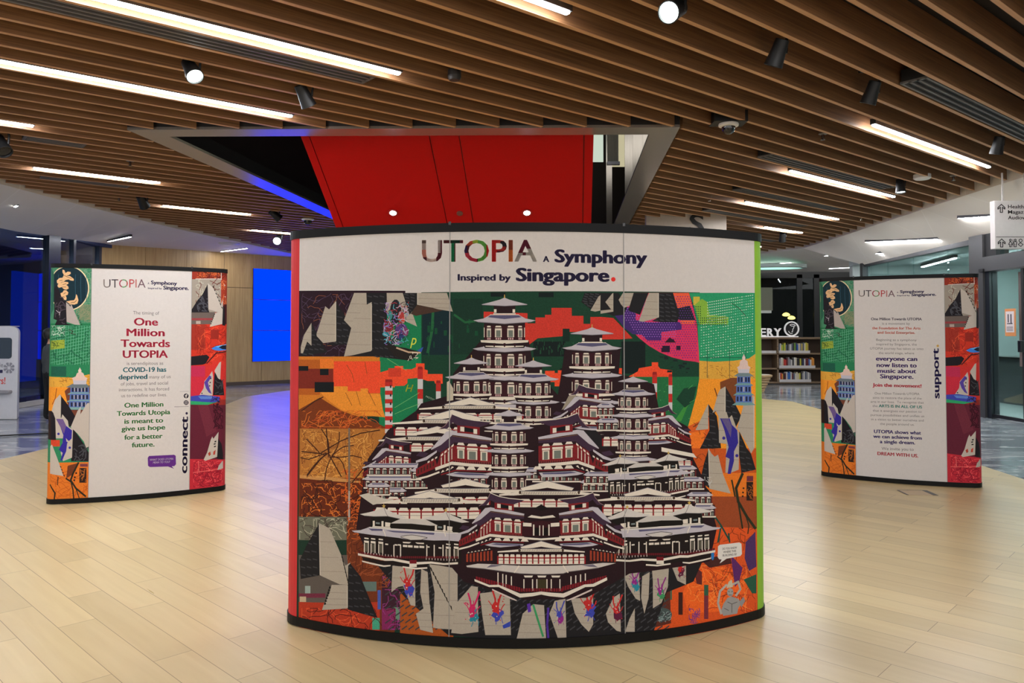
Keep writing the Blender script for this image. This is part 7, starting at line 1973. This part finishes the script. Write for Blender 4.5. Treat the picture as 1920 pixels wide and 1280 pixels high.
def side_stand(st, label, fill):
    S = Sheet(st)
    capw = math.pi*0.5*st.rc
    full = math.pi*st.rc
    S.poly((206, 200, 196), [(st.s1, st.z1), (st.s2, st.z1), (st.s2, st.z0), (st.s1, st.z0)], raw=True)
    S.poly((46, 132, 92), [(st.sL - full, st.z1), (st.s1, st.z1), (st.s1, st.z0), (st.sL - full, st.z0)], raw=True)
    S.poly((150, 46, 40), [(st.s2, st.z1), (st.sR + full, st.z1), (st.sR + full, st.z0), (st.s2, st.z0)], raw=True)
    side_art(S)
    S.map = st.pix
    fill(S)
    P = st.C - st.n*st.R
    root = empty('display_stand', (P.x, P.y, 0), label, 'display stand', 'curved display stands')
    stand_common(st, root)
    S.build('text_panel', root, st.s1, st.s2)
    S.build('collage_panel', root, st.sL - full*.999, st.s1 - 0.001)['label'] = 'teal and orange collage strip'
    S.build('collage_panel', root, st.s2 + 0.001, st.sR + full*.999)['label'] = 'red and maroon collage strip'
    for u in (st.s1, st.s2):
        strip(st, u - 0.002, u + 0.002, st.z0, st.z1, 0.0022, 0.012).build('panel_joint', mat('joint_silver', (150, 148, 146), 0.35, metal=0.3), root)
def left_text(S):
    logo(S, 194, 273, 539, 15.5, (283, 332, 532.5, 534.5), (277.5, 541.5, 303.5, 542), (306, 542.5, 354, 543.5))
    C1 = (208, 62, 88); TEAL = (58, 128, 138); GR = (70, 140, 78)
    T = S.text
    T(GREY, 'The timing of', 249.5, 589, 298.5, 590, 6.2)
    T(C1, 'One', 251, 609.5, 296.5, 610, 13.5, 0.034); T(C1, 'Million', 237, 629.5, 309, 630, 13.5, 0.034); T(C1, 'Towards', 226, 650, 319, 650.3, 13.5, 0.034); T(C1, 'UTOPIA', 230, 670.5, 315, 670.3, 13.5, 0.034)
    T(GREY, 'is serendipitous as', 238, 684, 306, 683.5, 6.0)
    T(TEAL, 'COVID-19 has', 230.5, 697.5, 312, 696.5, 8.6, 0.04); T(TEAL, 'deprived', 222, 711, 276.5, 710, 8.6, 0.04); T(GREY, 'many of us', 279.5, 709.5, 320, 708.5, 6.0)
    T(GREY, 'of jobs, travel and social', 226.5, 722.5, 315, 720.5, 6.0); T(GREY, 'interactions. It has forced', 223, 733.5, 317, 731.5, 6.0); T(GREY, 'us to redefine our lives.', 227.5, 744.5, 313, 742.5, 6.0)
    T(GR, 'One Million', 233, 764, 306.5, 761.5, 8.6, 0.036); T(GR, 'Towards Utopia', 219, 779.5, 319.5, 776, 8.6, 0.036); T(GR, 'is meant to', 233, 794, 306, 791.5, 8.6, 0.036); T(GR, 'give us hope', 227.5, 808, 310, 804.5, 8.6, 0.036); T(GR, 'for a better', 233, 824, 305, 821, 8.6, 0.036); T(GR, 'future.', 247, 838.5, 290, 836.5, 8.6, 0.036)
    S.poly((96, 44, 132), [(277, 858), (279.5, 854.5), (326, 852.2), (329.5, 854), (330, 870), (327, 873.5), (322, 874), (326.5, 878.6), (315, 874.3), (281, 875.3), (277.5, 873)])
    T((232, 222, 236), 'WHAT DOES UTOPIA', 281, 863.6, 325, 861.6, 3.7, 0.02, shear=0.25); T((232, 222, 236), 'MEAN TO YOU?', 286.5, 868.8, 319, 867.2, 3.7, 0.02, shear=0.25)
    S.line((110, 104, 110), [(327, 762.6), (353.5, 761.6)], 0.7); S.line((150, 146, 150), [(337.5, 734), (354, 733.5)], 0.6)
    S.disc((32, 26, 40), 349, 742, 4.7, 4.5); S.poly((206, 200, 196), [(348, 745.5), (348, 742.4), (346.6, 742.4), (346.6, 741), (348, 741), (348.2, 739.6), (350.2, 738.8), (351.4, 739), (351.2, 740.3), (349.9, 740.4), (349.7, 741), (351.2, 741), (351, 742.4), (349.7, 742.4), (349.7, 745.5)])
    S.disc((48, 42, 54), 349, 754.5, 4.7, 4.5)
    sq = [(346.6, 752.2), (351.4, 752), (351.4, 756.8), (346.6, 757), (346.6, 752.2)]; S.line((190, 184, 186), sq, 0.6); S.line((190, 184, 186), [(349 + 1.3*math.cos(t), 754.5 + 1.3*math.sin(t)) for t in [k*0.7 for k in range(10)]], 0.5)
    S.text((40, 32, 66), 'connect', 350.6, 887.3, 352.2, 780.5, 13.0, 0.036, rot=True); S.disc((40, 32, 66), 350.0, 774.6, 2.2, 2.4)
def right_text(S):
    logo(S, 1610, 1678, 555.8, 12, (1687.5, 1733, 549.2, 548.6), (1682, 555, 1706, 554.8), (1708.5, 555, 1755.5, 554.2))
    T = S.text; COR = (222, 120, 104); PURP = (76, 52, 120); RED = (206, 58, 76); TEAL = (62, 140, 128); NV = (64, 52, 116)
    T((84, 76, 92), 'One Million Towards UTOPIA', 1633, 600, 1728.5, 600.3, 4.7, 0.036); T(GREY, 'is a movement by', 1654, 608.4, 1706, 608.6, 4.3)
    T(COR, 'the Foundation for The Arts', 1635, 617, 1726, 617.6, 4.7, 0.036); T(COR, 'and Social Enterprise.', 1645, 625.3, 1716, 625.8, 4.7, 0.036)
    for s, x0, x1, y, d in (('Beginning as a symphony', 1643, 1718.5, 638.8, .6), ('inspired by Singapore, the', 1643, 1719, 647, .6), ('UTOPIA journey has taken us onto', 1631.5, 1731.5, 655, .8), ('the world stage, where', 1647.5, 1714, 663.4, .6)): T(GREY, s, x0, y, x1, y + d, 4.2)
    for s, x0, x1, y, d in (('everyone can', 1642, 1720, 675.6, .8), ('now listen to', 1643.5, 1719, 687.6, 1), ('music about', 1645, 1718, 698.4, 1), ('Singapore.', 1650, 1713, 708.8, 1)): T(PURP, s, x0, y, x1, y + d, 7.6, 0.042)
    T(RED, 'Join the movement!', 1636, 724.2, 1728, 726.6, 6.2, 0.045)
    for s, x0, x1, y, d in (('One Million Towards UTOPIA', 1640, 1724, 739.2, 1.2), ('aims to restore the place of the', 1636.5, 1728, 747.2, 1.6), ('arts in our lives.  To recognise that', 1632.5, 1732, 754.6, 2), ('the', 1636, 1645.5, 762.6, .2), ('that it energises our passion to', 1636.5, 1728, 771.4, 2.2), ('pursue possibilities and unifies us', 1632.5, 1733, 779.4, 2.6), ('in a vision to better ourselves and', 1633.5, 1732, 787.6, 2.6), ('the people around us.', 1650, 1714.5, 796.2, 1.6)): T(GREY, s, x0, y, x1, y + d, 4.2)
    T(TEAL, 'ARTS IS IN ALL OF US', 1647.5, 763, 1729, 765.4, 5.0, 0.042)
    for s, x0, x1, y, d in (('UTOPIA shows what', 1638.5, 1727, 811.4, 3), ('we can achieve from', 1637, 1728.5, 820.4, 3.6), ('a single dream.', 1649.5, 1716, 830.4, 2.4)): T(NV, s, x0, y, x1, y + d, 6.2, 0.042)
    T(GREY, 'We invite you to', 1653, 843.2, 1713, 845, 5.4); T((206, 72, 86), 'DREAM WITH US.', 1645, 852.6, 1722, 857.4, 6.0, 0.042)
    S.text((44, 36, 92), 'support', 1761.5, 747.0, 1759.6, 652.5, 12.0, 0.036, rot=True); S.disc((210, 168, 90), 1758.3, 648.2, 2.4, 2.4)
side_stand(LEFT, 'left curved display stand reading connect, white text panel between teal and red collage strips', left_text)
side_stand(Stand([(3.525, 8.65), (3.767, 8.47), (4.545, 8.08), (4.80, 8.03)], 0.09, 2.225, 0.05, 0.04), 'right curved display stand reading support, white text panel between teal and red collage strips', right_text)
